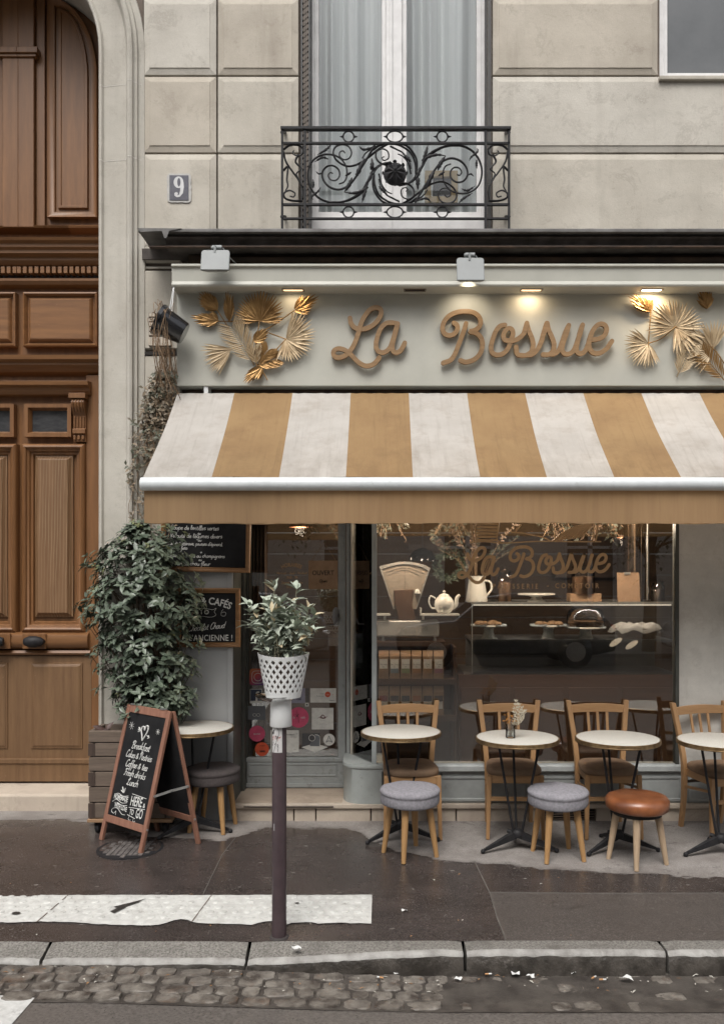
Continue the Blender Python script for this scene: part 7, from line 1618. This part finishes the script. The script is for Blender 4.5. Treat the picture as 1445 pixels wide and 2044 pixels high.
def packet(px0, px1, zb_, h, row, k, lab):
    x0, x1 = TX(px0), TX(px1); y0, y1 = YT+.004, YT+.064; t = thing('tea_packet', lab, 'tea packet', ((x0+x1)/2, (y0+y1)/2, zb_), group='kraft tea packets on the cabinet shelves')
    w2, d2 = (x1-x0)/2-.002, (y1-y0)/2; mb = MB(); vs = []
    for z_, dd in ((0, d2), (h*.8, d2*.85), (h*.96, .008), (h, .006)): vs += [(-w2, -dd, z_), (w2, -dd, z_), (w2, dd, z_), (-w2, dd, z_)]
    mb.add(vs, [(i*4+j, i*4+(j+1) % 4, (i+1)*4+(j+1) % 4, (i+1)*4+j) for i in range(3) for j in range(4)]+[(3, 2, 1, 0), (12, 13, 14, 15)]); mb.build('bag', m_kraft, t, bevel=.002)
    c = (lblcols if row == 0 else lbl2)[k % 6]; z0, z1 = (.20*h, .70*h) if row == 0 else (.22*h, .62*h)
    yfr = -d2*(1-.15*.5)-.004
    mb = MB(); mb.box(-w2*.8, w2*.8, yfr, yfr+.002, z0, z1); mb.build('paper_label', m_tealabel, t)
    mb = MB(); a, b = (z0, z0+.035) if row == 0 else (z1-.03, z1+.012); mb.box(-w2*.8, w2*.8, yfr-.0015, yfr, a, b); mb.build('label_band', F_('tea_band', *c), t)
    mb = MB(); sans(mb, ('The vert', 'Earl Grey', 'Verveine', 'Rooibos', 'Chai', 'Fruits')[k % 6], (0, yfr-.001, (z0+z1)/2+.008), XU, ZU, .017); sans(mb, 'bio', (0, yfr-.001, (z0+z1)/2-.008), XU, ZU, .013); mb.build('label_print', f_ink, t)
names = ['first', 'second', 'third', 'fourth', 'fifth', 'sixth']
for k in range(6):
    packet(755+k*22, 776+k*22, TZ(1355)+.001, .213, 0, k, '%s kraft tea packet from the left on the upper cabinet shelf' % names[k])
    packet(755+k*22, 776+k*22, TZ(1428)+.001, .222, 1, k, '%s kraft tea packet from the left on the lower cabinet shelf' % names[k])
for k, (px, zz) in enumerate(((734, TZ(1355)), (735, TZ(1428)))):
    t = thing('gift_bag', ('upper' if k == 0 else 'lower')+' kraft gift bag seen through the corner pane', 'paper bag', (TX(px), .34, zz+.001)); mb = MB(); vs = []
    for z_, dd in ((0, .03), (.15, .026), (.195, .01)): vs += [(-.025, -dd, z_), (.025, -dd, z_), (.025, dd, z_), (-.025, dd, z_)]
    mb.add(vs, [(i*4+j, i*4+(j+1) % 4, (i+1)*4+(j+1) % 4, (i+1)*4+j) for i in range(2) for j in range(4)]+[(3, 2, 1, 0), (8, 9, 10, 11)]); mb.build('bag', m_kraft, t); mb = MB(); mb.tube(cr([(-.01, 0, .19), (0, 0, .225), (.01, 0, .19)], 4), .002, 5); mb.build('handle', m_drytwig, t)
# old shop scale
YSc = .38
SX = lambda px: fx(px, YSc)
SZ = lambda py: fz(py, YSc)
sc = thing('shop_scale', 'old white shop scale with a fan shaped dial standing on the tea cabinet', 'scale', (SX(812), .42, TZ(1281)))
mb = MB(); mb.box(SX(752), SX(876), YSc, .56, SZ(1271), SZ(1239)); mb.build('housing', M('brushed_white_enamel', (.52,.51,.49,1), (.44,.43,.41,1), sc=3, rough=.25, metal=.2), sc, True, bevel=.012, seg=4)
for px in (765, 868):
    mb = MB(); mb.lathe([(.0005, 0), (.015, 0), (.010, .02), (.010, .04), (.0005, .04)], 12, (SX(px), .42, TZ(1281))); mb.build('foot', m_steel, sc, True, smooth=True)
def fanpl(k): 
    out = [(785+k*.4, 1216), (757+k, 1131+k)]
    for i in range(1, 10): u = i/10; out.append((757+k+(859-2*k-757)*u, 1131+k-10*math.sin(math.pi*u)))
    out += [(859-k, 1134+k), (832-k*.4, 1216)]; return [(SX(a), SZ(b)) for a, b in out]
def ringp(mb, a, b, y0, y1):
    n = len(a); mb.add([(x, y0, z_) for x, z_ in a]+[(x, y0, z_) for x, z_ in b]+[(x, y1, z_) for x, z_ in a], [(i, (i+1) % n, n+(i+1) % n, n+i) for i in range(n)]+[(i, (i+1) % n, 2*n+(i+1) % n, 2*n+i) for i in range(n)])
mb = MB(); ringp(mb, fanpl(0), fanpl(5), .40, .47); mb.build('dial_frame', M('silver_dial_frame', (.46,.44,.41,1), rough=.3, metal=.5), sc, True)
mb = MB(); mb.prism(fanpl(4), .41, .415); mb.build('dial_face', M('cream_dial_face', (.30,.25,.20,1), (.24,.20,.155,1), sc=60, rough=.5), sc, True)
mb = MB(); mb.prism([(SX(a), SZ(b)) for a, b in ((796, 1238), (788, 1205), (786, 1178), (826, 1176), (822, 1205), (830, 1238))], .395, .44); mb.build('neck', M('brown_wood_neck', (.13,.075,.045,1), (.09,.05,.03,1), rough=.3), sc, True, bevel=.004)
mb = MB()
for k in range(3): mb.tube(cr([(SX(765+k*5), .408, SZ(1138+k*5)), (SX(808), .408, SZ(1128+k*5)), (SX(851-k*5), .408, SZ(1140+k*5))], 6), .0016, 4)
mb.tube([(SX(808), .405, SZ(1210)), (SX(808), .405, SZ(1134))], .002, 4)
for k in range(24):
    u = k/23; x = SX(768+u*80); z0 = SZ(1142-8*math.sin(math.pi*u)); mb.tube([(x, .408, z0), (x, .408, z0-.014)], .0008, 3)
mb.build('dial_marks', f_ink, sc, True)
mb = MB(); mb.lathe([(.0005, -.02), (.02, -.012), (.022, .0), (.012, .02), (.0005, .024)], 14, (SX(833), .40, SZ(1182))); mb.build('knob', m_porcelain, sc, True, smooth=True)
mb = MB(); mb.box(SX(838), SX(916), .34, .50, SZ(1229), SZ(1225)); mb.box(SX(838), SX(841), .34, .50, SZ(1225), SZ(1213)); mb.beam((SX(845), .42, SZ(1229)), (SX(845), .42, SZ(1238)), .02, .02); mb.build('weighing_pan', m_porcelain, sc, True, bevel=.002)
mb = MB(); mb.box(SX(745), SX(779), .36, .50, SZ(1229), SZ(1225)); mb.beam((SX(768), .42, SZ(1229)), (SX(768), .42, SZ(1238)), .02, .02); mb.build('weight_pan', m_porcelain, sc, True, bevel=.002)
tp = thing('teapot', 'round white porcelain teapot standing on the scale pan', 'teapot', (SX(887), .42, SZ(1225)+.0005))
k_ = .00390
mb = MB(); mb.lathe([(.0005, 0), (.038, 0), (.05, .006), (.071, .035), (.079, .068), (.072, .10), (.055, .125), (.04, .137), (.0005, .139)], 32); mb.build('body', m_porcelain, tp, smooth=True)
mb = MB(); mb.lathe([(.041, .138), (.036, .147), (.012, .156), (.006, .160), (.013, .170), (.010, .178), (.0005, .181)], 20); mb.build('lid', m_porcelain, tp, smooth=True)
mb = MB(); mb.tube(cr([(.06, 0, .045), (.09, 0, .07), (.10, 0, .12), (.122, 0, .145)], 6), [.022-.0006*i for i in range(19)], 12); mb.build('spout', m_porcelain, tp, smooth=True)
mb = MB(); mb.tube(cr([(-.065, 0, .115), (-.105, 0, .135), (-.118, 0, .09), (-.10, 0, .045), (-.07, 0, .04)], 6), .0065, 8); mb.build('handle', m_porcelain, tp, smooth=True)
# pendants (three by the window added to light the display), wreath, coat of dark shapes, people-free background
for px, py, y, lb in ((1250, 1060, 1.7, 'copper pendant lamp above the right end of the counter'), (600, 1040, 1.9, 'copper pendant lamp inside behind the cafe door'), (815, 1008, .17, 'added copper pendant lamp lighting the old scale, unseen behind the awning'), (1060, 1003, .35, 'added copper pendant lamp lighting the display, over the middle of the window lettering'), (1270, 1003, .35, 'added copper pendant lamp lighting the display, nearest the pale pier')):
    x, z_ = fx(px, y), fz(py, y); t = thing('pendant_lamp', lb, 'pendant lamp', (x, y, z_), group='copper pendant lamps in the cafe')
    mb = MB(); mb.lathe([(.11, -.06), (.108, .0), (.06, .07), (.018, .10), (.016, .13), (.012, .13), (.014, .10), (.056, .068), (.104, .0), (.108, -.06)], 24); mb.build('lamp_shade', M('dark_copper_shade', (.20,.09,.045,1), rough=.35, metal=.7), t, smooth=True)
    mb = MB(); mb.tube([(0, 0, .12), (0, 0, 3.16-z_)], .004, 6); mb.build('cable', m_iron, t)
    mb = MB(); mb.lathe([(.0005, -.045), (.022, -.03), (.028, -.005), (.014, .03), (.0005, .04)], 14); mb.build('bulb', emis('warm_bulb', (1, .62, .28, 1), 14), t, smooth=True)
    ld = bpy.data.lights.new('pendant_light', 'POINT'); ld.energy = 6 if y > 1 else 22; ld.color = (1, .82, .64); ld.shadow_soft_size = .06; lo = bpy.data.objects.new('pendant_light', ld); C.objects.link(lo); lo.location = (x, y, z_-.09)
wr = thing('dark_wreath', 'dark leafy wreath hanging on the plank wall above the teapot', 'wreath', (fx(897, 1.4), 1.4, fz(1130, 1.4))); random.seed(66); mb = MB()
for k in range(150):
    a = random.uniform(0, 6.28); p = Vector((.115*math.cos(a), random.uniform(-.02, .02), .115*math.sin(a))); mb.leaf(p, (random.uniform(-1, 1), random.uniform(-1, .3), random.uniform(-1, 1)), (0, -1, 0), .06, .025, .3, .3, seg=2)
mb.build('leaves', m_leafg, wr, recalc=False); mb = MB(); mb.tube([(0, 0, .11), (0, 0, 3.16-fz(1130, 1.4))], .002, 4); mb.build('string', m_drytwig, wr)
pd = thing('black_dome_lampshade', 'black dome lampshade hanging behind the old scale', 'lampshade', (fx(843, 1.3), 1.3, fz(1118, 1.3))); mb = MB(); mb.lathe([(.12, -.01), (.118, .02), (.09, .075), (.03, .105), (.0005, .108)], 28); mb.build('shade', m_pot, pd, smooth=True); mb = MB(); mb.tube([(0, 0, .10), (0, 0, 3.16-fz(1118, 1.3))], .004, 6); mb.build('cable', m_iron, pd)
# hanging dried bunches near the window top
for px, y, lb in ((770, .5, 'dark dried bunch hanging above the old scale'), (900, .6, 'dried bunch with pine cones hanging left of the window lettering'), (1110, .6, 'green leafy bunch hanging behind the window lettering'), (1200, .7, 'large green bunch hanging at the right of the window lettering'), (640, .62, 'dried flower bunch hanging inside above the OUVERT sign')):
    x, zt = fx(px, y), 2.42; t = thing('hanging_bunch', lb, 'dried bunch', (x, y, zt), group='dried bunches hanging inside the window'); random.seed(px); m1, m2 = MB(), MB(); m1.tube([(0, 0, 0), (0, 0, 3.16-zt)], .0025, 4)
    for k in range(26):
        e = Vector((random.uniform(-.18, .18), random.uniform(-.1, .1), random.uniform(-.36, -.12))); c = cr([Vector((0, 0, .02)), e*.5+Vector((0, 0, -.03)), e], 5); m1.tube(c, .0018, 4)
        for p in c[4:]: m2.leaf(p, (random.uniform(-1, 1), random.uniform(-1, 1), random.uniform(-1, .3)), (0, -1, .2), random.uniform(.03, .06), .022, .3, .4, mi=k % 3 == 0, seg=2)
    m1.build('stems', m_drytwig, t); m2.build('dried_leaves', [m_leafd, M('rust_dry_leaf', (.085,.05,.028,1), (.05,.03,.018,1), rough=.8)], t, recalc=False)
cur = MB(); nx = 60; vs = []
for i in range(nx+1):
    x = fx(494, .55)+(fx(532, .55)-fx(494, .55))*i/nx; y = .56+.018*math.sin(i*.55)
    vs += [(x, y, .3), (x, y, 2.4)]
cur.add(vs, [(2*i, 2*i+2, 2*i+3, 2*i+1) for i in range(nx)]); cv = thing('door_curtain', 'folded brown curtain hanging inside the left edge of the cafe door', 'curtain', (fx(513, .55), .56, .3)); cur.build('cloth', M('taupe_curtain', (.22,.16,.125,1), (.16,.115,.09,1), rough=.9), cv, True, smooth='all', recalc=False)

# ================================================================== ACROSS THE STREET (it shows in the window reflections)
ob_ = thing('opposite_building', 'stone building with tall white framed windows across the street, seen reflected', 'building', (0, -15, 0))
m_farglass = M('dark_far_glass', (.03,.032,.035,1), (.09,.095,.1,1), sc=.8, rough=.1)
m_op = stone('opposite_limestone', (.62,.59,.54,1), (.54,.51,.46,1), (.35,.32,.28,1))
mb = MB(); YO = -15.2; bays = [(-14+k*3.1) for k in range(10)]; zr = [(0.0, 0.9), (3.3, 4.3), (6.6, 7.6), (9.6, 11.2)]
for z0, z1 in zr: mb.box(-16, 16, YO-.4, YO, z0, z1)
for k in range(len(bays)+1):
    a = -16 if k == 0 else bays[k-1]+1.35; b = 16 if k == len(bays) else bays[k]
    for i in range(3): mb.box(a, b, YO-.4, YO-.001, zr[i][1], zr[i+1][0])
mb.box(-16, 16, YO, YO+.12, 3.5, 3.7); mb.box(-16, 16, YO, YO+.2, 10.9, 11.2)
mb.build('wall', m_op, ob_, True)
for k, x in enumerate(bays):
    for i in range(3):
        z0, z1 = zr[i][1], zr[i+1][0]; mb = MB(); 
        for a, b, c, d in ((x, x+.09, z0, z1), (x+1.26, x+1.35, z0, z1), (x+.62, x+.73, z0, z1), (x+.09, x+1.26, z0, z0+.12), (x+.09, x+1.26, z1-.1, z1), (x+.09, x+1.26, z0+(z1-z0)*.62, z0+(z1-z0)*.62+.07)): mb.box(a, b, YO-.2, YO-.14, c, d)
        f = mb.build('window', m_wfr, ob_, True); mb = MB(); mb.box(x+.09, x+1.26, YO-.22, YO-.205, z0, z1); mb.build('pane', m_farglass, f)
mb = MB(); mb.add([(-60, -15.4, .02), (60, -15.4, .02), (60, -12.3, .02), (-60, -12.3, .02)], [(0, 1, 2, 3)]); mb.add([(-60, -12.3, .02), (60, -12.3, .02), (60, -12.3, -.12), (-60, -12.3, -.12)], [(0, 1, 2, 3)]); struct(mb.build('far_pavement', M('far_pale_paving', (.30,.285,.265,1), (.22,.21,.195,1), sc=3, rough=.5), recalc=False))
def tree(x, y, h, label, sd_):
    t = thing('street_tree', label, 'tree', (x, y, 0), group='street trees across the road'); random.seed(sd_)
    mb = MB(); mb.tube([(0, 0, 0), (.04, 0, h*.3), (0, .05, h*.55), (.1, 0, h*.85)], [.16, .13, .10, .04], 10); cl = []
    for k in range(16):
        b = Vector((0, 0, h*random.uniform(.35, .75))); e = Vector((random.uniform(-1.6, 1.6), random.uniform(-1.2, 1.2), random.uniform(h*.45, h))); mb.tube(cr([b, (b+e)/2+Vector((0, 0, .2)), e], 4), .03, 5); cl.append(e)
    mb.build('trunk', m_twig, t, smooth=True); ml = MB()
    for c in cl:
        for k in range(130):
            p = c+Vector((random.gauss(0, .34), random.gauss(0, .34), random.gauss(0, .3))); ml.leaf(p, (random.uniform(-1, 1), random.uniform(-1, 1), random.uniform(-1, 1)), (0, 0, 1), .13, .08, .2, .2, seg=2)
    ml.build('crown', m_leafg, t, recalc=False)
tree(6.0, -12.9, 5.2, 'leafy street tree to the right across the road', 1); tree(-3.5, -13.0, 5.8, 'leafy street tree to the left across the road', 2); tree(11, -13, 6, 'farthest right street tree across the road', 3)
def car(x, label, paint, grp='cars parked across the road'):
    t = thing('parked_car', label, 'car', (x, -11.0, -.06), group=grp)
    body = [(-2.1, .32), (-2.12, .62), (-2.0, .80), (-1.55, .88), (-1.0, .93), (-.45, 1.38), (.1, 1.46), (.95, 1.44), (1.6, 1.02), (2.0, .95), (2.1, .70), (2.12, .34), (1.75, .26), (-1.75, .26)]
    mb = MB(); mb.prism(body, -.82, .82); mb.v = [(a, b*(1 if c < .95 else .86), c) for a, b, c in mb.v]; mb.build('body', paint, t, bevel=.06, seg=3, smooth=True)
    mb = MB(); g = [(-.92, .96), (-.42, 1.34), (.1, 1.41), (.9, 1.39), (1.42, 1.02)]
    mb.prism(g, -.80, .80); mb.v = [(a, b*(1.04 if c < 1.0 else .895), c) for a, b, c in mb.v]; mb.build('window', M('car_glass', (.02,.022,.025,1), rough=.05), t, bevel=.02)
    for wx in (-1.35, 1.32):
        for s_ in (-1, 1):
            mb = MB(); mb.lathe([(.0005, -.1), (.27, -.1), (.33, -.06), (.33, .06), (.27, .1), (.0005, .1)], 26, (wx, s_*.80, .33), ax=Matrix.Rotation(R(90), 3, 'X')); w_ = mb.build('wheel', m_pot, t, smooth=True, ang=35)
            mb = MB(); mb.lathe([(.0005, -.105), (.19, -.108), (.2, .0), (.19, .108), (.0005, .105)], 20, (wx, s_*.80, .33), ax=Matrix.Rotation(R(90), 3, 'X')); mb.build('rim', m_steel, w_, smooth=True, ang=35)
    for s_ in (-1, 1):
        mb = MB(); mb.box(-2.13, -2.02, s_*.62-.13, s_*.62+.13, .62, .74); mb.build('headlight', m_clear, t, bevel=.02); mb = MB(); mb.box(2.02, 2.13, s_*.62-.12, s_*.62+.12, .70, .84); mb.build('tail_light', f_red, t, bevel=.02)
    return t
car(2.4, 'dark grey hatchback parked across the road', M('anthracite_paint', (.03,.032,.036,1), rough=.2, coat=1)); car(-3.2, 'silver hatchback parked across the road', M('silver_paint', (.36,.37,.38,1), rough=.25, metal=.5, coat=1)); car(8.0, 'white hatchback parked across the road', M('white_car_paint', (.6,.6,.59,1), rough=.2, coat=1))
